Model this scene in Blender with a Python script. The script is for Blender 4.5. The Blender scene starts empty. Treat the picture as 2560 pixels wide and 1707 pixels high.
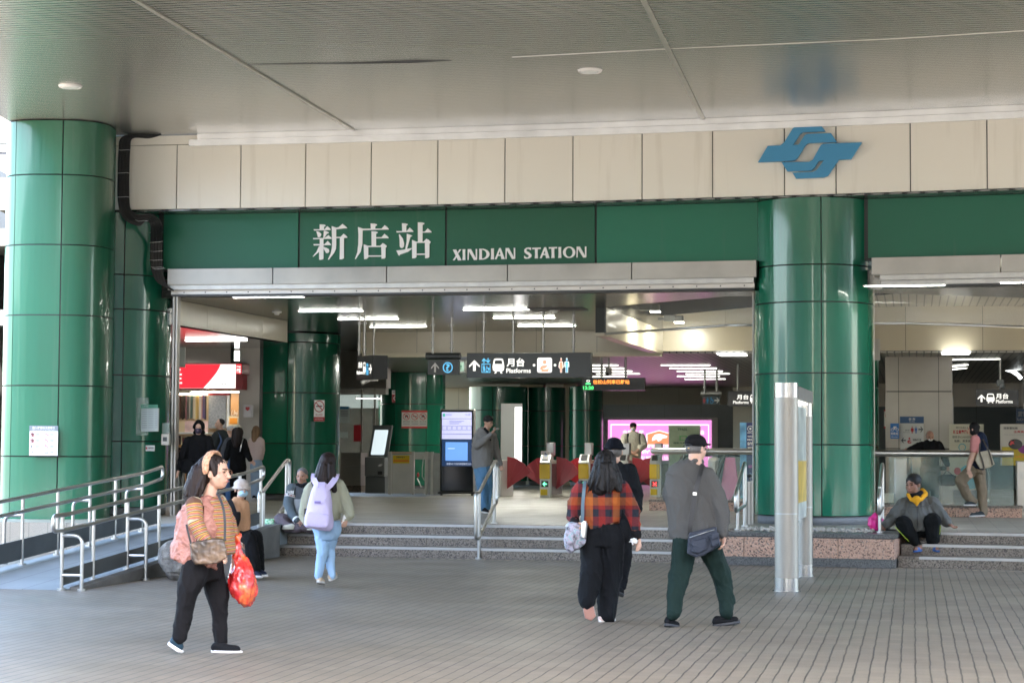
import bpy, bmesh, math, random
from mathutils import Vector, Matrix, noise
random.seed(7)
S = bpy.context.scene
COL = S.collection
# ---------------------------------------------------------------- camera
FPX = 70/36*2560; CX, CY, HC = 1280, 853.5, 1.58
PITCH = math.atan((1121-853.5)/FPX); ROLL = math.radians(0.31)
FW = Vector((0, math.cos(PITCH), math.sin(PITCH)))
_u = Vector((0, -math.sin(PITCH), math.cos(PITCH))); _r = Vector((1, 0, 0))
RT = _r*math.cos(ROLL)+_u*math.sin(ROLL); UP = _u*math.cos(ROLL)-_r*math.sin(ROLL)
cam = bpy.data.cameras.new('camera'); camo = bpy.data.objects.new('camera', cam); COL.objects.link(camo)
cam.lens = 70; cam.sensor_width = 36; cam.clip_end = 600; cam.clip_start = 0.1
camo.matrix_world = Matrix(((RT.x, UP.x, -FW.x, 0), (RT.y, UP.y, -FW.y, 0), (RT.z, UP.z, -FW.z, HC), (0, 0, 0, 1)))
S.camera = camo
cam.dof.use_dof = False; cam.dof.focus_distance = 24.0; cam.dof.aperture_fstop = 3.2
# ---------------------------------------------------------------- sky, sun, exposure
SUN_EL = math.radians(48)
w = bpy.data.worlds.new('World'); S.world = w; w.use_nodes = True
nt = w.node_tree; bg = nt.nodes['Background']; sk = nt.nodes.new('ShaderNodeTexSky')
sk.sky_type = 'NISHITA'; sk.sun_disc = False; sk.sun_elevation = SUN_EL; sk.sun_rotation = math.radians(171.4)
sk.dust_density = 2.0; sk.air_density = 1.0; sk.ozone_density = 1.0
nt.links.new(sk.outputs[0], bg.inputs[0]); bg.inputs[1].default_value = 0.15
sd = bpy.data.lights.new('sun', 'SUN'); so = bpy.data.objects.new('sun', sd); COL.objects.link(so)
sd.energy = 3.0; sd.angle = math.radians(0.5); sd.color = (1, 0.955, 0.885)
# high sun behind the camera: it lights the open square, the canopy area is lit by sky and bounce
sdir = Vector((-0.10, 0.66, -0.74)); so.rotation_euler = sdir.to_track_quat('-Z', 'Y').to_euler()
S.view_settings.view_transform = 'Standard'; S.view_settings.look = 'None'
S.view_settings.exposure = 4.0; S.view_settings.gamma = 1.0
try:
    S.cycles.use_denoising = True; S.cycles.max_bounces = 8; S.cycles.diffuse_bounces = 4; S.cycles.glossy_bounces = 4
    S.cycles.transmission_bounces = 6; S.cycles.transparent_max_bounces = 8
    S.cycles.sample_clamp_indirect = 4.0; S.cycles.filter_width = 1.6; S.cycles.caustics_reflective = False; S.cycles.caustics_refractive = False
except Exception: pass

# ---------------------------------------------------------------- projection helpers (photo pixel -> world)
O = Vector((0, 0, HC))
def ray(x, y): return FW+RT*((x-CX)/FPX)-UP*((y-CY)/FPX)
def at(x, y, Z): d = ray(x, y); return O+d*(Z/d.y)
def G(x, y, h=0.0): d = ray(x, y); return O+d*((h-HC)/d.z)
def FZ(x): return 31.39-0.233*x-0.00666*x*x
def nrm(x):
    n = Vector((0.233+0.01332*x, 1.0, 0)); return n.normalized()
def fac(x, d=0.0, z=0.0):
    n = nrm(x); return Vector((x+n.x*d, FZ(x)+n.y*d, z))
def ang(x): n = nrm(x); return -math.atan2(n.x, n.y)      # rotation z of something lying along the facade at x
BA = -math.radians(11.4)                                   # building grid rotation
BU = Vector((math.sin(-BA), math.cos(-BA), 0)); BR = Vector((math.cos(BA), math.sin(BA), 0))

# ---------------------------------------------------------------- materials
MATS = {}
def mat(name, col=(.5, .5, .5), rough=.5, metal=0.0, coat=0.0, emit=None, es=1.0, spec=.5, var=0.0, vscale=3.0, bump=0.0, bscale=40.0, alpha=1.0, trans=0.0, bz=1.0, rvar=0.0, coatr=.05):
    if name in MATS: return MATS[name]
    m = bpy.data.materials.new(name); m.use_nodes = True; n = m.node_tree.nodes; l = m.node_tree.links
    b = n['Principled BSDF']; b.inputs['Base Color'].default_value = (*col, 1); b.inputs['Roughness'].default_value = rough
    b.inputs['Metallic'].default_value = metal; b.inputs['Specular IOR Level'].default_value = spec
    b.inputs['Coat Weight'].default_value = coat; b.inputs['Coat Roughness'].default_value = coatr
    b.inputs['Alpha'].default_value = alpha; b.inputs['Transmission Weight'].default_value = trans
    if emit: b.inputs['Emission Color'].default_value = (*emit, 1); b.inputs['Emission Strength'].default_value = es*.077
    tc = None
    if var or bump or rvar:
        tc = n.new('ShaderNodeTexCoord'); mp = n.new('ShaderNodeMapping'); mp.inputs['Scale'].default_value = (1, 1, bz)
        l.new(tc.outputs['Object'], mp.inputs[0])
    if var or rvar:
        nz = n.new('ShaderNodeTexNoise'); nz.inputs['Scale'].default_value = vscale; nz.inputs['Detail'].default_value = 5
        l.new(mp.outputs[0], nz.inputs[0])
    if var:
        mx = n.new('ShaderNodeMix'); mx.data_type = 'RGBA'; mx.blend_type = 'MULTIPLY'; mx.inputs[0].default_value = 1
        cr = n.new('ShaderNodeMapRange'); cr.inputs['From Min'].default_value = .3; cr.inputs['From Max'].default_value = .7
        cr.inputs['To Min'].default_value = 1-var; cr.inputs['To Max'].default_value = 1+var
        l.new(nz.outputs['Fac'], cr.inputs[0]); mx.inputs[6].default_value = (*col, 1); l.new(cr.outputs[0], mx.inputs[7]); l.new(mx.outputs[2], b.inputs['Base Color'])
    if rvar:
        c2 = n.new('ShaderNodeMapRange'); c2.inputs['From Min'].default_value = .3; c2.inputs['From Max'].default_value = .7
        c2.inputs['To Min'].default_value = max(0.02, rough-rvar); c2.inputs['To Max'].default_value = rough+rvar
        l.new(nz.outputs['Fac'], c2.inputs[0]); l.new(c2.outputs[0], b.inputs['Roughness'])
    if bump:
        n2 = n.new('ShaderNodeTexNoise'); n2.inputs['Scale'].default_value = bscale; n2.inputs['Detail'].default_value = 3
        l.new(mp.outputs[0], n2.inputs[0]); bp = n.new('ShaderNodeBump'); bp.inputs['Strength'].default_value = bump; bp.inputs['Distance'].default_value = .02
        l.new(n2.outputs['Fac'], bp.inputs['Height']); l.new(bp.outputs[0], b.inputs['Normal'])
    MATS[name] = m; return m
class NB:                                                    # tiny node builder
    def __init__(s, name, rough=.5, metal=0.0):
        s.m = bpy.data.materials.new(name); s.m.use_nodes = True; s.n = s.m.node_tree.nodes; s.l = s.m.node_tree.links
        s.b = s.n['Principled BSDF']; s.b.inputs['Roughness'].default_value = rough; s.b.inputs['Metallic'].default_value = metal
        s.tc = s.n.new('ShaderNodeTexCoord'); s.sx = s.n.new('ShaderNodeSeparateXYZ'); s.l.new(s.tc.outputs['Object'], s.sx.inputs[0])
        s.X, s.Y, s.Z = s.sx.outputs; MATS[name] = s.m
    def M(s, op, a, b=None, c=None):
        k = s.n.new('ShaderNodeMath'); k.operation = op
        for i, v in enumerate((a, b, c)):
            if v is None: continue
            if isinstance(v, (int, float)): k.inputs[i].default_value = v
            else: s.l.new(v, k.inputs[i])
        return k.outputs[0]
    def noise(s, scale=5, detail=4, vec=None, rough=.5):
        k = s.n.new('ShaderNodeTexNoise'); k.inputs['Scale'].default_value = scale; k.inputs['Detail'].default_value = detail; k.inputs['Roughness'].default_value = rough
        s.l.new(vec or s.tc.outputs['Object'], k.inputs[0]); return k.outputs['Fac']
    def voro(s, scale):
        k = s.n.new('ShaderNodeTexVoronoi'); k.inputs['Scale'].default_value = scale; s.l.new(s.tc.outputs['Object'], k.inputs[0]); return k.outputs['Color']
    def scl(s, sc):
        k = s.n.new('ShaderNodeMapping'); k.inputs['Scale'].default_value = sc; s.l.new(s.tc.outputs['Object'], k.inputs[0]); return k.outputs[0]
    def rng(s, v, a, b, c, d):
        k = s.n.new('ShaderNodeMapRange'); s.l.new(v, k.inputs[0])
        for i, q in enumerate((a, b, c, d)): k.inputs[i+1].default_value = q
        return k.outputs[0]
    def mix(s, f, a, b, mode='MIX'):
        k = s.n.new('ShaderNodeMix'); k.data_type = 'RGBA'; k.blend_type = mode
        for i, v in ((0, f), (6, a), (7, b)):
            if isinstance(v, (int, float)): k.inputs[i].default_value = v if i == 0 else (v, v, v, 1)
            elif isinstance(v, tuple): k.inputs[i].default_value = (*v, 1)
            else: s.l.new(v, k.inputs[i])
        return k.outputs[2]
    def ramp(s, f, stops, const=False):
        k = s.n.new('ShaderNodeValToRGB'); s.l.new(f, k.inputs[0]); e = k.color_ramp.elements
        if const: k.color_ramp.interpolation = 'CONSTANT'
        while len(e) < len(stops): e.new(.5)
        for i, (p, c) in enumerate(stops): e[i].position = p; e[i].color = (*c, 1)
        return k.outputs[0]
    def out(s, col=None, rough=None, height=None, hs=.3, dist=.01, emis=None, es=1.0):
        if col is not None: s.l.new(col, s.b.inputs['Base Color'])
        if rough is not None: s.l.new(rough, s.b.inputs['Roughness'])
        if emis is not None: s.l.new(emis, s.b.inputs['Emission Color']); s.b.inputs['Emission Strength'].default_value = es
        if height is not None:
            k = s.n.new('ShaderNodeBump'); k.inputs['Strength'].default_value = hs; k.inputs['Distance'].default_value = dist
            s.l.new(height, k.inputs['Height']); s.l.new(k.outputs[0], s.b.inputs['Normal'])
        return s.m

# ---------------------------------------------------------------- object helpers
def thing(name, label, cat, loc=(0, 0, 0), rotz=0.0, group=None):
    o = bpy.data.objects.new(name, None); o.empty_display_size = .1; COL.objects.link(o)
    o.location = loc; o.rotation_euler = (0, 0, rotz); o['label'] = label; o['category'] = cat
    if group: o['group'] = group
    return o
def tag(o, label, cat, group=None):
    o['label'] = label; o['category'] = cat
    if group: o['group'] = group
    return o
def fin(name, bm, m, parent=None, smooth=False, kind=None, loc=None, rotz=0.0, label=None):
    me = bpy.data.meshes.new(name); bmesh.ops.recalc_face_normals(bm, faces=bm.faces[:]); bm.to_mesh(me); bm.free()
    if isinstance(m, (list, tuple)):
        for q in m: me.materials.append(q)
    else: me.materials.append(m)
    if smooth:
        for p in me.polygons: p.use_smooth = True
        me.set_sharp_from_angle(angle=math.radians(38))
    o = bpy.data.objects.new(name, me); COL.objects.link(o)
    if parent is not None: o.parent = parent
    if loc is not None: o.location = loc
    if rotz: o.rotation_euler = (0, 0, rotz)
    if kind: o['kind'] = kind
    if label: o['label'] = label
    return o
def B(): return bmesh.new()
def box(bm, x0, x1, y0, y1, z0, z1, bev=0.0, mi=0):
    t = bmesh.new(); bmesh.ops.create_cube(t, size=1.0)
    for v in t.verts: v.co = Vector((x0+(v.co.x+.5)*(x1-x0), y0+(v.co.y+.5)*(y1-y0), z0+(v.co.z+.5)*(z1-z0)))
    if bev: bmesh.ops.bevel(t, geom=t.edges[:], offset=bev, segments=2, affect='EDGES', profile=.6)
    for f in t.faces: f.material_index = mi
    merge(bm, t)
def merge(bm, t, M=None):
    if M is not None: t.transform(M)
    vm = {}
    for v in t.verts: vm[v] = bm.verts.new(v.co)
    for f in t.faces:
        try:
            nf = bm.faces.new([vm[v] for v in f.verts]); nf.material_index = f.material_index; nf.smooth = f.smooth
        except ValueError: pass
    t.free()
def ring(bm, c, ax, r, seg, r2=None, rv=None):
    ax = ax.normalized()
    if rv is None: rv = Vector((0, 0, 1)) if abs(ax.z) < .9 else Vector((1, 0, 0))
    a = (rv-ax*rv.dot(ax)).normalized(); b = ax.cross(a)
    r2 = r if r2 is None else r2
    return [bm.verts.new(c+a*(r*math.cos(2*math.pi*i/seg))+b*(r2*math.sin(2*math.pi*i/seg))) for i in range(seg)]
def bridge(bm, A, Bq, mi=0, smooth=True):
    n = len(A)
    for i in range(n):
        f = bm.faces.new((A[i], A[(i+1) % n], Bq[(i+1) % n], Bq[i])); f.material_index = mi; f.smooth = smooth
def cyl(bm, p, q, r, seg=16, r2=None, mi=0, cap=True):
    p = Vector(p); q = Vector(q); A = ring(bm, p, q-p, r, seg); C = ring(bm, q, q-p, r if r2 is None else r2, seg); bridge(bm, A, C, mi)
    if cap:
        for R_ in (A[::-1], C): f = bm.faces.new(R_); f.material_index = mi
def tube(bm, pts, r, seg=10, closed=False, mi=0):
    pts = [Vector(p) for p in pts]; n = len(pts); rings = []; prev = None
    for i, p in enumerate(pts):
        if closed: t = (pts[(i+1) % n]-pts[i-1])
        else: t = pts[min(i+1, n-1)]-pts[max(i-1, 0)]
        t.normalize()
        if prev is None:
            a = Vector((0, 0, 1)) if abs(t.z) < .9 else Vector((1, 0, 0)); prev = (a-t*a.dot(t)).normalized()
        else:
            prev = (prev-t*prev.dot(t)); prev = prev.normalized() if prev.length > 1e-6 else Vector((1, 0, 0))
        rr = r[i] if isinstance(r, (list, tuple)) else r
        b = t.cross(prev); rings.append([bm.verts.new(p+prev*(rr*math.cos(2*math.pi*k/seg))+b*(rr*math.sin(2*math.pi*k/seg))) for k in range(seg)])
    for i in range(n-1): bridge(bm, rings[i], rings[i+1], mi)
    if closed: bridge(bm, rings[-1], rings[0], mi)
    else:
        for R_ in (rings[0][::-1], rings[-1]):
            f = bm.faces.new(R_); f.material_index = mi
def rnd(pts, rad=.06, n=5, closed=False):                     # round the corners of a polyline
    P = [Vector(p) for p in pts]; o = []; N = len(P)
    for i in range(N):
        if not closed and i in (0, N-1): o.append(P[i]); continue
        a, b, c = P[i-1], P[i], P[(i+1) % N]; d1 = (a-b); d2 = (c-b); r = min(rad, d1.length*.45, d2.length*.45)
        s = b+d1.normalized()*r; e = b+d2.normalized()*r
        for k in range(n+1):
            t = k/n; o.append(s*(1-t)**2+b*2*t*(1-t)+e*t*t)
    return o
def ell(bm, c, r, seg=16, R_=None, mi=0):
    t = bmesh.new(); bmesh.ops.create_uvsphere(t, u_segments=seg, v_segments=max(6, seg//2), radius=1)
    M = Matrix.Translation(c) @ ((R_.to_4x4() if R_ is not None else Matrix.Identity(4)) @ Matrix.Diagonal((*r, 1)))
    for f in t.faces: f.smooth = True; f.material_index = mi
    merge(bm, t, M)
from mathutils.geometry import tessellate_polygon
def capfaces(bm, V, P2, mi=0, flip=False):
    for t in tessellate_polygon([[Vector((x, z, 0)) for x, z in P2]]):
        try: f = bm.faces.new([V[i] for i in (t[::-1] if flip else t)]); f.material_index = mi
        except ValueError: pass
def prism(bm, pts, y0, y1, mi=0):                             # polygon in local x,z extruded along y
    A = [bm.verts.new((x, y0, z)) for x, z in pts]; C = [bm.verts.new((x, y1, z)) for x, z in pts]
    capfaces(bm, A, pts, mi); capfaces(bm, C, pts, mi, True)
    n = len(pts)
    for i in range(n):
        f = bm.faces.new((A[i], C[i], C[(i+1) % n], A[(i+1) % n])); f.material_index = mi
def curve2d(name, polys, m, parent, y=0.0, thick=.004):       # filled 2D outlines with holes, local x,z
    cu = bpy.data.curves.new('tmp', 'CURVE'); cu.dimensions = '2D'; cu.fill_mode = 'BOTH'; cu.extrude = thick/2
    for P in polys:
        sp = cu.splines.new('POLY'); sp.points.add(len(P)-1); sp.use_cyclic_u = True
        for i, (x, z) in enumerate(P): sp.points[i].co = (x, z, 0, 1)
    return conv(name, cu, m, parent, Matrix.Translation((0, y, 0)) @ Matrix.Rotation(math.pi/2, 4, 'X'))
def conv(name, cu, m, parent, M=None, fit=None):
    to = bpy.data.objects.new('tmp', cu); COL.objects.link(to); dg = bpy.context.evaluated_depsgraph_get(); dg.update()
    me = bpy.data.meshes.new_from_object(to.evaluated_get(dg)); bpy.data.objects.remove(to); bpy.data.curves.remove(cu)
    me.name = name
    if fit:                                                   # fit = (x0, x1, z0, z1) in local plane
        xs = [v.co.x for v in me.vertices]; ys = [v.co.y for v in me.vertices]
        if xs:
            ax, bx, ay, by = min(xs), max(xs), min(ys), max(ys); x0, x1, z0, z1 = fit
            for v in me.vertices:
                v.co.x = x0+(v.co.x-ax)/max(1e-6, bx-ax)*(x1-x0); v.co.y = z0+(v.co.y-ay)/max(1e-6, by-ay)*(z1-z0)
    if M is not None: me.transform(M)
    me.materials.clear(); me.materials.append(m)
    o = bpy.data.objects.new(name, me); COL.objects.link(o); o.parent = parent; return o
def text(body, fit, m, parent, y=-.004, name='lettering', bold=0.0, thick=.002, shear=0.0):
    cu = bpy.data.curves.new('tmp', 'FONT'); cu.body = body; cu.size = 1; cu.extrude = thick/2; cu.offset = bold; cu.shear = shear; cu.resolution_u = 3
    return conv(name, cu, m, parent, Matrix.Translation((0, y, 0)) @ Matrix.Rotation(math.pi/2, 4, 'X'), fit)
def joinparts(name, objs, parent, label=None):                # merge meshes of parts that are one part (keeps materials)
    bm = bmesh.new(); ms = []
    for o in objs:
        t = bmesh.new(); t.from_mesh(o.data); idx = []
        for q in o.data.materials:
            if q not in ms: ms.append(q)
            idx.append(ms.index(q))
        for f in t.faces: f.material_index = idx[f.material_index] if idx else 0
        merge(bm, t); me = o.data; bpy.data.objects.remove(o); bpy.data.meshes.remove(me)
    me = bpy.data.meshes.new(name); bm.to_mesh(me); bm.free()
    for q in ms: me.materials.append(q)
    o = bpy.data.objects.new(name, me); COL.objects.link(o); o.parent = parent
    if label: o['label'] = label
    return o
def lp(o, x, y, off=0.0):                                     # photo pixel -> local (x, z) on the plane y=off of thing o
    c, s = math.cos(o.rotation_euler[2]), math.sin(o.rotation_euler[2]); n = Vector((-s, c, 0)); r = Vector((c, s, 0)); L = Vector(o.location)
    d = ray(x, y); t = (L+n*off-O).dot(n)/d.dot(n); p = O+d*t-L
    return (p.dot(r), p.z)
def lbox(o, x0, y0, x1, y1, off=0.0):                         # photo rectangle -> local fit
    a = lp(o, x0, y1, off); b = lp(o, x1, y0, off); return (a[0], b[0], a[1], b[1])
def dup(root, loc, rotz=None, label=None, group=None):
    r = root.copy(); COL.objects.link(r); r.location = loc
    if rotz is not None: r.rotation_euler = (0, 0, rotz)
    if label: r['label'] = label
    if group: r['group'] = group
    def rec(src, dst):
        for ch in list(src.children):
            c = ch.copy(); COL.objects.link(c); c.parent = dst; rec(ch, c)
    rec(root, r); return r
def circ(cx, cz, r, n=24, r2=None): return [(cx+r*math.cos(2*math.pi*i/n), cz+(r2 or r)*math.sin(2*math.pi*i/n)) for i in range(n)]

# ---------------------------------------------------------------- shared materials
STEEL = mat('stainless_steel', (.46, .46, .44), .30, .95)
STEELB = mat('brushed_steel', (.40, .385, .35), .40, .85, var=.08, vscale=3, rvar=.06)
STEELD = mat('dull_steel', (.36, .36, .34), .42, .9, var=.12, vscale=5)
BLACK = mat('black_plastic', (.012, .013, .014), .35)
BLKM = mat('black_metal', (.02, .022, .022), .45)
DGREY = mat('dark_grey_metal', (.055, .062, .062), .42, .3, var=.05)
WHITE = mat('white_paint', (.78, .78, .76), .45)
WHITEG = mat('white_gloss', (.8, .8, .8), .3)
SIGNW = mat('lit_white', (.8, .8, .76), .4, emit=(1, .98, .9), es=1.1)
SIGNB = mat('lit_blue', (.1, .45, .7), .4, emit=(.12, .50, .85), es=.9)
SIGNO = mat('lit_salmon', (.8, .3, .2), .4, emit=(.95, .33, .2), es=.9)
SIGNK = mat('sign_face_dark', (.028, .036, .036), .28, var=.05)
SIGNF = mat('unlit_white_print', (.72, .72, .7), .5)
RED = mat('red_print', (.55, .035, .03), .45)
DRED = mat('dark_red_print', (.40, .02, .03), .45)
BLUEP = mat('blue_print', (.02, .12, .42), .45)
INK = mat('ink_print', (.06, .07, .08), .6)
INKG = mat('grey_print', (.28, .30, .33), .6)
YEL = mat('yellow_print', (.75, .55, .02), .4)
CREAMP = mat('cream_print', (.62, .58, .42), .5)
RUBBER = mat('black_rubber', (.015, .015, .015), .6)
# ================================================================ SETTING
# pavement: long strips of tile with faint cross joints
n = NB('pavement_tiles', .55)
wob = n.M('MULTIPLY', n.M('SUBTRACT', n.noise(2.3, 3), .5), .030)
wx = n.M('ADD', n.X, wob)
strip = n.M('MULTIPLY', wx, 1/.107); fr = n.M('FRACT', strip); idn = n.M('FLOOR', strip)
jl = n.M('LESS_THAN', fr, .105)
idn2 = n.M('FRACT', n.M('MULTIPLY', n.M('SINE', n.M('MULTIPLY', idn, 12.9898)), 43758.5))
yy = n.M('MULTIPLY', n.M('ADD', n.Y, n.M('MULTIPLY', idn2, .4)), 1/.21); fy = n.M('FRACT', yy); idy = n.M('FLOOR', yy)
jc = n.M('LESS_THAN', fy, .03)
tv = n.M('FRACT', n.M('MULTIPLY', n.M('SINE', n.M('ADD', n.M('MULTIPLY', idy, 7.13), n.M('MULTIPLY', idn, 3.71))), 9173.3))
base = n.ramp(n.noise(.35, 5), [(.3, (.165, .135, .098)), (.7, (.225, .188, .140))])
base = n.mix(n.rng(tv, 0, 1, 0, .38), base, (.10, .088, .068))
base = n.mix(n.rng(n.noise(60, 3), .35, .65, 0, .18), base, (.26, .23, .19))
col = n.mix(n.M('MULTIPLY', jc, .5), base, (.05, .047, .042)); col = n.mix(n.M('MULTIPLY', jl, .9), col, (.03, .028, .025))
PAVE = n.out(col, rough=n.rng(n.noise(.8, 4), .3, .7, .42, .6), height=n.M('SUBTRACT', 1.0, n.M('MAXIMUM', jl, n.M('MULTIPLY', jc, .4))), hs=.5, dist=.006)
n = NB('station_floor_tiles', .35)
fx = n.M('FRACT', n.M('MULTIPLY', n.X, 1/.30)); fy = n.M('FRACT', n.M('MULTIPLY', n.Y, 1/.30))
jt = n.M('MAXIMUM', n.M('LESS_THAN', fx, .028), n.M('MULTIPLY', n.M('LESS_THAN', fy, .02), .6))
base = n.ramp(n.noise(.5, 5), [(.3, (.27, .25, .205)), (.7, (.345, .322, .27))])
col = n.mix(n.M('MULTIPLY', jt, .8), base, (.07, .065, .055))
FLOOR = n.out(col, rough=n.rng(n.noise(1.2, 4), .3, .7, .32, .46), height=n.M('SUBTRACT', 1.0, jt), hs=.3, dist=.003)
bm = B(); box(bm, -80, 80, -60, 95, -.5, 0); fin('pavement', bm, PAVE, kind='structure', rotz=BA)
# granite kinds
def granite(name, cols, sc=160, rough=.45):
    n = NB(name, rough); sp = n.n.new('ShaderNodeSeparateColor'); n.l.new(n.voro(sc), sp.inputs[0])
    c = n.ramp(sp.outputs[0], cols, True)
    c = n.mix(n.rng(n.noise(1.6, 5), .3, .75, 0, .5), c, tuple(x*.55 for x in cols[1][1]))
    return n.out(c)
GRAN = granite('grey_brown_granite', [(0, (.05, .042, .034)), (.22, (.22, .18, .14)), (.55, (.27, .225, .175)), (.8, (.14, .11, .085))], 75)
GRANP = granite('pink_granite', [(0, (.07, .05, .04)), (.16, (.50, .29, .20)), (.5, (.60, .38, .27)), (.78, (.42, .25, .17)), (.92, (.20, .17, .14))], 60)
GRAND = granite('dark_granite', [(0, (.05, .05, .048)), (.3, (.11, .11, .105)), (.7, (.15, .145, .135))], 90, .35)
def arc_slab(bm, x0, x1, d0, d1, z0, z1, n=24, mi=0):
    """solid slab following the curved facade between two offsets"""
    prev = None
    for i in range(n+1):
        x = x0+(x1-x0)*i/n; q = [bm.verts.new(fac(x, d0, z0)), bm.verts.new(fac(x, d1, z0)), bm.verts.new(fac(x, d1, z1)), bm.verts.new(fac(x, d0, z1))]
        if prev:
            for k in range(4):
                f = bm.faces.new((prev[k], prev[(k+1) % 4], q[(k+1) % 4], q[k])); f.material_index = mi
        else: bm.faces.new(q).material_index = mi
        prev = q
    bm.faces.new(prev[::-1]).material_index = mi
# upper station floor (0.45 m up) as one slab behind the steps, plus its tactile edge
FL = .45
bm = B(); arc_slab(bm, -4.5, 11, -1.55, 44, 0.004, FL, 40); box_ = None
o = fin('station_floor', bm, FLOOR, kind='structure')
# give the floor object a rotated frame so tiles follow the building grid
def reframe(o, rz):
    R = Matrix.Rotation(-rz, 4, 'Z'); o.data.transform(R); o.rotation_euler = (0, 0, rz)
reframe(o, BA)
bm = B(); box(bm, -6.0, 2.4, -1.5, 16, .0, FL-.002); fin('side_landing', bm, FLOOR, kind='structure', loc=(-6.6, 31.2, 0), rotz=BA)
# steps
def steps(name, xa, xb, label, dark=False):
    t = thing(name, label, 'steps', fac((xa+xb)/2, -2.7, 0))
    L = Vector(t.location)
    def put(nm, f, m):
        b = B(); f(b); bmesh.ops.translate(b, verts=b.verts[:], vec=-L); return fin(nm, b, m, t)
    for k, d in enumerate((-2.75, -2.33, -1.91)):
        z1 = .15*(k+1)
        for (a, c) in blocks(xa, xb, .17*k):
            put('riser_stone', lambda b, a=a, c=c: arc_slab(b, a+.003, c-.003, d, d+.44 if k < 2 else d+.40, max(.002, z1-.15), z1-.003*0-.001, 3), GRAN)
        put('nosing', lambda b: arc_slab(b, xa+(.28 if xa > 0 else .12), xb-.05, d-.012, d+.055, z1-.033, z1+.004, 20), NOSE)
    return t
def blocks(xa, xb, off):
    out = []; x = xa; nx = xa+.9-off
    while x < xb-1e-3: out.append((x, min(nx, xb))); x = nx; nx += .92
    return out
NOSE = mat('aluminium_nosing', (.42, .41, .39), .4, .55, var=.06)
steps('entrance_steps', -3.3, 3.68, 'three granite steps with pale metal nosings between the ramp and the pink granite planter')
steps('entrance_steps', 6.07, 10.4, 'three dark granite steps right of the planter, where the man in the yellow hood sits')
# tactile / dotted strips
TACT = mat('dotted_beige_tiles', (.42, .34, .25), .6)
for (a, c, d, z) in ((-3.1, 3.6, -2.98, .004), (6.1, 10.3, -3.02, .004), (-3.1, 3.4, -1.62, FL+.004), (5.9, 10.3, -1.62, FL+.004)):
    bm = B(); x = a
    while x < c:
        arc_slab(bm, x, x+.06, d, d+.07, z-.003, z, 1); x += .12
    o = fin('tactile_strip', bm, TACT, kind='structure')
# planter block at the foot of the big column
t = thing('granite_planter', 'pink granite planter block with a dark base course under the big green column', 'planter', fac(4.88, -2.9, 0)); L = Vector(t.location)
def put(t, nm, f, m, **k):
    L = Vector(t.location); b = B(); f(b); bmesh.ops.translate(b, verts=b.verts[:], vec=-L); return fin(nm, b, m, t, **k)
put(t, 'base_course', lambda b: arc_slab(b, 3.69, 6.06, -2.97, -1.2, .002, .115, 8), GRAND)
for a, c in ((3.70, 4.02), (4.024, 4.96), (4.964, 5.30), (5.304, 6.05)):
    put(t, 'stone_panel', lambda b, a=a, c=c: arc_slab(b, a, c-.004, -2.955, -1.25, .117, .385, 3), GRANP)
put(t, 'coping', lambda b: arc_slab(b, 3.695, 6.055, -2.95, -2.60, .40, .452, 8), GRAND)
put(t, 'joint', lambda b: arc_slab(b, 3.71, 6.04, -2.94, -1.3, .386, .399, 8), BLKM)
put(t, 'bed', lambda b: arc_slab(b, 3.71, 6.04, -2.595, -1.56, .40, .445, 8), GRAND)
# pebbles
PEB = mat('white_pebbles', (.46, .42, .36), .7, var=.3, vscale=8)
bm = B(); random.seed(3)
for i in range(420):
    x = random.uniform(3.9, 5.7); d = random.uniform(-2.55, -1.5)
    p = fac(x, d, .455+random.uniform(0, .018))
    tt = bmesh.new(); bmesh.ops.create_icosphere(tt, subdivisions=1, radius=1)
    r = random.uniform(.018, .036); M = Matrix.Translation(p) @ Matrix.Rotation(random.uniform(0, 6), 4, Vector((random.random(), random.random(), 1)).normalized()) @ Matrix.Diagonal((r, r*random.uniform(.6, 1), r*random.uniform(.5, .8), 1))
    merge(bm, tt, M)
o = fin('pebbles', bm, PEB, smooth=True); o['kind'] = 'stuff'; tag(o, 'white pebbles scattered around the foot of the column', 'pebbles')

# ---------------------------------------------------------------- canopy ceiling (linear metal slats)
def slatmat(name, axis, pitch, col, dark, gap=.14, metal=.75, rough=.24, cross=None):
    n = NB(name, rough, metal); c = n.Y if axis == 'y' else n.X
    q = n.M('MULTIPLY', c, 1/pitch); f = n.M('FRACT', q); j = n.rng(n.M('ABSOLUTE', n.M('SUBTRACT', f, .5)), gap*.35, gap*.95, 1, 0); idn = n.M('FLOOR', q)
    tv = n.M('FRACT', n.M('MULTIPLY', n.M('SINE', n.M('MULTIPLY', idn, 12.9898)), 43758.5))
    base = n.mix(n.rng(tv, 0, 1, 0, .16), col, tuple(v*.8 for v in col)); base = n.mix(n.rng(n.noise(.35, 3), .35, .7, 0, .10), base, tuple(v*.8 for v in col))
    cc = n.mix(j, base, dark)
    return n.out(cc, rough=None, height=None)
SLAT = slatmat('canopy_slats', 'y', .118, (.465, .468, .435), (.045, .047, .043), gap=.20, rough=.27, metal=.55)
CZ = 6.69
bm = B(); N = 40
fr = []; bk = []
for i in range(N+1):
    x = -7.9+24*i/N
    bk.append(bm.verts.new(fac(x, .02, CZ))); fr.append(bm.verts.new((x-1.0, 7.0, CZ)))
for i in range(N): bm.faces.new((fr[i], fr[i+1], bk[i+1], bk[i]))
ge = bmesh.ops.extrude_face_region(bm, geom=bm.faces[:]); bmesh.ops.translate(bm, vec=(0, 0, .5), verts=[v for v in ge['geom'] if isinstance(v, bmesh.types.BMVert)])
o = fin('canopy_ceiling', bm, SLAT, kind='structure'); reframe(o, BA)
TRIM = mat('trim_beige_metal', (.50, .49, .45), .35, .5, var=.06)
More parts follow.
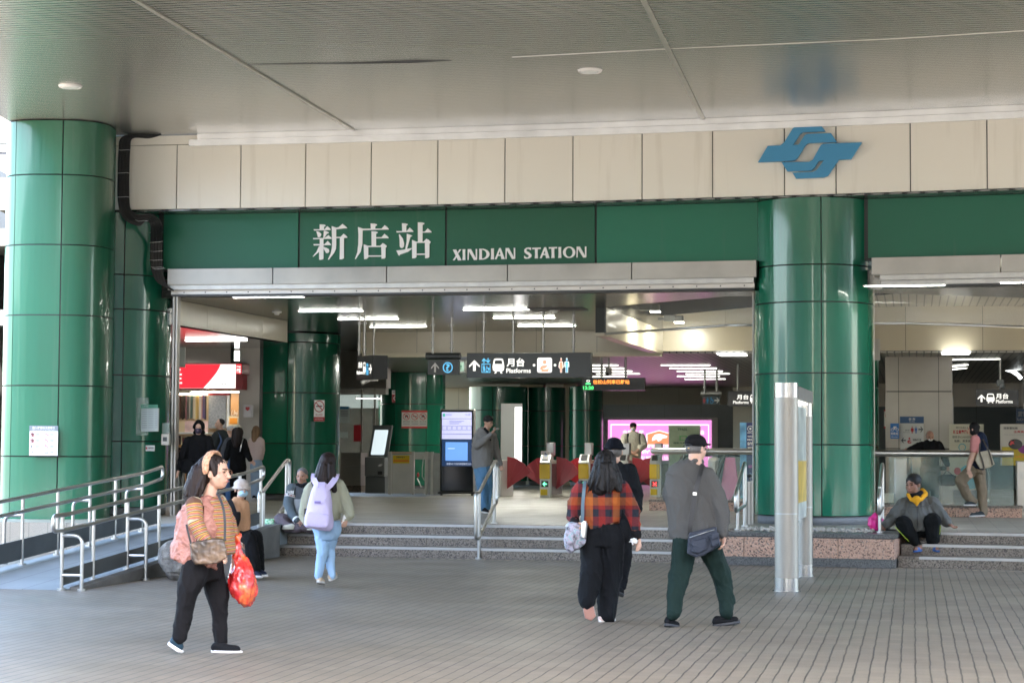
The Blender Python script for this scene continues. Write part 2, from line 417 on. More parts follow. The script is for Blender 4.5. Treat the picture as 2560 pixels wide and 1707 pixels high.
ALU = mat('aluminium_trim', (.60, .60, .585), .34, .8, var=.12, vscale=2)
# cover strips across the ceiling
for k, (xa, xb) in enumerate(((337, 882), (1578, 1757))):
    p = G(xa, -60 if k else 0, CZ-.01); q = G(xb, 325 if k == 0 else 297, CZ-.01)
    if k == 0: p = p+(p-q)*.2
    bm = B(); dd = (q-p).normalized(); s = Vector((dd.y, -dd.x, 0))*.03
    for z in (0,):
        v = [bm.verts.new(a+b_+Vector((0, 0, c))) for c in (-.012, .008) for a, b_ in ((p, s), (q, s), (q, -s), (p, -s))]
        for f in ((0, 1, 2, 3), (7, 6, 5, 4), (0, 4, 5, 1), (1, 5, 6, 2), (2, 6, 7, 3), (3, 7, 4, 0)): bm.faces.new([v[i] for i in f])
    fin('ceiling_cover_strip', bm, TRIM, kind='structure')
# curved transverse cover strip
bm = B(); pts = [(1280, 143), (1660, 123), (1930, 111), (2240, 97), (2560, 77), (2900, 60)]
tube(bm, [G(x, y, CZ-.001) for x, y in pts], .010, 6); fin('ceiling_cover_strip', bm, TRIM, kind='structure')
bm = B(); tube(bm, [G(x, y, CZ-.002) for x, y in [(620, 162), (900, 158), (1040, 154), (1130, 152.5)]], [.004, .012, .022, .002], 6); fin('ceiling_gap', bm, BLKM, kind='structure')
LENS = mat('downlight_lens', (.55, .56, .55), .2, emit=(1, 1, .95), es=.12)
dl = thing('downlight', 'round recessed downlight in the slatted ceiling above the left column', 'ceiling light', G(176, 215, CZ), group=None)
bm = B(); bmesh.ops.create_cone(bm, cap_ends=True, segments=28, radius1=.155, radius2=.17, depth=.03); fin('rim', bm, WHITEG, dl, smooth=False, loc=(0, 0, -.012))
bm = B(); bmesh.ops.create_cone(bm, cap_ends=True, segments=28, radius1=.105, radius2=.12, depth=.01); fin('lens', bm, LENS, dl, loc=(0, 0, -.031))
dup(dl, G(1475, 176, CZ), label='round recessed downlight in the slatted ceiling left of the blue emblem')

# ---------------------------------------------------------------- station building
bld = thing('station_building', 'metro station front with cream fascia, green sign band and steel lintel over the wide openings', 'building', (0, 31.4, 0)); BL = Vector(bld.location)
def bput(nm, f, m, **k): return put(bld, nm, f, m, **k)
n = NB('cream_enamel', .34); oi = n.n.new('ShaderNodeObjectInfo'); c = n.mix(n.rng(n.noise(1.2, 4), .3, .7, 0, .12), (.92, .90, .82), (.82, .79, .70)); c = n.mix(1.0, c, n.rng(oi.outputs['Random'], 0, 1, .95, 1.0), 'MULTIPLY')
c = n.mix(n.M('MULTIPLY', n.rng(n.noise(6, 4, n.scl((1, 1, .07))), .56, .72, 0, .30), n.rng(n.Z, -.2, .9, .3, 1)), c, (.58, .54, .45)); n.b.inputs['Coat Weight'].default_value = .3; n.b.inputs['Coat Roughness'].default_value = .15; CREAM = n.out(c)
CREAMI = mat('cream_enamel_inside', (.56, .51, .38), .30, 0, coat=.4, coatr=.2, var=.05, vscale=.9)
xs = [-7.9, -6.6, -5.514, -4.441, -3.364, -2.285, -1.205, -.128, .943, 2.015, 3.085, 4.157, 4.911, 5.976, 7.049, 8.15, 9.25, 10.35]
for a, c in zip(xs, xs[1:]): bput('fascia_panel', lambda b: arc_slab(b, a+.009, c-.009, 0, .05, 5.47, 6.52, 4), CREAM)
bput('fascia_backing', lambda b: arc_slab(b, -7.95, 10.4, .04, .35, 5.475, 6.7, 30), BLKM)
bput('fascia_panel', lambda b: arc_slab(b, -7.9, -5.16, -.004, .05, 6.53, 6.68, 6), CREAM)
bput('fascia_trim', lambda b: arc_slab(b, -5.15, 10.4, -.09, -.002, 6.60, 6.688, 30), ALU)
bput('fascia_trim', lambda b: arc_slab(b, -5.30, 10.4, -.05, -.003, 6.495, 6.598, 30), ALU)
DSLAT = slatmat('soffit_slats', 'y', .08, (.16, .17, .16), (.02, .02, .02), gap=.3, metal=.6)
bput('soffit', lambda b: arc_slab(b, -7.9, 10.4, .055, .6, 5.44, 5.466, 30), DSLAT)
# green sign band
def green(name, col, rough=.24, coat=.5, waves=.16, bz=.08):
    n = NB(name, rough); c = n.mix(n.rng(n.noise(.7, 4), .3, .7, 0, .25), col, tuple(v*.8 for v in col))
    n.b.inputs['Coat Weight'].default_value = coat; n.b.inputs['Specular IOR Level'].default_value = .35; n.b.inputs['Coat Roughness'].default_value = .07
    oi = n.n.new('ShaderNodeObjectInfo'); c = n.mix(1.0, c, n.rng(oi.outputs['Random'], 0, 1, .86, 1.1), 'MULTIPLY'); st = n.rng(n.noise(5, 4, n.scl((1, 1, .05))), .62, .8, 0, .35); c = n.mix(st, c, (.10, .14, .11))
    h = n.noise(7.0, 2, n.scl((1, 1, bz))); return n.out(c, height=h, hs=waves, dist=.05)
GRN = green('green_enamel', (.010, .145, .082)); GRNL = green('green_enamel_weathered', (.016, .125, .066), .32, .4)
GRNB = green('green_enamel_band', (.008, .14, .08), .45, .12, .05, 1); GRNS = green('green_sign_face', (.003, .095, .046), .45, .10, .05, 1)
JOINT = mat('dark_joint', (.022, .028, .026), .5, .3)
for a, c, m in ((-5.9, -3.61, GRNB), (-3.60, -1.19, GRNS), (-1.18, 1.20, GRNS), (1.21, 3.80, GRNB), (5.30, 7.55, GRNB), (7.56, 9.8, GRNB)):
    bput('sign_band_panel', lambda b: arc_slab(b, a+.012, c-.012, .50, .54, 4.525, 5.435, 6), m)
bput('sign_band_backing', lambda b: arc_slab(b, -6.3, 10.2, .535, .70, 4.50, 5.46, 30), JOINT)
LINT = mat('lintel_steel', (.27, .262, .235), .38, .85, var=.14, vscale=1.6, rvar=.08)
for a, c in ((-5.75, -3.98), (-3.975, -2.1), (-2.095, -.15), (-.145, 1.80), (1.805, 3.70), (5.38, 7.2), (7.205, 9.0), (9.005, 10.2)):
    bput('lintel_panel', lambda b: arc_slab(b, a+.006, c-.006, .30, .498, 4.25, 4.51, 6), LINT)
bput('shutter_housing', lambda b: arc_slab(b, -5.75, 3.65, .34, .62, 4.17, 4.248, 20), STEELD)
bput('shutter_housing', lambda b: arc_slab(b, -5.72, 3.65, .42, .60, 4.095, 4.168, 20), STEELB)
bput('shutter_housing', lambda b: arc_slab(b, 5.5, 10.2, .34, .62, 4.17, 4.248, 20), STEELD)
bput('shutter_housing', lambda b: arc_slab(b, 5.5, 10.2, .42, .60, 4.095, 4.168, 20), STEELD)
bput('shutter_slot', lambda b: arc_slab(b, -5.7, 3.65, .38, .595, 4.06, 4.094, 20), BLKM)
bput('shutter_slot', lambda b: arc_slab(b, 5.5, 10.2, .38, .595, 4.06, 4.094, 20), BLKM)
bolt = B()
for i in range(26):
    x = -5.5+i*.36; p = fac(x, .414, 4.13)-BL; rb_ = B(); cyl(rb_, p, p+Vector((0, .01, 0)), .012, 8); fin('rivet', rb_, BLKM, bld)
bolt.free()
# upper concrete mass above the band so light does not leak
bput('upper_wall', lambda b: arc_slab(b, -7.9, 10.4, .71, 1.2, 4.6, 6.7, 20), JOINT)

# ---------------------------------------------------------------- green columns
SEAM = [.58, 1.665, 2.752, 3.836, 4.405, 5.46]
def column(name, label, cx, cy, R, z0, zs, ztop, m, vseams, plinth=.12, prof=None, base=.45, group='green clad columns'):
    t = thing(name, label, 'column', (cx, cy, 0), group=group)
    def pts(R_, n=56):
        if prof:
            hw, fl, cr = prof; out = []                    # rounded block: half width, half flat, corner depth
            for i in range(n):
                a = 2*math.pi*i/n; ca, sa = math.cos(a), math.sin(a); e = 2/2.7
                out.append(((hw+R_-R)*math.copysign(abs(ca)**e, ca), (hw+R_-R)*.95*math.copysign(abs(sa)**e, sa)))
            return out
        return [(R_*math.cos(2*math.pi*i/n), R_*math.sin(2*math.pi*i/n)) for i in range(n)]
    def shell(nm, R_, a, b_, m_):
        bm = B(); P = pts(R_); A = [bm.verts.new((x, y, a)) for x, y in P]; C = [bm.verts.new((x, y, b_)) for x, y in P]; bridge(bm, A, C); bm.faces.new(A[::-1]); bm.faces.new(C)
        return fin(nm, bm, m_, t)
    shell('core', R-.012, base if not plinth else z0, ztop-.001, JOINT)
    # panels: angular sectors between vertical seams
    zz = [z for z in zs if z0 <= z < ztop]+[ztop]
    if zz[0] != z0: zz = [z0]+zz
    va = sorted(v % 360 for v in vseams)
    for a, b_ in zip(zz, zz[1:]):
        for i in range(len(va)):
            s = va[i]; e = va[(i+1) % len(va)]; e = e if e > s else e+360
            g = .55
            bm = B(); k = max(4, int((e-s)/6)); prev = None
            for q in range(k+1):
                an = math.radians(s+g+(e-s-2*g)*q/k)
                if prof:
                    ca, sa = math.cos(an), math.sin(an); ex = 2/2.7; hw = prof[0]; x, y = hw*math.copysign(abs(ca)**ex, ca), hw*.95*math.copysign(abs(sa)**ex, sa)
                else: x, y = R*math.cos(an), R*math.sin(an)
                v = (bm.verts.new((x, y, a+.010)), bm.verts.new((x, y, b_-.010)))
                if prev: f = bm.faces.new((prev[0], v[0], v[1], prev[1])); f.smooth = True
                prev = v
            ge = bmesh.ops.extrude_face_region(bm, geom=bm.faces[:]); vv = [g_ for g_ in ge['geom'] if isinstance(g_, bmesh.types.BMVert)]
            for v_ in vv: v_.co.x *= .985; v_.co.y *= .985
            o_ = fin('cladding_panel', bm, m, t, smooth=True)
    if plinth: shell('plinth', R-.045, base, z0-.002, CONC)
    return t
CONC = mat('plinth_concrete', (.20, .21, .22), .6, var=.15)
CONCL = mat('plinth_concrete_pale', (.42, .42, .41), .6, var=.15, vscale=2)
GC = 'green clad columns'
column('column', 'big glossy green column on the pink granite planter under the blue emblem', 4.72, 31.10, .92, .58, SEAM, 5.44, GRN, (-91.5, 0, 90, 180))
c = column('column', 'wide pale green column at the left edge carrying the white rules notice', -7.24, 31.75, .83, .30, [.30, 1.42, 2.52, 3.62, 4.72, 5.82], 6.68, GRNL, (-127, -82, 20, 160), plinth=.12, prof=(.83, .4, .5), base=-.0)
for ch in c.children:
    if ch.name.startswith('plinth'): ch.data.materials[0] = CONCL; ch.scale = (1.06, 1.06, 1)
column('column', 'dark green column behind the cable bundle, between the pale column and the shop opening', -6.69, 33.55, .92, .58, SEAM, 5.44, GRN, (-71, 15, 100, 190))
column('column', 'green column inside the hall with the red no smoking sign and the diagonal beam', -4.69, 43.6, .93, .58, SEAM, 4.04, GRN, (-97, -10, 80, 170))
column('column', 'green column behind the hall kiosks carrying the AED sign and the three ban pictograms', -2.70, 54.0, .90, .58, SEAM, 3.60, GRN, (-118, -62, 20, 150))
column('column', 'green column behind the man in the grey hoodie', -.42, 62.0, .92, .58, SEAM, 3.49, GRN, (-100, -20, 80, 170))
column('column', 'green column in the back of the hall above the first ticket gate', 1.10, 62.4, .60, .58, SEAM, 3.49, GRN, (-80, -20, 80, 170))
column('column', 'dark green column at the left end of the pink light box', 2.28, 61.0, .52, .58, SEAM, 3.49, GRN, (-80, -20, 80, 170))
column('column', 'slim green column with a white box, just right of the big green column', 6.3, 37.6, .62, .58, SEAM, 3.64, GRN, (-60, 0, 90, 180))
column('column', 'green column with a ban poster behind the right escalator', 7.35, 44.0, .56, .58, SEAM, 3.64, GRN, (-60, 0, 90, 180))

# ---------------------------------------------------------------- ramp
U_ = Vector((.2, .98, 0)).normalized(); W_ = Vector((-.98, .2, 0)).normalized(); R0 = Vector((-4.9, 22.0, 0)); SL = .45/6.9
def rp(t, w_=0, z=0): return R0+U_*t+W_*w_+Vector((0, 0, max(0, min(.45, SL*t))+z))
n = NB('ramp_surface', .5); f1 = n.M('LESS_THAN', n.M('FRACT', n.M('MULTIPLY', n.X, 1/.42)), .025); f2 = n.M('LESS_THAN', n.M('FRACT', n.M('MULTIPLY', n.Y, 1/.9)), .008)
RAMPM = n.out(n.mix(n.M('MAXIMUM', f1, n.M('MULTIPLY', f2, .4)), n.ramp(n.noise(1.2, 5), [(.3, (.20, .225, .235)), (.7, (.27, .295, .305))]), (.07, .08, .085)))
bm = B(); prev = None
for tt in [0, .01]+[i*.5 for i in range(1, 15)]+[7.2, 8.6]:
    q = [bm.verts.new(Vector((p.x, p.y, 0.001))) for p in (rp(tt, 0), rp(tt, 1.62))]; q = [q[0], q[1], bm.verts.new(rp(tt, 1.62, .004)), bm.verts.new(rp(tt, 0, .004))]
    if prev:
        for k in range(4): bm.faces.new((prev[k], prev[(k+1) % 4], q[(k+1) % 4], q[k]))
    else: bm.faces.new(q)
    prev = q
bm.faces.new(prev[::-1]); o = fin('ramp', bm, RAMPM, kind='structure'); reframe(o, BA)
CONCR = mat('concrete_kerb', (.13, .125, .115), .65, var=.35, vscale=2.5)
PLATE = mat('dark_ramp_plate', (.105, .115, .115), .4, .4, var=.15, vscale=3)
def quadwall(bm, ta, tb, w0, w1, za, zb, ground=False):
    vs = []
    for t_ in (ta, tb):
        for w_ in (w0, w1):
            for z in (za, zb):
                p = rp(t_, w_, z)
                if ground and z == za: p.z = .002
                vs.append(bm.verts.new(p))
    a, b, c, d, e, f, g, h = vs
    for q in ((a, b, d, c), (e, g, h, f), (a, e, f, b), (c, d, h, g), (b, f, h, d), (a, c, g, e)): bm.faces.new(q)
bm = B(); quadwall(bm, .12, 7.1, -.14, -.004, 0, .02, True); o = tag(fin('ramp_kerb', bm, CONCR), 'dark concrete kerb wall under the near side of the grey ramp', 'kerb')
# handrails of the ramp: things with rails, posts, kick plates, outriggers
RR = .024
def ramp_rail(label, w_, ts, out_ts, sgn, t_end, plates):
    t = thing('ramp_handrail', label, 'handrail', rp(ts[0], w_)); L = Vector(t.location)
    def q(nm, bm, m): bmesh.ops.translate(bm, verts=bm.verts[:], vec=-L); return fin(nm, bm, m, t, smooth=True)
    a, b_ = ts[0]-.10, t_end
    top = [rp(a+.0, w_, .65), rp(a-.16, w_, .66), rp(a-.16, w_, .81), rp(a, w_, .82)]
    pts = rnd([rp(a+.2, w_, .65), rp(a-.14, w_, .65), rp(a-.14, w_, .82), rp(a+.2, w_, .82)], .09)
    pts += [rp(x, w_, .82) for x in (2, 4, 6)]+rnd([rp(b_-.2, w_, .84), rp(b_+.12, w_, .86), rp(b_+.12, w_, .69), rp(b_-.2, w_, .67)], .09)+[rp(x, w_, .65) for x in (6, 4, 2)]
    bm = B(); tube(bm, pts, RR, 10, closed=True); q('rail', bm, STEEL)
    for x in ts:
        bm = B(); cyl(bm, rp(x, w_, -.0), rp(x, w_, .82), .021, 10); cyl(bm, rp(x, w_, .0), rp(x, w_, .022), .05, 14); q('post', bm, STEEL)
    for x in out_ts:
        bm = B(); p = rp(x, w_, .60); e = rp(x, w_+sgn*.235, .60); g = Vector((e.x, e.y, .0 if sgn < 0 else e.z-.6))
        tube(bm, rnd([p, e, g], .10), .021, 10); cyl(bm, g, g+Vector((0, 0, .02)), .045, 12)
        zb = .165; cyl(bm, rp(x, w_, zb), Vector((e.x, e.y, rp(x, w_, zb).z)), .017, 8); q('outrigger', bm, STEEL)
    for (ta, tb, z0, z1) in plates:
        bm = B(); quadwall(bm, ta, tb, w_-.008, w_+.008, z0, z1); q('kick_plate', bm, PLATE)
    return t
ramp_rail('near side ramp handrail in stainless steel tube, with posts and kick plates beside the boulder', .04, [0, .85, 1.85, 2.85, 3.85, 4.85, 5.85, 6.75], [0, 1.85], -1, 6.75,
          [(.03, .82, .05, .22), (.88, 1.82, .05, .22), (1.88, 2.82, .05, .22), (2.88, 3.82, .05, .22), (3.88, 4.82, .05, .22), (4.88, 5.82, .05, .22), (5.88, 6.72, .05, .22)])
ramp_rail('far side ramp handrail in stainless steel tube, in front of the green columns', 1.5, [.1, 1.1, 2.09, 3.1, 4.1, 4.95, 5.9], [2.09, 4.1, 5.9], 1, 6.55,
          [(-.3, 6.6, .06, .30)])

# ---------------------------------------------------------------- interior: ceilings, beams, walls
IC = 4.055
ISL = slatmat('hall_ceiling_slats', 'y', .10, (.30, .29, .25), (.05, .05, .045), gap=.14, metal=.75, rough=.19)
ISL2 = slatmat('void_ceiling_slats', 'x', .15, (.40, .37, .27), (.05, .05, .04), gap=.12, metal=.2, rough=.35)
ISL3 = slatmat('rear_ceiling_slats', 'x', .15, (.34, .33, .29), (.05, .05, .05), gap=.14, metal=.6, rough=.33)
SSL = slatmat('shop_soffit_slats', 'y', .06, (.55, .54, .52), (.12, .12, .12), gap=.15, metal=.9, rough=.15)
def flat(name, poly, z0, z1, m, kind='structure', rz=BA):
    bm = B(); A = [bm.verts.new((x, y, z0)) for x, y in poly]; C = [bm.verts.new((x, y, z1)) for x, y in poly]
    bm.faces.new(A[::-1]); bm.faces.new(C)
    for i in range(len(poly)): bm.faces.new((A[i], A[(i+1) % len(poly)], C[(i+1) % len(poly)], C[i]))
    bmesh.ops.triangulate(bm, faces=[f for f in bm.faces if len(f.verts) > 4])
    o = fin(name, bm, m, kind=kind); reframe(o, rz); return o
P1, P2, P3, P4, P5 = (1.62, 34.7), (3.45, 32.15), (5.9, 31.35), (8.6, 32.2), (11.5, 33.0)
VC = (3.14, 41.35)
def fe(x, d): p = fac(x, d); return (p.x, p.y)
flat('hall_ceiling', [fe(-6.2, .63), fe(-4, .63), fe(-2, .63), fe(0, .63), fe(2, .63), fe(4, .63), fe(6, .63), fe(8, .63), fe(10.5, .63), P5, P4, P3, P2, P1, VC, (-2.0, 42.5), (-3.3, 42.75), (-3.5, 53.5), (-7.0, 53.5), (-6.6, 41.6), (-4.62, 39.1), (-5.66, 33.5)], IC, IC+.3, ISL)
flat('void_ceiling', [P1, P2, P3, P4, P5, (12.5, 40.0), (3.0, 42.0)], 4.52, 4.8, ISL2)
flat('rear_ceiling', [(-3.2, 43.1), (-1.5, 42.85), (3.14, 41.9), (12.5, 40.3), (20, 62), (-3.0, 66.8)], 3.60, 3.9, ISL3)
flat('office_ceiling', [(-8, 53.6), (-3.3, 53.6), (-3.0, 58), (-8, 59)], 3.60, 3.9, ISL3)
flat('shop_soffit', [(-9, 34.0), (-5.70, 33.4), (-4.45, 38.9), (-5.15, 41.25), (-9, 42.3)], 3.63, 3.9, SSL)
def wallseg(nm, a, b_, z0, z1, th, m, joints=0.0, label=None, parent=bld):
    """wall panel(s) between two plan points, thickness away from camera"""
    a = Vector((*a, 0)); b_ = Vector((*b_, 0)); d = b_-a; L_ = d.length; d.normalize(); nn = Vector((-d.y, d.x, 0))
    if nn.y < 0: nn = -nn
    k = max(1, round(L_/joints)) if joints else 1
    if joints:
        bm = B(); vs = [bm.verts.new(p+nn*o_+Vector((0, 0, z))-BL) for o_ in (.012, th) for z in (z0, z1) for p in (a, b_)]
        for f in ((0, 1, 3, 2), (4, 6, 7, 5), (0, 4, 5, 1), (2, 3, 7, 6), (0, 2, 6, 4), (1, 5, 7, 3)): bm.faces.new([vs[i] for i in f])
        fin('panel_backing', bm, JOINT, parent)
    for i in range(k):
        p0 = a+d*(L_*i/k+(.004 if joints else 0)); p1 = a+d*(L_*(i+1)/k-(.004 if joints else 0)); bm = B()
        vs = [bm.verts.new(p+nn*o_+Vector((0, 0, z))-BL) for o_ in (0, .011 if joints else th) for z in (z0, z1) for p in (p0, p1)]
        for f in ((0, 1, 3, 2), (4, 6, 7, 5), (0, 4, 5, 1), (2, 3, 7, 6), (0, 2, 6, 4), (1, 5, 7, 3)): bm.faces.new([vs[i] for i in f])
        o = fin(nm, bm, m, parent)
# diagonal beige beam on the left, running back to the first hall column
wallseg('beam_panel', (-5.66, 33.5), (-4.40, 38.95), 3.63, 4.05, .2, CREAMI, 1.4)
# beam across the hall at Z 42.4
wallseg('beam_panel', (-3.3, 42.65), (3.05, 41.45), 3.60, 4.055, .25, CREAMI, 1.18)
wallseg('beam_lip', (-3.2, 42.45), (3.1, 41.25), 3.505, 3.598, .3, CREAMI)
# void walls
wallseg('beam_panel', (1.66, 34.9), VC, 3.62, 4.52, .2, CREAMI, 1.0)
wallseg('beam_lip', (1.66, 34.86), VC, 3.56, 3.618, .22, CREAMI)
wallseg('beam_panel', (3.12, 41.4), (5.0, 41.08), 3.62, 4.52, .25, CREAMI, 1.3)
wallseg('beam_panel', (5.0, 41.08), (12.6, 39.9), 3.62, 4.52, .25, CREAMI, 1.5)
# left shop wall
GWALL = mat('grey_white_panel', (.47, .455, .42), .3, 0, coat=.3, coatr=.2, var=.04)
wallseg('wall_panel', (-8.9, 42.2), (-5.85, 41.35), 3.24, 3.66, .2, GWALL, 1.0)
wallseg('wall_panel', (-5.66, 41.3), (-5.22, 41.2), .45, 3.66, .2, GWALL, 1.3)
# hall left: ticket office wall behind first column
wallseg('wall_panel', (-4.6, 52.6), (-3.3, 52.2), 2.98, 3.62, .2, GWALL, 0)
wallseg('wall_panel', (-5.6, 51.6), (-3.2, 50.8), 3.1, 4.05, .3, STEELB, 0)
wallseg('back_wall', (-8, 58.6), (-2, 57.2), .45, 3.62, .3, mat('office_wall', (.36, .33, .27), .6, var=.15), 0)
# rear walls
RW = mat('rear_wall_grey', (.19, .21, .21), .45, .2, var=.06)
wallseg('rear_wall', (1.5, 66.3), (7.4, 65.2), .45, 3.05, .3, RW, 1.25)
wallseg('rear_wall', (1.5, 66.2), (9.5, 64.8), 3.05, 3.6, .3, mat('rear_wall_top', (.25, .24, .19), .5), 1.25)
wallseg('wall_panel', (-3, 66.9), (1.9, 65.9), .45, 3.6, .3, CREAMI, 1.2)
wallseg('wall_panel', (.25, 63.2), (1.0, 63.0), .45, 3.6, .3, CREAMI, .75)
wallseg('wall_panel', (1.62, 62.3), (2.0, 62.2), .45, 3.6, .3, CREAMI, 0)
# right bay: panelled pier and rear
PIER = mat('pier_panel', (.36, .34, .285), .28, 0, coat=.4, coatr=.2, var=.04)
for z0, z1 in ((.45, 1.62), (1.63, 2.85), (2.86, 3.62)):
    for a, b_ in (((8.08, 43.05), (8.35, 43.0)), ((8.36, 43.0), (9.18, 42.83)), ((9.19, 42.83), (9.47, 42.77))):
        wallseg('pier_panel', a, b_, z0+.006, z1-.006, .9, PIER)
wallseg('pier_core', (8.10, 43.06), (9.45, 42.79), .45, 3.62, .85, JOINT)
wallseg('rear_wall', (9.0, 60.5), (20, 58.3), .45, 2.9, .3, mat('rear_wall_green_grey', (.12, .15, .15), .45), 1.3)
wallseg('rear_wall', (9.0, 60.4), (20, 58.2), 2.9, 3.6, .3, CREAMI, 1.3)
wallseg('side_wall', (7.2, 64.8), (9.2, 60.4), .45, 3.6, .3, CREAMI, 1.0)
wallseg('back_wall', (-6, 70.5), (20, 66), .0, 5.2, .3, RW)
# keep daylight from leaking in from the sides and above
SH = mat('outer_wall_dark', (.08, .08, .075), .8)
wallseg('side_wall', (-9.2, 34.2), (-9.0, 58), .0, 6.5, .3, SH); wallseg('side_wall', (14.0, 29.5), (21, 66), .0, 6.5, .3, SH)
bm = B(); box(bm, -11, 22, 34, 71, 5.0, 5.3); fin('roof', bm, SH, bld, loc=(0, -31.4, 0))
bm = B(); box(bm, -8.5, 12, 31.9, 34.2, 5.46, 6.0); 
fin('roof', bm, SH, bld, loc=(0, -31.4+.8, 0))
# glass smoke barriers round the ceiling void
GLS = mat('clear_glass', (.92, .96, .94), .03, alpha=.13, spec=.9)
GLSG = mat('green_glass', (.35, .52, .46), .05, alpha=.17, spec=.6)
t = thing('smoke_barrier', 'hanging glass smoke barrier with an aluminium bottom rail round the ceiling void', 'glass panel', (*P1, 0)); L = Vector(t.location)
PL = [P1, P2, (4.05, 32.0)]; PR = [(5.3, 31.5), (6.2, 31.35), P4, P5]
for poly in (PL, PR):
    for a, b_ in zip(poly, poly[1:]):
        A_, B_ = Vector((*a, 0)), Vector((*b_, 0)); d = (B_-A_).normalized(); nn = Vector((-d.y, d.x, 0))*.006; bm = B()
        vs = [bm.verts.new(p+o_+Vector((0, 0, z))-L) for o_ in (-nn, nn) for z in (3.60, 4.054) for p in (A_, B_)]
        for f in ((0, 1, 3, 2), (4, 6, 7, 5), (0, 4, 5, 1), (2, 3, 7, 6), (0, 2, 6, 4), (1, 5, 7, 3)): bm.faces.new([vs[i] for i in f])
        fin('glass_pane', bm, GLS, t)
        bm = B(); tube(bm, [A_+Vector((0, 0, 3.585))-L, B_+Vector((0, 0, 3.585))-L], .02, 4); fin('bottom_rail', bm, ALU, t)

# unseen buildings added round the square behind the camera: they close the horizon and are what the glossy panels mirror
BWL = []
for i, c in enumerate(((.30, .28, .25), (.20, .19, .18), (.38, .35, .30), (.24, .25, .26), (.33, .26, .21))):
    n = NB('added_street_wall_%d' % i, .7); wx_ = n.M('FRACT', n.M('MULTIPLY', n.M('ADD', n.X, n.Y), 1/2.6)); wz_ = n.M('FRACT', n.M('MULTIPLY', n.Z, 1/3.2))
    w_ = n.M('MULTIPLY', n.M('MULTIPLY', n.M('GREATER_THAN', wx_, .25), n.M('LESS_THAN', wx_, .8)), n.M('MULTIPLY', n.M('GREATER_THAN', wz_, .3), n.M('LESS_THAN', wz_, .8)))
    BWL.append(n.out(n.mix(w_, c, (.03, .035, .04))))
random.seed(11); x = -75
i = 0
while x < 75:
    w_ = random.uniform(7, 13); h_ = random.uniform(11, 22); y = -34+random.uniform(-3, 3)
    bm = B(); box(bm, x, x+w_, y-10, y, 0, h_); fin('added_street_building', bm, BWL[i % 5], kind='structure'); i += 1
    x += w_+(random.uniform(.3, 1.2) if i % 3 else random.uniform(3, 5))
for k, (y0, y1, h_) in enumerate(((-25, -5, 14), (-3, 12, 9), (40, 60, 16))):
    if k < 2: bm = B(); box(bm, -62, -50, y0+8*k, y1+8*k, 0, h_-2); fin('added_street_building', bm, BWL[k+2], kind='structure')  # unseen blocks added on the left to dim the skylight there
    bm = B(); box(bm, 44, 54, y0, y1, 0, h_+3); fin('added_street_building', bm, BWL[k+1], kind='structure')
# ================================================================ OBJECTS
def sgn(name, label, cat, x0, y0, x1, y1, Y, rz=BA, th=.02, m=None, group=None, part='board', bev=0.0):
    """a flat sign whose face shows at the given photo rectangle, standing at depth Y"""
    c = at((x0+x1)/2, y1, Y); t = thing(name, label, cat, c, rz, group)
    a = lp(t, x0, y1); b = lp(t, x1, y0)
    bm = B(); box(bm, a[0], b[0], 0, th, a[1], b[1], bev); fin(part, bm, m or WHITE, t); return t
def lpp(o, x, y, off=0.0):
    return lp(o, x, y, off)
def lb(o, x0, y0, x1, y1, off=0.0):
    a = lpp(o, x0, y1, off); b = lpp(o, x1, y0, off); return (a[0], b[0], a[1], b[1])
def txt(o, s, x0, y0, x1, y1, m, y=-.004, bold=0.0, name='lettering', shear=0.0):
    return text(s, lb(o, x0, y0, x1, y1), m, o, y, name, bold, .002, shear)
def rect(o, x0, y0, x1, y1, m, y=-.003, name='print_block', th=.004):
    a = lb(o, x0, y0, x1, y1); bm = B(); box(bm, a[0], a[1], y-th/2, y+th/2, a[2], a[3]); return fin(name, bm, m, o)
def fitp(pts, a): return [(a[0]+x*(a[1]-a[0]), a[2]+z*(a[3]-a[2])) for x, z in pts]
def icon(o, polys, x0, y0, x1, y1, m, y=-.004, name='pictogram'):
    a = lb(o, x0, y0, x1, y1); return curve2d(name, [fitp(p, a) for p in polys], m, o, y, .002)
ARROWU = [[(.5, 1), (1, .5), (1, .33), (.62, .66), (.62, 0), (.38, 0), (.38, .66), (0, .33), (0, .5)]]
ARROWR = [[(1, .5), (.55, 1), (.38, 1), (.66, .62), (0, .62), (0, .38), (.66, .38), (.38, 0), (.55, 0)]]
ARROWL = [[(1-x, z) for x, z in ARROWR[0]]]
TRAIN = [[(.12, .95), (.3, 1), (.7, 1), (.88, .95), (1, .45), (.95, .2), (.8, .14), (.2, .14), (.05, .2), (0, .45)], [(.17, .62), (.17, .8), (.25, .88), (.75, .88), (.83, .8), (.83, .62)], [(.25, .12), (.36, .12), (.30, 0), (.15, 0)], [(.75, .12), (.64, .12), (.70, 0), (.85, 0)]]
def ringp(r=.5, w=.07, n=28): return [circ(.5, .5, r, n), circ(.5, .5, r-w, n)]
def ban(o, x0, y0, x1, y1, inner=None, m=None):
    a = icon(o, ringp(.5, .075), x0, y0, x1, y1, m or RED, -.004); k = .707*.45
    b = icon(o, [[(.5-k-.03, .5+k-.03), (.5-k+.03, .5+k+.03), (.5+k+.03, .5-k+.03), (.5+k-.03, .5-k-.03)]], x0, y0, x1, y1, m or RED, -.0065)
    L_ = [a, b]
    L_.append(icon(o, inner or [[(.2, .46), (.8, .46), (.8, .56), (.2, .56)]], x0, y0, x1, y1, INK, -.0025))
    return joinparts('pictogram', L_, o)
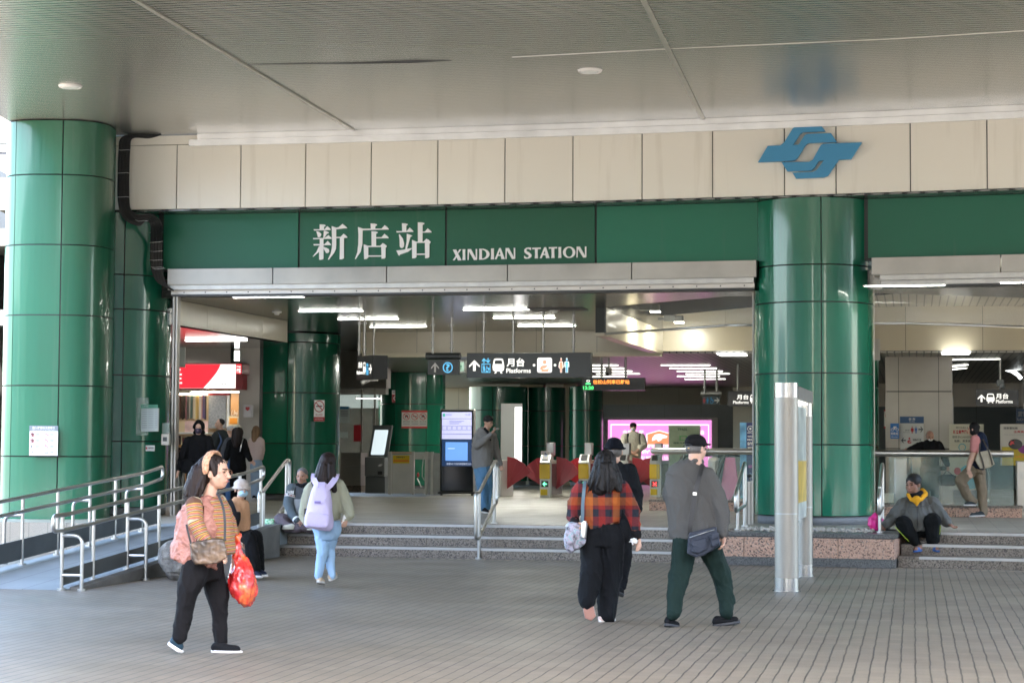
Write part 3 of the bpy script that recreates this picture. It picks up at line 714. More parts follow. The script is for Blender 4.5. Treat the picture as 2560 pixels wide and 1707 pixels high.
MAN = [circ(.5, .88, .12, 14, .11), [(.22, .74), (.78, .74), (.86, .68), (.9, .38), (.8, .36), (.74, .62), (.7, .62), (.7, 0), (.54, 0), (.52, .36), (.48, .36), (.46, 0), (.3, 0), (.3, .62), (.26, .62), (.2, .36), (.1, .38), (.14, .68)]]
WOMAN = [circ(.5, .88, .12, 14, .11), [(.25, .74), (.75, .74), (.83, .68), (.97, .38), (.87, .34), (.72, .6), (.86, .28), (.68, .28), (.66, 0), (.54, 0), (.52, .28), (.48, .28), (.46, 0), (.34, 0), (.32, .28), (.14, .28), (.28, .6), (.13, .34), (.03, .38), (.17, .68)]]
LIFT = [[(0, 0), (1, 0), (1, .62), (0, .62)], [(.06, .05), (.94, .05), (.94, .57), (.06, .57)], circ(.27, .49, .06, 12), [(.16, .42), (.38, .42), (.38, .1), (.2, .1), (.2, .3), (.16, .3)], circ(.63, .2, .16, 16), circ(.63, .2, .10, 16), [(.55, .46), (.63, .46), (.65, .3), (.82, .28), (.84, .12), (.92, .12), (.9, .33), (.56, .34)],
        [(.27, 1), (.5, .84), (.5, .76), (.32, .87), (.32, .66), (.22, .66), (.22, .87), (.04, .76), (.04, .84)], [(.73, .66), (.96, .82), (.96, .90), (.78, .79), (.78, 1), (.68, 1), (.68, .79), (.5, .9), (.5, .82)]]
NURSE = [circ(.5, .74, .15, 16), [(.33, .5), (.68, .52), (.76, .48), (.52, .30), (.30, .30), (.52, .22), (.84, .30), (.80, .12), (.74, .06), (.22, .06), (.28, .18), (.13, .24), (.2, .42)]]
HEART = [[(.5, 0), (.9, .42), (1, .68), (.93, .9), (.75, 1), (.58, .93), (.5, .8), (.42, .93), (.25, 1), (.07, .9), (0, .68), (.1, .42)], [(.5, .18), (.76, .46), (.83, .66), (.78, .78), (.70, .83), (.6, .78), (.5, .6), (.4, .78), (.30, .83), (.22, .78), (.17, .66), (.24, .46)], [(.52, .66), (.36, .46), (.47, .46), (.42, .28), (.62, .5), (.51, .5)]]
# -------- station name lettering (traced outlines on the sign band)
def onband(pts, sx, sy, k, d):                                # photo px -> world points on the curved band at offset d
    out = []
    for x, y in pts:
        X_, Y_ = sx+x/k, sy+y/k; r = ray(X_, Y_); lo, hi = -12, 12
        for _ in range(40):
            m_ = (lo+hi)/2; p = fac(m_, d)
            if p.x-r.x/r.y*p.y > 0: hi = m_
            else: lo = m_
        p = fac(lo, d); out.append(Vector((p.x, p.y, HC+r.z/r.y*p.y)))
    return out
LETW = mat('sign_letter_white', (.85, .85, .83), .5)
def glyph(strokes, sx, sy, k, holes=()):
    bm = B()
    for i, st in enumerate(strokes):
        Fp = onband(st, sx, sy, k, .485-.0006*i); Bp = onband(st, sx, sy, k, .499)
        a = [bm.verts.new(p-BL) for p in Fp]; b = [bm.verts.new(p-BL) for p in Bp]
        capfaces(bm, a, st)
        for j in range(len(a)): bm.faces.new((a[j], a[(j+1) % len(a)], b[(j+1) % len(a)], b[j]))
    return fin('letter', bm, LETW, bld)
K1 = 6.918
glyph([[(270, 215), (350, 218), (375, 232), (372, 244), (347, 258), (347, 300), (270, 300)], [(165, 300), (355, 300), (402, 244), (440, 275), (462, 300), (458, 314), (175, 323)],
       [(212, 332), (260, 345), (298, 375), (297, 405), (280, 432), (262, 440), (240, 437)], [(343, 325), (380, 330), (428, 352), (430, 366), (398, 378), (350, 450), (333, 450)],
       [(152, 452), (355, 450), (422, 400), (478, 450), (478, 465), (160, 473)], [(272, 468), (338, 468), (338, 800), (332, 818), (290, 828), (262, 825), (260, 700), (272, 560)],
       [(160, 556), (355, 556), (410, 500), (440, 530), (468, 565), (465, 574), (170, 580)], [(262, 585), (272, 620), (272, 680), (160, 775), (150, 770), (215, 690), (250, 610)],
       [(338, 605), (390, 620), (432, 645), (437, 680), (425, 705), (400, 714), (380, 708), (340, 640)], [(478, 245), (552, 270), (558, 272), (558, 560), (552, 640), (520, 710), (430, 825), (412, 822), (460, 720), (482, 620), (485, 500)],
       [(552, 275), (600, 262), (665, 206), (710, 240), (748, 275), (748, 282), (690, 285), (558, 302)], [(558, 432), (630, 430), (685, 377), (720, 402), (752, 435), (748, 448), (692, 451), (558, 453)], [(620, 440), (692, 440), (692, 800), (655, 820), (615, 820), (620, 640)]], 760, 530, K1)
glyph([[(1150, 200), (1225, 203), (1265, 218), (1260, 232), (1235, 245), (1232, 295), (1155, 295)], [(933, 260), (1022, 290), (1340, 288), (1395, 228), (1440, 262), (1468, 295), (1465, 304), (1018, 318), (1015, 318), (1010, 560), (980, 690), (895, 815), (880, 812), (920, 700), (937, 560), (940, 400)],
       [(1165, 333), (1240, 336), (1278, 350), (1275, 362), (1247, 378), (1247, 595), (1168, 595)], [(1247, 437), (1340, 436), (1392, 377), (1435, 412), (1466, 445), (1462, 455), (1247, 458)],
       [(1032, 558), (1110, 588), (1112, 590), (1112, 790), (1080, 815), (1040, 818), (1035, 700)], [(1105, 585), (1315, 585), (1362, 538), (1400, 558), (1435, 590), (1412, 625), (1410, 790), (1385, 808), (1340, 808), (1335, 606), (1105, 608)], [(1105, 752), (1340, 752), (1340, 772), (1105, 774)]], 760, 530, K1)
glyph([[(1693, 195), (1755, 200), (1797, 213), (1795, 222), (1770, 240), (1770, 335), (1697, 335)], [(1595, 332), (1775, 330), (1827, 270), (1865, 302), (1893, 335), (1890, 345), (1603, 356)],
       [(1640, 390), (1655, 385), (1710, 460), (1732, 545), (1728, 600), (1700, 627), (1670, 620), (1655, 595), (1652, 480)], [(1777, 378), (1830, 392), (1872, 410), (1868, 422), (1842, 430), (1780, 645), (1750, 645), (1775, 500)],
       [(1597, 667), (1700, 655), (1865, 622), (1862, 640), (1800, 690), (1660, 738), (1648, 760), (1632, 745)], [(1968, 180), (2045, 182), (2085, 196), (2082, 208), (2052, 225), (2050, 520), (1970, 520)],
       [(2050, 342), (2090, 340), (2138, 282), (2180, 315), (2208, 345), (2203, 356), (2050, 358)], [(1868, 482), (1945, 515), (1947, 520), (1947, 780), (1920, 800), (1870, 803), (1868, 640)],
       [(1940, 515), (2065, 513), (2115, 464), (2155, 482), (2193, 520), (2170, 555), (2168, 780), (2145, 797), (2095, 802), (2090, 534), (1940, 536)], [(1940, 722), (2095, 720), (2095, 740), (1940, 743)]], 760, 530, K1)
K2 = 6.189
def arcp(cx, cy, rx, ry, a0, a1, n=14): return [(cx+rx*math.cos(math.radians(a0+(a1-a0)*i/n)), cy-ry*math.sin(math.radians(a0+(a1-a0)*i/n))) for i in range(n+1)]
def band(cx, cy, rx, ry, ix, iy, a0, a1, n=16, icx=None): return arcp(cx, cy, rx, ry, a0, a1, n)+arcp(icx or cx, cy, ix, iy, a1, a0, n)
def sN(x0, x1, yt, yb, w): return [[(x0, yt), (x0+w, yt), (x0+w-8, yb), (x0-2, yb)], [(x0, yt), (x0+52, yt-2), (x1-4, yb), (x1-50, yb+1)], [(x1-w, yt-2), (x1, yt-3), (x1, yb-8), (x1-w+3, yb-8)]]
GL = [[[(135, 150), (188, 148), (273, 314), (217, 317)], [(238, 146), (270, 145), (225, 205), (210, 196)], [(134, 315), (165, 314), (205, 252), (190, 232)]],
      [[(287, 145), (331, 144), (328, 190), (332, 312), (285, 313), (290, 240)]], sN(366, 513, 143, 310, 24),
      [[(544, 137), (586, 136), (588, 305), (541, 306), (546, 220)], band(588, 220, 118, 84, 68, 68, 90, -90)],
      [[(727, 132), (774, 131), (771, 180), (775, 300), (724, 301), (729, 220)]], [[(852, 126), (878, 125), (815, 299), (785, 299)], [(852, 126), (878, 125), (942, 296), (888, 297)], [(825, 228), (895, 226), (900, 246), (820, 248)]],
      sN(952, 1102, 126, 295, 24),
      [[(1340, 118), (1350, 118), (1345, 160), (1335, 152), (1300, 138), (1275, 148), (1280, 172), (1320, 192), (1356, 228), (1352, 262), (1318, 286), (1270, 292), (1240, 282), (1240, 240), (1262, 262), (1290, 272), (1312, 256), (1308, 236), (1270, 215), (1242, 188), (1242, 150), (1268, 124), (1305, 116)]],
      [[(1364, 121), (1499, 117), (1497, 140), (1366, 145)], [(1405, 140), (1451, 139), (1449, 200), (1455, 285), (1403, 287), (1409, 220)]],
      [[(1550, 113), (1580, 112), (1512, 284), (1480, 284)], [(1550, 113), (1580, 112), (1634, 281), (1578, 283)], [(1522, 215), (1588, 213), (1594, 234), (1515, 236)]],
      [[(1620, 112), (1752, 108), (1750, 131), (1622, 136)], [(1661, 132), (1708, 131), (1706, 190), (1711, 279), (1659, 281), (1665, 220)]],
      [[(1769, 110), (1815, 109), (1812, 160), (1817, 278), (1767, 279), (1772, 200)]], [band(1936, 191, 97, 88, 52, 70, 0, 180), band(1936, 191, 97, 88, 52, 70, 180, 360)], sN(2051, 2203, 104, 272, 24)]
for g in GL: glyph(g, 1110, 600, K2)
# -------- blue emblem
EMB = mat('blue_emblem_paint', (.06, .30, .55), .5)
em = thing('emblem', 'blue interlocking S shaped metro emblem mounted on the cream fascia above the column', 'emblem', fac(4.6, -.1, 5.6), ang(4.6))
def emb(polys):
    bm = B()
    for i, P in enumerate(polys):
        P = [lpp(em, 1800+x/3.095, 250+y/3.095) for x, y in P]; prism(bm, P, -.03-.0008*i, .03)
    return fin('blade', bm, EMB, em)
emb([[(372, 358), (468, 355), (500, 330), (565, 222), (580, 215), (790, 208), (818, 246), (640, 254), (615, 275), (568, 352), (610, 350), (600, 440), (578, 470), (555, 474), (296, 485)],
     [(568, 352), (608, 349), (655, 278), (675, 265), (860, 260), (903, 325), (905, 330), (690, 336), (665, 350), (600, 455), (575, 473), (560, 450)]])
emb([[(800, 342), (1098, 331), (1015, 461), (920, 465), (835, 590), (800, 602), (590, 610), (562, 565), (720, 560), (750, 545), (806, 468), (740, 480)],
     [(800, 342), (780, 355), (720, 465), (690, 482), (478, 484), (523, 555), (705, 550), (725, 535), (765, 478), (810, 466), (830, 400)]])
bm = B(); 
for x, y in ((560, 400), (900, 390), (640, 580), (700, 230)):
    a = lpp(em, 1800+x/3.095, 250+y/3.095); cyl(bm, (a[0], .03, a[1]), (a[0], .1, a[1]), .015, 8)
fin('bracket', bm, BLKM, em)
# -------- cable bundle
cb = thing('cable_bundle', 'bundle of black cables with white zip ties snaking down the left end of the fascia', 'cables', fac(-5.9, -.1, 5.5)); L = Vector(cb.location)
path = [(390, 330, -.35), (360, 338, -.2), (318, 345, -.12), (311, 375, -.10), (309, 430, -.10), (309, 500, -.10), (318, 535, .0), (345, 550, .1), (372, 545, .2), (390, 560, .3), (391, 600, .35), (391, 660, .35), (402, 705, .3), (425, 722, .3)]
for k in range(8):
    pts = []
    for i, (x, y, d) in enumerate(path):
        ox = (k-3.5)*3.6; 
        if 5 < i < 9: px_, py_ = x-abs(ox)*.0, y+ox*1.0*(1 if i < 9 else 0)
        else: px_, py_ = x+ox, y+ (ox*.5 if i in (0, 1, 12, 13) else 0)
        if i == 8: px_, py_ = x+ox*.7, y-ox*.6
        if i == 6: px_, py_ = x+ox*.7, y-ox*.7
        if i == 7: px_, py_ = x, y-ox
        Yd = 32.6+d*.0+(0 if i < 6 else .10)-.03*(k % 2)
        Yd = fac(-6.0, 0).y - .12 + (0 if i < 6 else .02) + (.35 if i > 9 else 0) - .03*(k % 2)
        pts.append(at(px_, py_, Yd)-L)
    sm = []
    for i in range(len(pts)-1):
        p0, p1, p2, p3 = pts[max(i-1, 0)], pts[i], pts[i+1], pts[min(i+2, len(pts)-1)]
        for j in range(5):
            t_ = j/5; sm.append(.5*((2*p1)+(p2-p0)*t_+(2*p0-5*p1+4*p2-p3)*t_*t_+(3*p1-p0-3*p2+p3)*t_**3))
    bm = B(); tube(bm, sm, .015, 7); fin('cable', bm, RUBBER, cb, smooth=True)
random.seed(5)
for x, y in ((311, 375), (309, 432), (309, 492), (355, 552), (391, 580), (391, 605), (391, 628), (391, 650), (397, 672), (394, 668)):
    Yd = fac(-6.0, 0).y-.17 + (.35 if y > 560 else 0); bm = B(); tube(bm, [at(x-16, y+random.uniform(-2, 2), Yd)-L, at(x-8, y+1, Yd-.03)-L, at(x+8, y, Yd-.03)-L, at(x+16, y+random.uniform(-2, 2), Yd)-L], .0032, 5); fin('zip_tie', bm, WHITE, cb)
# -------- notices on columns
def notice_rules():
    t = sgn('notice_board', 'white rules notice with red ban pictograms on the pale green column', 'sign', 73, 1065, 145, 1138, 30.86, 0, .012, mat('notice_white', (.72, .76, .78), .5))
    rect(t, 73.5, 1064, 145.5, 1077, mat('notice_header_grey', (.16, .20, .23), .5), name='header')
    txt(t, '進入捷運站注意事項', 81, 1065.8, 138, 1072, SIGNF, -.007, .01); txt(t, 'Important Rules for the Taipei Metro', 80, 1073, 138.5, 1075.8, SIGNF, -.007)
    for i, (cx, cy) in enumerate(((81.3, 1085.8), (117.4, 1085.8), (80.9, 1100.8), (117, 1100.8), (116.8, 1115.8))):
        ban(t, cx-5.3, cy-5.6, cx+5.3, cy+5.6, MAN if i in (0, 2) else None)
    icon(t, MAN, 76, 1110, 80.5, 1121, INK); icon(t, [[(0, .1), (.45, .45), (1, .6), (1, .75), (.6, .75), (.4, .6), (.2, .2)]], 75, 1126, 85, 1135, INK)
    icon(t, [[(.1, 0), (.2, 0), (.25, .4), (.7, .4), (.72, 0), (.82, 0), (.82, .6), (1, .8), (.9, .95), (.7, .7), (.2, .65), (0, .8), (.05, .5)]], 113, 1128, 121, 1135, INK)
    for cy in (1083, 1098, 1113, 1127):
        for cx, w_ in ((89, 18), (125, 17)):
            rs = [rect(t, cx, cy, cx+w_, cy+1.6, INKG, name='x'), rect(t, cx, cy+2.6, cx+w_*.5, cy+4, INKG, name='x'), rect(t, cx, cy+5.2, cx+w_*.9, cy+6, INKG, name='x')]
            joinparts('text_lines', rs, t)
notice_rules()
t = sgn('notice_board', 'framed timetable notice with a green header on the dark green column', 'sign', 352, 1020, 395, 1078, 32.55, -.5, .03, mat('notice_pale', (.52, .58, .56), .4), part='frame')
rect(t, 352, 1011, 395, 1020, mat('timetable_header', (.10, .30, .20), .4), name='header'); txt(t, '公車資訊', 355, 1012, 372, 1018, SIGNF)
for i in range(9): joinparts('text_lines', [rect(t, 355, 1023+i*5.6, 368, 1024.4+i*5.6, INKG, name='x'), rect(t, 371, 1023+i*5.6, 384, 1024+i*5.6, INKG, name='x'), rect(t, 388, 1023+i*5.6, 393, 1024+i*5.6, INKG, name='x')], t)
t = sgn('notice_board', 'clear acrylic holder plate behind the framed timetable', 'sign', 340, 994, 371, 1088, 32.66, -.5, .006, mat('acrylic_clear', (.75, .85, .8), .1, alpha=.22))
t = sgn('wall_plate', 'small white plate with a red mark on the dark green column', 'sign', 364, 1113, 386, 1127, 32.62, -.5, .01, WHITE)
rect(t, 365, 1117, 368, 1123, RED, name='mark'); txt(t, '三角閘門控制', 368.5, 1117, 384, 1122, INK)
# shutter rails either side of the openings
def srail(lab, x, Y, x2, z1=4.09):
    t = thing('shutter_rail', lab, 'rail', G(x, 1300, FL)); p = at(x, 1300, Y); q = at(x2, 1300, Y); wd = q.x-p.x
    t.location = (p.x, p.y, FL); t.rotation_euler = (0, 0, BA)
    bm = B(); box(bm, 0, wd*.4, 0, .12, 0, z1-FL, .004); fin('outer_channel', bm, STEELB, t)
    bm = B(); box(bm, wd*.42, wd*.6, .03, .12, 0, z1-FL); fin('slot', bm, BLKM, t)
    bm = B(); box(bm, wd*.62, wd, .0, .14, 0, z1-FL, .004); fin('inner_channel', bm, STEELB, t); return t
srail('steel shutter rail at the left end of the wide opening', 424, 32.9, 437)
srail('slim steel shutter rail on the right side of the big green column', 2182, 31.3, 2188)
srail('slim steel shutter rail on the left side of the big green column', 1881, 31.3, 1885)
sb = thing('switch_box', 'small pale control box on the shutter rail beside the dark green column', 'box', at(416, 1112, 32.7), BA); sb.location.z = at(416, 1112, 32.7).z
bm = B(); box(bm, -.06, .07, -.08, 0, 0, .18, .008); fin('case', bm, mat('box_beige', (.55, .53, .46), .5), sb)
bm = B(); box(bm, -.03, .04, -.09, -.078, .06, .13, .004); fin('lock', bm, DGREY, sb)
bm = B(); box(bm, -.06, .06, -.05, 0, .19, .36, .006); fin('clear_cover', bm, mat('acrylic_grey', (.4, .5, .46), .1, alpha=.5), sb)
ch = thing('chain', 'thin dark chain hanging at the left end of the shutter', 'chain', at(445, 890, 33.1))
bm = B(); top = at(447, 742, 33.1)-Vector(ch.location); n_ = 26
for i in range(n_):
    p = top*(i/n_); q = top*((i+.8)/n_); tube(bm, [p, q], .006, 5)
fin('links', bm, BLKM, ch)
t = sgn('hanging_plate', 'blank pale plate hanging under the left beam', 'sign', 437, 868, 463, 918, 34.2, BA, .02, mat('pale_plate', (.5, .5, .47), .4))
# -------- stair handrails
def stair_rail(label, xb, Yb, xt, Yt, lower, group=None, zt=1.38, zf=.95):
    """closed tube loop: front at base pixel column xb / depth Yb, back at xt / Yt"""
    pb = at(xb, 1200, Yb); pt = at(xt, 1200, Yt); F_ = Vector((pb.x, pb.y, 0)); K = Vector((pt.x, pt.y, 0)); d = (K-F_).normalized()
    t = thing('stair_handrail', label, 'handrail', (F_.x, F_.y, 0 if lower else FL), group=group); L = Vector(t.location)
    if lower: pts = [F_-d*.32+Vector((0, 0, zf)), F_+Vector((0, 0, zf)), K+Vector((0, 0, zt)), K+d*.28+Vector((0, 0, zt)), K+d*.28+Vector((0, 0, .76)), K+Vector((0, 0, .73)), F_+Vector((0, 0, .30)), F_-d*.32+Vector((0, 0, .30))]
    else: pts = [F_-d*.35+Vector((0, 0, .97)), K+Vector((0, 0, zt)), K+d*.15+Vector((0, 0, zt)), K+d*.15+Vector((0, 0, .76)), F_-d*.35+Vector((0, 0, .72))]
    bm = B(); tube(bm, [p-L for p in rnd(pts, .10, 5, True)], .026, 12, closed=True); fin('rail', bm, STEEL, t, smooth=True)
    for P, z0, z1 in ((F_, 0.0 if lower else FL, zf if lower else 1.08), (K, FL, zt)):
        bm = B(); a = Vector((P.x, P.y, z0))-L; cyl(bm, a, Vector((P.x, P.y, z1))-L, .024, 12); cyl(bm, a, a+Vector((0, 0, .02)), .052, 16); fin('post', bm, STEEL, t, smooth=True)
    return t
stair_rail('stainless stair handrail beside the seated man on the left end of the steps', 659.5, 28.9, 716, 30.75, True)
stair_rail('stainless stair handrail in the middle of the steps, before the man in the hoodie', 1198.5, 28.65, 1236, 30.2, True)
stair_rail('stainless handrail at the right end of the left steps, beside the big green column', 1844, 28.3, 1861, 29.6, False)
stair_rail('stainless handrail right of the big green column, beside the pink plastic bag', 2199, 27.55, 2206, 29.0, False)
# extra U bar at left stair rail
# floor bolt posts
def boltpost(label, x, y, Y, h=.62, w_=.13):
    p = at(x, y, Y); t = thing('shutter_post', label, 'post', (p.x, p.y, FL), BA)
    bm = B(); box(bm, -w_/2, -w_/2+.03, -.04, .04, 0, h); box(bm, w_/2-.03, w_/2, -.04, .04, 0, h); fin('side_rail', bm, STEELB, t)
    bm = B(); box(bm, -.022, .022, -.03, .03, 0, h-.01); fin('centre_bar', bm, STEELB, t)
    bm = B(); box(bm, -w_/2+.032, w_/2-.032, .0, .035, 0, h-.03); fin('backing', bm, BLKM, t)
    bm = B(); cyl(bm, (0, 0, h), (0, 0, h+.06), .01, 8); ell(bm, (0, 0, h+.08), (.035, .02, .02)); fin('knob', bm, BLKM, t, smooth=True)
    return t
boltpost('slotted steel shutter post beside the big green column', 1873, 1300, 30.4, .66)
boltpost('slotted dark shutter post behind the ramp handrail near the hooded person', 448, 1290, 33.2, .80, .16)
# -------- steel map post (two cylinders with a lit map panel)
mp = thing('map_stand', 'tall brushed steel map stand of two round posts in front of the planter', 'map stand', (3.10, 22.48, 0))
PST = mat('satin_steel', (.30, .28, .24), .48, .55, var=.05, vscale=4, bz=.2); PST2 = mat('polished_steel', (.42, .41, .38), .25, .9)
def mpost(px_, py_, R_, H_):
    bm = B(); cyl(bm, (px_, py_, .14+.0), (px_, py_, H_-.16), R_, 48); fin('post', bm, PST, mp, smooth=True)
    bm = B(); cyl(bm, (px_, py_, .008), (px_, py_, .15), R_*1.06, 48); cyl(bm, (px_, py_, 0.001), (px_, py_, .008), R_*1.2, 48); fin('base_sleeve', bm, PST2, mp, smooth=True)
    bm = B(); cyl(bm, (px_, py_, H_-.165), (px_, py_, H_), R_*1.01, 48); fin('cap_sleeve', bm, PST2, mp, smooth=True)
    bm = B(); cyl(bm, (px_, py_, .86), (px_, py_, .875), R_*1.005, 48); fin('seam_band', bm, STEELD, mp, smooth=True)
Hm = 1.58+(1121-958)/FPX*22.48+.02
mpost(0, 0, .133, Hm)
b2 = G(2012, 1440); dx, dy = b2.x-3.10, b2.y-22.48
mpost(dx, dy, .1, 2.17)
bm = B(); A_ = Vector((0, 0, 0)); D_ = Vector((dx, dy, 0)); dn = D_.normalized(); sn = Vector((dn.y, -dn.x, 0))
def slab(bm, a, b_, hw, z0, z1, off=0.0):
    vs = [bm.verts.new(p+sn*(s*hw+off)+Vector((0, 0, z))) for s in (-1, 1) for z in (z0, z1) for p in (a, b_)]
    for f in ((0, 1, 3, 2), (4, 6, 7, 5), (0, 4, 5, 1), (2, 3, 7, 6), (0, 2, 6, 4), (1, 5, 7, 3)): bm.faces.new([vs[i] for i in f])
bm = B(); slab(bm, A_+dn*.12, D_+dn*.1, .10, 2.17, Hm-.02); fin('header', bm, STEELB, mp)
bm = B(); slab(bm, A_+dn*.2, D_-dn*.1, .05, 2.150, 2.168); fin('lamp_strip', bm, mat('stand_lamp', (.8, .8, .8), .4, emit=(1, 1, .95), es=2.5), mp)
bm = B(); slab(bm, A_+dn*.14, D_-dn*.11, .03, .75, 2.10); fin('map_panel', bm, mat('map_print', (.5, .55, .5), .3, var=.4, vscale=3), mp)
bm = B(); slab(bm, A_+dn*.14, D_-dn*.11, .032, .95, 1.45); fin('map_panel', bm, mat('map_yellow', (.65, .45, .08), .3, var=.3, vscale=4), mp)
bm = B(); slab(bm, A_+dn*.1, D_-dn*.08, .025, .76, .80); fin('cross_bar', bm, STEELD, mp)
# -------- boulder
n = NB('boulder_stone', .85); c = n.ramp(n.noise(9, 8), [(.32, (.05, .048, .042)), (.5, (.13, .12, .105)), (.68, (.26, .245, .215))]); BOUL = n.out(n.mix(n.rng(n.noise(90, 3), .35, .7, 0, .5), c, (.30, .28, .25)), height=n.noise(30, 6), hs=.9, dist=.03)
pb = G(425, 1450); t = thing('boulder', 'rounded grey boulder standing beside the ramp, behind the woman in the pink vest', 'boulder', (pb.x+.1, pb.y+.1, 0))
bm = B(); bmesh.ops.create_icosphere(bm, subdivisions=5, radius=1)
for v in bm.verts:
    nn = noise.noise(v.co*1.3+Vector((3, 1, 2)))*.16+noise.noise(v.co*4)*.05+noise.noise(v.co*11)*.015; s = 1+nn
    v.co = Vector((v.co.x*.24*s, v.co.y*.26*s, max(0.0, .235+v.co.z*.27*s)))
    if v.co.z < .1: v.co.x *= .93; v.co.y *= .93
fin('rock', bm, BOUL, t, smooth=True)
t.scale = (1, 1, 1)
# -------- hall ceiling lights
LITE = mat('tube_light', (1, 1, 1), .5, emit=(1, 1.0, .90), es=48)
proto = None
def clight(a, b_, z, label, group='tube lights in the hall ceiling', rear=False):
    global proto
    a = Vector((a[0], a[1], z)); b_ = Vector((b_[0], b_[1], z)); c = (a+b_)/2; rz = math.atan2(b_.y-a.y, b_.x-a.x)
    if proto is None:
        proto = thing('tube_light', label, 'ceiling light', c, rz, group)
        bm = B(); box(bm, -.61, .61, -.05, .05, -.012, .0); fin('housing', bm, ALU, proto)
        bm = B(); box(bm, -.585, .585, -.03, .03, -.0165, -.0125); fin('tube', bm, LITE, proto)

    else:
        r = dup(proto, c, rz, label)
        if rear:
            for ch in r.children:
                if ch.name.startswith('tube'): ch.data = rear_mesh()
RM = []
def rear_mesh():
    if not RM:
        bm = B(); box(bm, -.585, .585, -.05, .05, -.020, -.0125); me = bpy.data.meshes.new('tube'); bm.to_mesh(me); bm.free(); me.materials.append(mat('tube_light_dim', (1, 1, 1), .5, emit=(1, 1, .9), es=8)); RM.append(me)
    return RM[0]
ords = ['nearest', 'second', 'third', 'fourth', 'fifth', 'sixth', 'seventh', 'eighth']
for i, (x0, x1, y) in enumerate(((582, 762, 741), (740, 915, 776), (841, 1000, 796), (920, 1072, 815), (1010, 1148, 834))):
    a, b_ = G(x0, y+.6, IC), G(x1, y-.4, IC); clight(a, b_, IC-.002, f'{ords[i]} tube light of the left row in the hall ceiling')
for i, (x0, x1, y) in enumerate(((1154, 1328, 772), (1230, 1391, 793), (1295, 1439, 813), (1361, 1498, 830.5))):
    a, b_ = G(x0, y+.8, IC), G(x1, y-.4, IC); clight(a, b_, IC-.002, f'{ords[i]} tube light of the middle row in the hall ceiling')
RZ = 3.598
for i, (x0, x1, y) in enumerate(((1666, 1762, 911), (1687, 1778, 919), (1707, 1792, 926.5), (1728, 1810, 933), (1700, 1792, 939), (1725, 1800, 946))):
    a, b_ = G(x0, y+.3, RZ), G(x1, y-.2, RZ); clight(a, b_, RZ-.002, f'{ords[i]} tube light of the rear row above the pink light box', rear=True)
for i, (x0, x1, y) in enumerate(((1440, 1530, 911.5), (1450, 1553, 919), (1470, 1578, 926), (1490, 1600, 933), (1482, 1550, 940))):
    a, b_ = G(x0, y+.3, RZ), G(x1, y-.2, RZ); clight(a, b_, RZ-.002, f'{ords[i]} tube light of the rear row behind the departure display', rear=True)
for i, (x0, x1, y, z) in enumerate(((2186, 2337, 712, IC), (2530, 2680, 703, IC), (2376, 2490, 896.5, RZ), (2370, 2388, 914, RZ), (2370, 2388, 922, RZ))):
    a, b_ = G(x0, y+1, z), G(x1, y-1, z)
    if i >= 3: b_ = a+(b_-a).normalized()*1.2
    clight(a, b_, z-.002, f'{ords[i]} tube light in the ceiling of the right bay', rear=i > 1)
for i, (x0, x1, y) in enumerate(((1822, 1881, 752),)):
    a = G(x1+20, y, 4.515 if i == 0 else IC); clight((a.x-.9, a.y+.05), (a.x+.3, a.y-.15), (4.515 if i == 0 else IC)-.002, 'tube light beside the left edge of the big green column' if i == 0 else 'tube light just under the lintel at the big green column')
t = thing('ceiling_panel_light', 'square panel light under the rear ceiling left of the big green column', 'ceiling light', G(1830, 885, RZ-.01), BA); bm = B(); box(bm, -.28, .28, -.5, .5, -.02, 0, .004); fin('panel', bm, mat('panel_glow', (1, 1, 1), .5, emit=(1, 1, .95), es=6), t)
dup(t, G(2390, 881, RZ-.01), label='square panel light under the rear ceiling of the right bay')
BRT = mat('tube_light_gate', (1, 1, 1), .5, emit=(1, 1, .9), es=210)  # strong glow for the added, hidden fill tubes
def bright(a, b_, z, label):
    clight(a, b_, z, label); t = [o for o in COL.objects if o.parent is None and o.get('label') == label][-1]
    for ch in t.children:
        if ch.name.startswith('tube'): ch.data = ch.data.copy(); ch.data.materials[0] = BRT
for i, (x0, x1, y) in enumerate(((1180, 1290, 909), (1200, 1300, 918), (1330, 1440, 909), (1340, 1440, 919), (1260, 1350, 932))):
    a, b_ = G(x0, y+.3, RZ), G(x1, y-.2, RZ); bright(a, (a+(b_-a).normalized()*1.17), RZ-.002, f'{ords[i]} added fill tube over the ticket gates, hidden behind the big Platforms sign')  # unseen tubes added to brighten the back of the hall
bright((-4.2, 54.2), (-3.1, 53.9), 2.93, 'tube light inside the ticket office behind its top panel')  # unseen tube added as fill for the office
clight((-6.7, 41.75), (-5.6, 41.5), 2.74, 'tube light inside the shop just under the red shop sign')  # tube added to brighten the shop
# spotlights in the void
SPOTM = mat('spot_glow', (1, 1, 1), .5, emit=(1, .96, .8), es=30)
def spot(label, x, y, Y):
    p = at(x, y, Y); t = thing('spotlight', label, 'spotlight', p, -.2)
    bm = B(); box(bm, -.22, .02, -.07, .07, -.02, .10, .01); fin('housing', bm, DGREY, t)
    bm = B(); box(bm, .0, .16, -.09, .09, -.04, .09, .02); fin('hood', bm, DGREY, t)
    bm = B(); box(bm, -.01, .17, -.08, .08, -.058, -.042); fin('lamp', bm, SPOTM, t)
    bm = B(); box(bm, -.34, -.2, -.02, .02, .0, .05); fin('bracket', bm, DGREY, t)
    ld = bpy.data.lights.new('spot_lamp', 'AREA'); ld.shape = 'RECTANGLE'; ld.size = .18; ld.size_y = .16; ld.energy = 6; ld.color = (1, .95, .78); lo = bpy.data.objects.new('spot_lamp', ld); COL.objects.link(lo); lo.parent = t; lo.location = (.08, 0, -.075); lo.rotation_euler = (.3, .5, 0)
spot('upper of the two spotlights on the beam in the ceiling void', 1628, 773, 37.4)
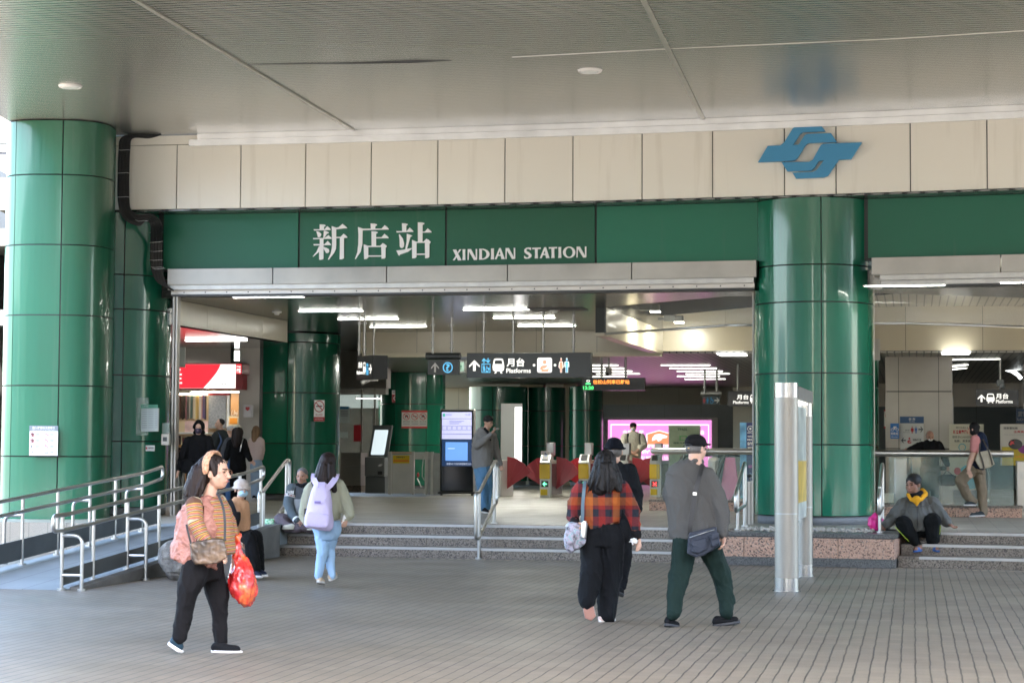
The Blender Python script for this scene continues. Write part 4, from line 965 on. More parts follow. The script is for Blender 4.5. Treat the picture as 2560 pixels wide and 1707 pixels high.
spot('lower of the two spotlights on the beam in the ceiling void', 1688, 800, 39.3)
# smoke detectors, cameras
sdm = thing('smoke_detector', 'white dome detector under the hall ceiling left, near the diagonal beam', 'detector', G(692, 779, IC), group=None)
bm = B(); cyl(bm, (0, 0, -.02), (0, 0, 0), .09, 20); cyl(bm, (0, 0, -.06), (0, 0, -.02), .04, 16, .06); fin('dome', bm, WHITE, sdm, smooth=True)
dup(sdm, G(1251, 836, IC), label='white dome detector under the hall ceiling left of the big platform sign rods'); dup(sdm, G(1387, 774, IC), label='white dome detector in the dark vent above the big platform sign')
t = thing('ceiling_vent', 'dark square vent in the hall ceiling above the big platform sign', 'vent', G(1402, 773, IC-.003), BA); bm = B(); box(bm, -.55, .45, -.3, .3, -.012, 0); fin('grille', bm, BLKM, t)
# -------- hanging signs
def rods(t, xs, y0, Y, ztop, r=.022, collars=True, base=None):
    L = Vector(t.location)
    c, s = math.cos(-t.rotation_euler[2]), math.sin(-t.rotation_euler[2]); Ri = Matrix.Rotation(-t.rotation_euler[2], 3, 'Z')
    for x in xs:
        p = at(x, y0, Y); bm = B(); a = Ri @ (p-L); b_ = Ri @ (Vector((p.x, p.y, ztop))-L); cyl(bm, a, b_, r, 10)
        if collars:
            for z in (.10, .20): cyl(bm, a+Vector((0, 0, z)), a+Vector((0, 0, z+.02)), r*1.8, 10)
            cyl(bm, b_-Vector((0, 0, .16)), b_-Vector((0, 0, .13)), r*2, 10)
        fin('hanger_rod', bm, STEELD, t, smooth=True)
t = sgn('hanging_sign', 'large black Platforms sign with up arrow, train, nursing room and toilet symbols', 'sign', 1166.5, 881, 1477, 944, 36.5, BA, .22, SIGNK, part='light_box', bev=.01)
rods(t, (1209, 1283, 1358, 1434), 882, 36.6, IC)
k = 6.533; X0, Y0 = 1140, 860
def q_(x, y): return X0+x/k, Y0+y/k
def ic(t, P, x0, y0, x1, y1, m, **kw): a = q_(x0, y0); b = q_(x1, y1); return icon(t, P, a[0], a[1], b[0], b[1], m, **kw)
ic(t, ARROWU, 215, 262, 387, 438, SIGNW); ic(t, LIFT, 418, 230, 563, 466, SIGNB); ic(t, TRAIN, 597, 235, 790, 478, SIGNW)
a = q_(828, 228); b = q_(1120, 368); txt(t, '月台', a[0], a[1], b[0], b[1], SIGNW, bold=.022); a = q_(822, 395); b = q_(1222, 470); txt(t, 'Platforms', a[0], a[1], b[0], b[1], SIGNW, bold=.012)
ic(t, [circ(.5, .5, .5)], 1255, 325, 1295, 365, SIGNW); ic(t, [circ(.5, .5, .5)], 1598, 323, 1638, 363, SIGNW)
def rrect(r=.1): 
    P = []
    for cx, cz, a0 in ((1-r, 1-r, 0), (r, 1-r, 90), (r, r, 180), (1-r, r, 270)): P += [(cx+r*math.cos(math.radians(a0+i*22.5)), cz+r*math.sin(math.radians(a0+i*22.5))) for i in range(5)]
    return [P]
ic(t, rrect(.13), 1327, 222, 1568, 466, SIGNW); ic(t, NURSE, 1340, 235, 1556, 466, SIGNO, y=-.008)
ic(t, WOMAN, 1672, 220, 1762, 466, SIGNW); ic(t, MAN, 1760, 220, 1860, 466, SIGNW)
ic(t, WOMAN, 1684, 232, 1750, 460, SIGNO, y=-.008); ic(t, MAN, 1774, 232, 1846, 460, SIGNB, y=-.008)
# grey arrow / question sign
t = sgn('hanging_sign', 'grey hanging sign with a white up arrow and a blue question mark', 'sign', 1069, 900, 1148, 936, 37.6, BA, .08, DGREY, part='board')
rods(t, (1082, 1129), 884, 37.64, IC)
bm = B(); a = lpp(t, 1064, 890); b = lpp(t, 1150, 890); cyl(bm, (a[0], .04, a[1]), (b[0], .04, b[1]), .065, 16); fin('lamp_tube', bm, DGREY, t, smooth=True)
icon(t, ARROWU, 1078, 906, 1097.5, 930.5, SIGNF); icon(t, ringp(.5, .1), 1107, 905, 1132, 932, SIGNB); txt(t, '?', 1114.5, 909.5, 1124.5, 927, SIGNB, bold=.02)
# exit box beyond it
t = sgn('exit_light', 'small white and green lit exit box behind the question mark sign', 'sign', 1144, 900, 1162, 932, 38.4, -.6, .12, WHITE, part='case'); rect(t, 1146, 905, 1160, 928, mat('exit_face', (.6, .75, .65), .4, emit=(.6, .9, .7), es=.5), name='face'); icon(t, MAN, 1149, 908, 1156, 926, mat('exit_green', (.05, .35, .15), .5))
# angled left sign
t = sgn('hanging_sign', 'black Platforms sign turned sideways with a right arrow, left of the green columns', 'sign', 892, 887.5, 933, 949, 37.2, -1.05, .30, BLKM, part='light_box')
def q2(x, y): return 400+x/3.485, 700+y/3.485
rods(t, (897.5, 911), 888, 37.3, IC)
icon(t, [[(0, 0), (1, 0), (1, 1), (0, 1)]], 893, 889, 932, 947, mat('sign_face_grey', (.055, .066, .066), .3), y=-.003, name='face')
txt(t, '月台', 896.5, 904, 906.5, 920, SIGNW, -.008, .03); txt(t, 'Platforms', 893, 926, 908, 936, SIGNW, -.008, .02)
icon(t, TRAIN, 908.5, 905, 915, 936, SIGNW, y=-.008); icon(t, LIFT, 916, 907, 922, 937, SIGNB, y=-.008); icon(t, ARROWR, 923, 910, 930, 934, SIGNW, y=-.008)
# white projector / camera unit beyond
t = thing('camera', 'white surveillance camera on a pole behind the sideways Platforms sign', 'camera', at(935, 940, 40)); bm = B(); box(bm, -.03, .03, -.03, .03, 0, .38); box(bm, -.1, .08, -.05, .05, -.1, .02, .01); fin('mount', bm, WHITE, t)
bm = B(); cyl(bm, (-.1, -.05, -.07), (-.24, -.1, -.15), .045, 16); fin('lens_tube', bm, WHITE, t, smooth=True)
rods(t, (934,), 905, 40, IC, .02, False)
t = thing('camera', 'white box camera on a pole above the departure display', 'camera', at(1521.5, 930, 44)); bm = B(); box(bm, -.075, .075, -.05, .1, -.07, .09, .01); fin('mount', bm, WHITE, t)
bm = B(); cyl(bm, (-.03, -.04, -.04), (-.03, -.10, -.05), .035, 16); fin('lens', bm, BLACK, t, smooth=True); rods(t, (1522,), 922, 44, RZ, .025, False)
# LED departure display
LEDO = mat('led_orange', (.9, .3, .05), .5, emit=(1, .30, .05), es=2.2); LEDG = mat('led_green', (.1, .8, .2), .5, emit=(.1, 1, .25), es=1.6)
t = sgn('departure_display', 'black electronic departure display showing orange Chinese text and 12:20 in green', 'display', 1456, 944, 1611, 975.5, 43.4, BA, .22, mat('led_panel', (.018, .022, .02), .18), part='case')
rods(t, (1504, 1564), 945, 43.5, RZ, .028, False)
txt(t, '往松山列車已離站', 1483, 949, 1573.5, 960, LEDO, bold=.012); txt(t, '12:20', 1458, 965, 1484, 973.5, LEDG, bold=.02)
icon(t, [circ(.5, .62, .36, 18), circ(.5, .62, .2, 18)], 1464, 949, 1477, 957, SIGNW); icon(t, [[(0, 0), (1, 0), (1, .5), (.7, .8), (.3, .8), (0, .5)]], 1464, 955.5, 1477, 961, LEDG, y=-.007)
# rear restroom sign
t = sgn('hanging_sign', 'grey hanging restroom sign with red and blue symbols and a right arrow', 'sign', 1756, 990, 1799, 1010.5, 50, BA, .08, mat('sign_blue_grey', (.05, .08, .09), .4), part='board')
rods(t, (1762, 1792), 982, 50, RZ, .028, False); bm = B(); a = lpp(t, 1751, 983.5); b = lpp(t, 1803, 983.5); cyl(bm, (a[0], .04, a[1]), (b[0], .04, b[1]), .055, 14); fin('lamp_tube', bm, STEELD, t, smooth=True)
icon(t, WOMAN, 1757, 993, 1764, 1008, mat('dim_red', (.45, .05, .06), .5)); icon(t, MAN, 1765, 993, 1773, 1008.5, mat('dim_blue', (.05, .30, .6), .5)); icon(t, [circ(.5, .3, .3, 16), circ(.5, .3, .2, 16), [(.3, 1), (.5, 1), (.5, .6), (.8, .55), (.95, .2), (1, .3), (.85, .68), (.3, .7)]], 1773, 993, 1785, 1009, mat('dim_blue', (.05, .3, .6))); icon(t, ARROWR, 1786, 994, 1799, 1007, SIGNF)
def platsign(label, x0, y0, x1, y1, Y, kx, arrow=True, rodsx=()):
    t = sgn('hanging_sign', label, 'sign', x0, y0, x1, y1, Y, BA, .2, mat('sign_black_lit', (.012, .016, .014), .3), part='light_box')
    rods(t, rodsx, y0+1, Y+.1, RZ, .025, False); return t
t = platsign('black Platforms sign partly hidden by the left side of the big green column', 1819, 977, 1900, 1015, 47, 1, rodsx=(1845,))
txt(t, '月台', 1842, 986, 1871.5, 998.5, SIGNW, bold=.02); txt(t, 'Platforms', 1833, 1001.5, 1871.5, 1009, SIGNW, bold=.012); icon(t, TRAIN, 1875, 986, 1890, 1008, SIGNW)
t = platsign('black Platforms sign with up arrow hanging in the right bay', 2440.5, 973.5, 2546.5, 1014.5, 45, 1, rodsx=(2501,))
txt(t, '月台', 2489.5, 983, 2521, 997, SIGNW, bold=.02); txt(t, 'Platforms', 2490, 999, 2531.5, 1007.5, SIGNW, bold=.012); icon(t, TRAIN, 2466, 983.5, 2486.5, 1007.5, SIGNW); icon(t, ARROWU, 2444.5, 986, 2463, 1004.5, SIGNW)
t = thing('camera', 'grey camera unit hanging above the right Platforms sign', 'camera', at(2501, 965, 44)); bm = B(); box(bm, -.075, .075, -.06, .06, 0, .14, .02); cyl(bm, (.06, -.06, -.02), (.0, -.1, .02), .05, 14); fin('mount', bm, mat('camera_grey', (.25, .28, .29), .5), t); rods(t, (2501,), 962, 44, RZ, .03, False)
t = platsign('', 0, 0, 1, 1, 45, 1) if False else None
# -------- signs on hall columns
t = sgn('notice_board', 'white no smoking sign with red band on the green hall column', 'sign', 784.5, 1000, 811.5, 1053, 42.62, 0, .01, WHITEG, part='board')
rect(t, 784.5, 1042, 811.5, 1052.5, DRED, name='red_band'); ban(t, 785, 1001, 811, 1030, [[(.2, .46), (.8, .46), (.8, .56), (.2, .56)]], DRED); txt(t, '禁止吸菸', 789, 1034, 807, 1039, DRED); txt(t, 'NO SMOKING', 788, 1045.5, 808, 1049, SIGNF, -.007)
t = sgn('notice_board', 'red and white AED sign with a heart on the green hall column', 'sign', 980, 975.5, 1000, 1006, 53.22, .25, .01, WHITEG)
rect(t, 980, 986, 1000, 1006, DRED, name='red_field'); icon(t, HEART, 983, 991, 997, 1004, WHITEG, y=-.008); txt(t, 'AED', 985.5, 987, 995, 990.5, WHITEG, -.008, .02); txt(t, '自動體外心臟\n電擊去顫器', 981.5, 977, 998.5, 983, INK)
t = sgn('notice_board', 'white board with three red ban pictograms between red bars on the green hall column', 'sign', 1004, 1026, 1068, 1070, 53.05, 0, .01, mat('board_white', (.62, .62, .58), .5))
rect(t, 1004, 1026, 1068, 1030, RED, name='red_bar'); rect(t, 1004, 1066, 1068, 1070, RED, name='red_bar')
BUG = [[(.3, .3), (.4, .3), (.45, .5), (.6, .5), (.65, .3), (.75, .3), (.72, .6), (.6, .72), (.4, .7), (.3, .55)]]
for cx, s_, P in ((1016, '請勿吐檳榔', BUG), (1037, '禁止吸菸', None), (1057.5, '禁止飲食', BUG)):
    ban(t, cx-8.8, 1032, cx+8.8, 1049.5, P); txt(t, s_, cx-8.5, 1052, cx+8.5, 1055, INK); rect(t, cx-8, 1058.5, cx+8, 1060, INKG, name='text_line')
# -------- ticket office, kiosk, barriers
t = thing('ticket_counter', 'low steel ticket counter with a granite foot in front of the office window', 'counter', G(880, 1232, FL), BA); t.location.x = at(880, 1232, 50.5).x; t.location.y = 50.5
a = lpp(t, 852, 1131); b = lpp(t, 902.5, 1131); z1 = a[1]; 
bm = B(); box(bm, a[0], b[0], 0, .6, .18, z1-.33, .004); fin('lower_panel', bm, STEELB, t); bm = B(); box(bm, a[0], b[0], 0, .6, z1-.32, z1, .01); fin('upper_panel', bm, STEELB, t)
bm = B(); box(bm, a[0], b[0], .03, .55, 0, .178); fin('foot', bm, GRAN, t)
t = sgn('office_window', 'glazed ticket office front with steel frame and a bright back panel', 'window', 850, 975, 938, 1131, 51.6, BA, .01, GLS, part='glass')
for x in (903, 936): bm = B(); p = lpp(t, x, 1131); p2 = lpp(t, x, 968); box(bm, p[0]-.02, p[0]+.02, -.02, .03, p[1], p2[1]); fin('frame', bm, STEELB, t)
t = sgn('office_cabinet', 'bright white wall cabinet inside the ticket office', 'cabinet', 848, 984, 937, 1019, 56.5, BA, .4, mat('office_white', (.75, .8, .78), .4, emit=(.85, 1, .95), es=.35))  # cabinet, not a lamp: a faint glow is added to make it bright
t = sgn('poster', 'white notice with blue head taped inside the office window', 'poster', 850, 1015.5, 874, 1057, 51.5, BA, .004, mat('poster_pale', (.55, .62, .60), .5)); rect(t, 850, 1016, 872, 1022, mat('poster_blue', (.04, .22, .42), .5), name='header')
for i in range(4): rect(t, 851, 1026+i*4, 870, 1028+i*4, INKG, name='text_line')
t = sgn('poster', 'red paper poster inside the ticket office window', 'poster', 884, 1062, 902.5, 1103, 51.5, BA, .004, DRED)
t = sgn('poster', 'small white label with green text in the office window', 'poster', 850, 1080, 870, 1094, 51.5, BA, .004, mat('poster_pale', (.55, .62, .6)))
t = thing('information_kiosk', 'dark grey information kiosk with a lit tilted screen showing a map', 'kiosk', at(938, 1231, 49.8), BA); t.location.z = FL
def kz(y): return HC+(1119-y)/FPX*49.8-FL
bm = B(); box(bm, -.26, .25, 0, .5, 0, kz(1190), .01); fin('lower_cabinet', bm, mat('kiosk_grey_dark', (.085, .095, .095), .45), t)
bm = B(); box(bm, -.27, .24, -.03, .5, kz(1190)+.004, kz(1142), .015); fin('upper_cabinet', bm, mat('kiosk_grey', (.13, .14, .14), .45), t)
def tilt(bm, x0, x1, y0, y1, z0, z1, lean):
    t_ = bmesh.new(); bmesh.ops.create_cube(t_, size=1)
    for v in t_.verts:
        fz = v.co.z+.5; v.co = Vector((x0+(v.co.x+.5)*(x1-x0)+fz*.05, y0+(v.co.y+.5)*(y1-y0)+fz*lean, z0+fz*(z1-z0)))
    bmesh.ops.bevel(t_, geom=t_.edges[:], offset=.01, segments=2, affect='EDGES'); merge(bm, t_)
bm = B(); tilt(bm, -.19, .30, .02, .14, kz(1141), kz(1062), .25); fin('screen_housing', bm, mat('kiosk_grey_dark', (.085, .095, .095)), t)
SCRW = mat('screen_white', (.5, .6, .65), .3, emit=(.75, .87, .92), es=.75)
bm = B(); tilt(bm, -.13, .215, .006, .03, kz(1136), kz(1074), .205); sc = fin('screen', bm, SCRW, t)
t2 = bm = B(); tilt(bm, -.0, .20, .0, .02, kz(1100), kz(1079), .06) if False else box(bm, -.02, .0, .0, .01, 1, 1.01); bm.free()
bm = B(); box(bm, .07, .19, -.04, -.028, kz(1185), kz(1177)); fin('slot', bm, BLACK, t)
LOGO2 = [[(0, .35), (.35, .75), (.6, .95), (1, 1), (.75, .8), (.55, .75), (.5, .6), (.75, .62), (.55, .4), (.3, .35)], [(1, .6), (.65, .25), (.4, .05), (0, 0), (.25, .2), (.45, .25), (.5, .38), (.6, .5), (.7, .6)]]
icon(t, LOGO2, 945, 1159, 958, 1166, SIGNF, y=-.036)
# barrier panels between kiosk and display
BARM = mat('barrier_steel', (.62, .60, .56), .38, .75, var=.06)
t = thing('barrier_gate', 'stainless steel barrier panel with a yellow notice beside the information kiosk', 'barrier', at(1010, 1235, 48.6), BA); t.location.z = FL
def mz(y, Y=48.6): return HC+(1120-y)/FPX*Y-FL
def mx(x, Y=48.6): return lpp(t, x, 1235)[0]
for a, b in ((970.5, 978), (1029, 1035), (1062, 1069), (1077, 1082.5)): bm = B(); box(bm, mx(a), mx(b), -.03, .05, 0, mz(1129)); fin('post', bm, BARM, t)
bm = B(); box(bm, mx(978.5), mx(1028.5), 0, .04, .03, mz(1135)); fin('panel', bm, BARM, t)
bm = B(); box(bm, mx(978.5), mx(1028.5), -.01, .05, mz(1134), mz(1129.5)); fin('top_cap', bm, mat('orange_tint_steel', (.75, .50, .38), .4, .5), t)
bm = B(); box(bm, mx(1035.5), mx(1082), 0, .04, mz(1148), mz(1130)); fin('upper_panel', bm, BARM, t)
bm = B(); box(bm, mx(1035.5), mx(1061), 0, .04, .03, mz(1221)); fin('lower_panel', bm, BARM, t)
bm = B(); box(bm, mx(1069.5), mx(1076.5), 0, .04, .02, mz(1130)); fin('panel', bm, STEELD, t)
bm = B(); box(bm, mx(1083), mx(1100), 0, .04, .02, mz(1132)); fin('panel', bm, STEELD, t)
rect(t, 982.5, 1138, 1024, 1157.5, YEL, -.006, 'yellow_notice'); txt(t, '服務時間外', 991, 1140.5, 1013, 1144.5, INK, -.011, .02); rect(t, 984, 1149, 1022, 1153.5, mat('orange_print', (.8, .28, .03)), -.010, 'text_line')
bm = B(); tube(bm, [Vector((mx(1059), -.05, mz(1140))), Vector((mx(1057), -.06, mz(1170))), Vector((mx(1057), -.06, mz(1190))), Vector((mx(1061), -.03, mz(1200)))], .012, 8); fin('handle', bm, STEEL, t, smooth=True)
t = thing('broom', 'short broom with a red head leaning behind the barrier gate', 'broom', at(1048, 1217, 49.4)); bm = B(); cyl(bm, (.05, 0, 0), (-.05, 0, .22), .012, 8); fin('stick', bm, WHITE, t); bm = B(); ell(bm, (-.03, 0, .30), (.03, .03, .06)); fin('head', bm, DRED, t)
# digital display totem
t = thing('display_totem', 'tall black digital display totem with pale blue screens behind the man in the grey hoodie', 'display', at(1141, 1238, 48.0), BA); t.location.z = FL
def tz(y): return HC+(1120.5-y)/FPX*48.0-FL
x0, x1 = lpp(t, 1099, 1200)[0], lpp(t, 1185.5, 1200)[0]
bm = B(); box(bm, x0, x1, 0, .12, tz(1230), tz(1023), .03); fin('frame', bm, STEELB, t)
bm = B(); box(bm, x0+.018, x1-.018, -.006, .1, tz(1228), tz(1025), .02); fin('glass_front', bm, mat('totem_black', (.006, .007, .008), .12), t)
bm = B(); box(bm, x0-.02, x1+.02, -.1, .25, .04, .085); fin('base', bm, BLKM, t)
for xx in (x0+.05, x1-.05): bm = B(); cyl(bm, (xx, 0, 0), (xx, 0, .045), .03, 10); fin('foot', bm, BLKM, t)
S1 = mat('screen_lilac', (.3, .3, .5), .3, emit=(.60, .62, .92), es=.85); S2 = mat('screen_navy', (.01, .03, .08), .3, emit=(.012, .035, .10), es=.8); S3 = mat('screen_blue', (.1, .25, .6), .3, emit=(.16, .36, .85), es=.9)
rect(t, 1105, 1030, 1179.5, 1046, S1, -.012, 'screen'); rect(t, 1105, 1047, 1179.5, 1097, S1, -.012, 'screen'); rect(t, 1105, 1098, 1179.5, 1164.5, S2, -.012, 'screen'); rect(t, 1114, 1105, 1169.5, 1151, S3, -.017, 'screen')
SLG = mat('screen_ink', (.1, .1, .3), .3, emit=(.16, .17, .42), es=.7)
txt(t, '新店站', 1116, 1034, 1130, 1038.5, SLG, -.017); txt(t, '12:20', 1163, 1033.5, 1176.5, 1038, SLG, -.017); icon(t, rrect(.2), 1107.5, 1033.5, 1113.5, 1041, mat('screen_green', (.05, .4, .3), .3, emit=(.03, .35, .22), es=.8), y=-.017)
for i in range(6): icon(t, [[(0, 0), (1, 0), (1, 1), (0, 1)], [(.08, .08), (.92, .08), (.92, .92), (.08, .92)]], 1106+i*12.4, 1064, 1117+i*12.4, 1075, SLG, y=-.016)
for i in range(3): rect(t, 1124, 1051.5+i*3.4, 1160-i*6, 1052.4+i*3.4, SLG, -.016, 'text_line')
rect(t, 1105, 1084, 1179.5, 1085, SLG, -.016, 'text_line')
txt(t, '捷運NG 行為四格漫畫至2025', 1117, 1156.5, 1179, 1161.5, mat('screen_text', (.6, .65, .8), .3, emit=(.6, .65, .8), es=.7), -.017)
rect(t, 1120, 1120, 1137, 1121.5, mat('screen_text2', (.6, .7, .9), .3, emit=(.5, .65, .95), es=.9), -.021, 'text_line')
# white light box ad
t = thing('advertising_light_box', 'tall white advertising light box standing beside the green column', 'light box', at(1272, 1175, 55), 0); t.location.z = FL
def wz(y): return HC+(1120.5-y)/FPX*55-FL
a0, a1, a2 = [at(x, 1100, 55).x-t.location.x for x in (1252, 1284.5, 1305.5)]
bm = B(); box(bm, a0, a1, 0, .3, wz(1190), wz(1008), .01); fin('case', bm, mat('lightbox_case', (.33, .34, .33), .4), t)
bm = B(); box(bm, a1, a2, .02, .3, wz(1182), wz(1008), .005); fin('frame', bm, mat('lightbox_case'), t)
bm = B(); box(bm, a1+.03, a2-.02, .005, .02, wz(1172), wz(1017)); fin('lit_face', bm, mat('lightbox_glow', (1, 1, 1), .5, emit=(1, .98, 1), es=2.6), t)
# -------- ticket gates
GR = mat('gate_flap_red', (.42, .014, .024), .35, coat=.3); GY = mat('gate_yellow', (.85, .58, .01), .35, coat=.3); GSW = mat('gate_silver', (.6, .6, .57), .4, .5)
gp = None
def gate(label, x, y, Y, first=False):
    p = at(x, y, Y); t = thing('ticket_gate', label, 'ticket gate', (p.x, p.y, FL), BA, 'ticket gates across the hall')
    w_ = .26; H_ = .98
    def g(nm, f, m, s=False): bm = B(); f(bm); return fin(nm, bm, m, t, smooth=s)
    g('body', lambda b: box(b, -w_/2, w_/2, .06, 1.6, 0, H_-.12, .01), GSW); g('side_panel', lambda b: box(b, w_/2-.004, w_/2+.006, .12, 1.5, .05, H_-.2), mat('gate_side_dark', (.16, .12, .13), .25, .5))
    g('lower_front', lambda b: box(b, -w_/2, w_/2-.03, 0, .07, 0, .42, .008), WHITEG)
    g('yellow_front', lambda b: box(b, -w_/2-.005, w_/2-.025, -.03, .07, .43, H_-.20, .02), GY)
    g('reader_head', lambda b: prismyz(b, -w_/2, w_/2-.03, [(-.03, H_-.19), (.5, H_-.19), (.5, H_+.02), (.22, H_+.02), (-.02, H_-.16)]), GSW)
    g('reader_pad', lambda b: prismyz(b, -w_/2+.04, w_/2-.07, [(.02, H_-.115), (.19, H_+.005), (.19, H_+.015), (.02, H_-.105)]), BLACK)
    g('arrow_screen', lambda b: box(b, -w_/2+.04, w_/2-.06, -.012, .0, .24, .38), BLACK)
    g('warning_label', lambda b: box(b, -w_/2+.02, w_/2-.08, -.008, .0, .05, .19), YEL)
    g('turret', lambda b: box(b, -w_/2+.02, w_/2-.06, .7, .95, H_, H_+.30, .02), STEEL)
    return t
def prismyz(bm, x0, x1, P):
    A = [bm.verts.new((x0, y, z)) for y, z in P]; C = [bm.verts.new((x1, y, z)) for y, z in P]
    bm.faces.new(A[::-1]); bm.faces.new(C)
    for i in range(len(P)): bm.faces.new((A[i], A[(i+1) % len(P)], C[(i+1) % len(P)], C[i]))
def flap(t, x0, sgn_, y=.75):
    bm = B(); P = [(x0, .18), (x0+sgn_*.06, .22), (x0+sgn_*.56, .56), (x0+sgn_*.42, .76), (x0+sgn_*.22, .90), (x0, .94)]
    prism(bm, P, y, y+.03); fin('flap', bm, GR, t)
    bm = B()
    for i in range(1, 4): cyl(bm, (x0, y-.003, .2), (x0+sgn_*.5*math.sin(i*.5), y-.003, .2+.72*math.cos(i*.38)), .004, 4)
    fin('flap_ribs', bm, DRED, t)
LG = mat('gate_arrow_green', (.1, .9, .4), .4, emit=(.15, 1, .45), es=3); LR = mat('gate_cross_red', (.9, .05, .05), .4, emit=(1, .06, .06), es=3)
g1 = gate('front ticket gate with wheelchair sticker and green arrow, left of the woman in plaid', 1363, 1243, 46.6)
g2 = gate('second ticket gate with a green check, just left of the woman in plaid', 1460, 1240, 47.2)
g3 = gate('ticket gate hidden mostly by the man in the dark hat', 1556, 1238, 47.4)
g4 = gate('ticket gate with a red cross light left of the glass balustrade', 1638, 1238, 47.4)
for g_, s_ in ((g1, 1), (g1, -1), (g2, -1), (g2, 1), (g3, 1), (g3, -1), (g4, -1)): flap(g_, s_*.13, s_)
for g_, m_ in ((g1, LG), (g2, LG), (g3, LG), (g4, LR)):
    P = ARROWL if m_ is LG else [[(0, .15), (.15, 0), (.5, .35), (.85, 0), (1, .15), (.65, .5), (1, .85), (.85, 1), (.5, .65), (.15, 1), (0, .85), (.35, .5)]]
    curve2d('arrow_light', [fitp(P[0], (-.06, .04, .26, .36))], m_, g_, -.016, .004)
bm = B(); box(bm, -.1, .12, -.035, -.02, .99, 1.08); fin('sticker', bm, WHITEG, g1); icon(g1, [circ(.5, .3, .3, 16), circ(.5, .3, .2, 16), [(.3, 1), (.5, 1), (.5, .6), (.8, .55), (.95, .2), (1, .3), (.85, .68), (.3, .7)]], 1360, 1131, 1370, 1141, BLUEP, y=-.045); ban(g1, 1377, 1131, 1388, 1141)
# left-over gate with only its red fan in view, beside the hoodie man
t = thing('ticket_gate', 'ticket gate behind the man in the grey hoodie, only its red fan flap in view', 'ticket gate', at(1238, 1243, 46.8), BA, 'ticket gates across the hall'); t.location.z = FL
bm = B(); box(bm, -.13, .13, .06, 1.5, 0, .86, .01); fin('body', bm, GSW, t); flap(t, .13, 1)
# -------- pink light box
PK = mat('pink_poster', (.75, .25, .55), .4, emit=(.92, .30, .72), es=1.0); PKW = mat('pink_poster_white', (.9, .85, .9), .4, emit=(1, .9, 1), es=1.3); PKO = mat('pink_poster_orange', (.9, .3, .15), .4, emit=(1, .27, .12), es=1.1)
t = sgn('pink_light_box', 'large pink lit advertisement with an orange shield on the rear wall', 'light box', 1510, 1043.5, 1792, 1197, 63.5, BA, .3, mat('lightbox_frame', (.42, .43, .42), .4), part='frame')
rect(t, 1520, 1050, 1779, 1190, PK, -.008, 'lit_face', .01)
icon(t, [[(0, 0), (1, 0), (1, 1), (0, 1)], [(.008, .02), (.992, .02), (.992, .98), (.008, .98)]], 1526.5, 1060.5, 1772.5, 1186, PKW, y=-.017, name='border')
icon(t, [[(0, 0), (1, 0), (1, .75), (.5, 1), (0, .75)]], 1616, 1075, 1680, 1112, PKW, y=-.017); icon(t, [[(.04, .04), (.96, .04), (.96, .72), (.5, .94), (.04, .72)]], 1616, 1075, 1680, 1112, PKO, y=-.021)
icon(t, [[(0, .1), (.03, .5), (.2, .9), (.5, 1), (.8, .85), (1, .7), (.95, .5), (.7, .45), (.55, .15), (.4, .05), (.3, .3)]], 1630, 1084, 1669, 1104, PKW, y=-.025)
txt(t, '全民保肝', 1556, 1075, 1610, 1084, PKW, -.017, .02); txt(t, '防治', 1738, 1075, 1761, 1086, PKW, -.017, .03); txt(t, '肝病防治學術', 1618, 1113, 1672, 1119, PKW, -.017, .02); txt(t, '陪企您', 1606, 1124, 1640, 1134, PKW, -.017, .05); txt(t, '定期抽血檢查 及早發現', 1600, 1140, 1750, 1150, PKW, -.017)
bm = B(); a = lb(t, 1520, 1199, 1790, 1216); box(bm, a[0], a[1], .05, .3, a[2], a[3]); fin('dark_skirting', bm, BLKM, t)
t = sgn('poster_stand', 'green poster stand in front of the pink light box', 'poster stand', 1671, 1063, 1751, 1190, 56, BA, .04, STEELB, part='frame'); rect(t, 1674, 1066, 1748, 1187, mat('poster_green', (.33, .42, .27), .35, var=.2, vscale=4), -.006, 'sheet')
txt(t, 'TPASS', 1694, 1070, 1718, 1076, mat('ink_green', (.03, .1, .05)), -.012, .03); icon(t, [[(0, 0), (1, 0), (1, 1), (0, 1)], [(.15, .15), (.85, .15), (.85, .85), (.15, .85)]], 1699, 1089, 1717, 1101, mat('green_print', (.1, .4, .12)), y=-.012); txt(t, '通勤月票 行政院', 1683, 1105, 1740, 1109, mat('ink_green'), -.012, .02)
# blue banner
t = sgn('banner', 'blue standing banner reading World Masters Games 2025, left of the big green column', 'banner', 1850, 1056, 1900, 1245, 40.5, BA, .03, mat('banner_navy', (.02, .03, .12), .5)); rect(t, 1850, 1056, 1866, 1245, mat('banner_sky', (.12, .32, .55), .5, var=.6, vscale=3), -.006, 'picture_strip')
icon(t, ringp(.5, .08)+[circ(.5, .5, .2, 6)], 1868.5, 1064, 1883.5, 1079, SIGNF); txt(t, 'IMGA', 1868.5, 1080, 1884, 1083, SIGNF, bold=.01)
for i, s_ in enumerate(('WORLD', 'MASTERS', 'GAMES')): txt(t, s_, 1868.5, 1088.5+i*8, 1868.5+5.0*len(s_), 1093+i*8, SIGNF, bold=.03)
txt(t, '雙北', 1868.5, 1107, 1882, 1113, SIGNF, bold=.01); txt(t, '2025', 1868.5, 1116, 1886, 1122, SIGNF, bold=.03); rect(t, 1871, 1162, 1880, 1169, mat('magenta_print', (.35, .05, .25)), -.006, 'print_block')
for y_ in (1185, 1191): rect(t, 1877, y_, 1885, y_+4, INKG, -.006, 'print_block')
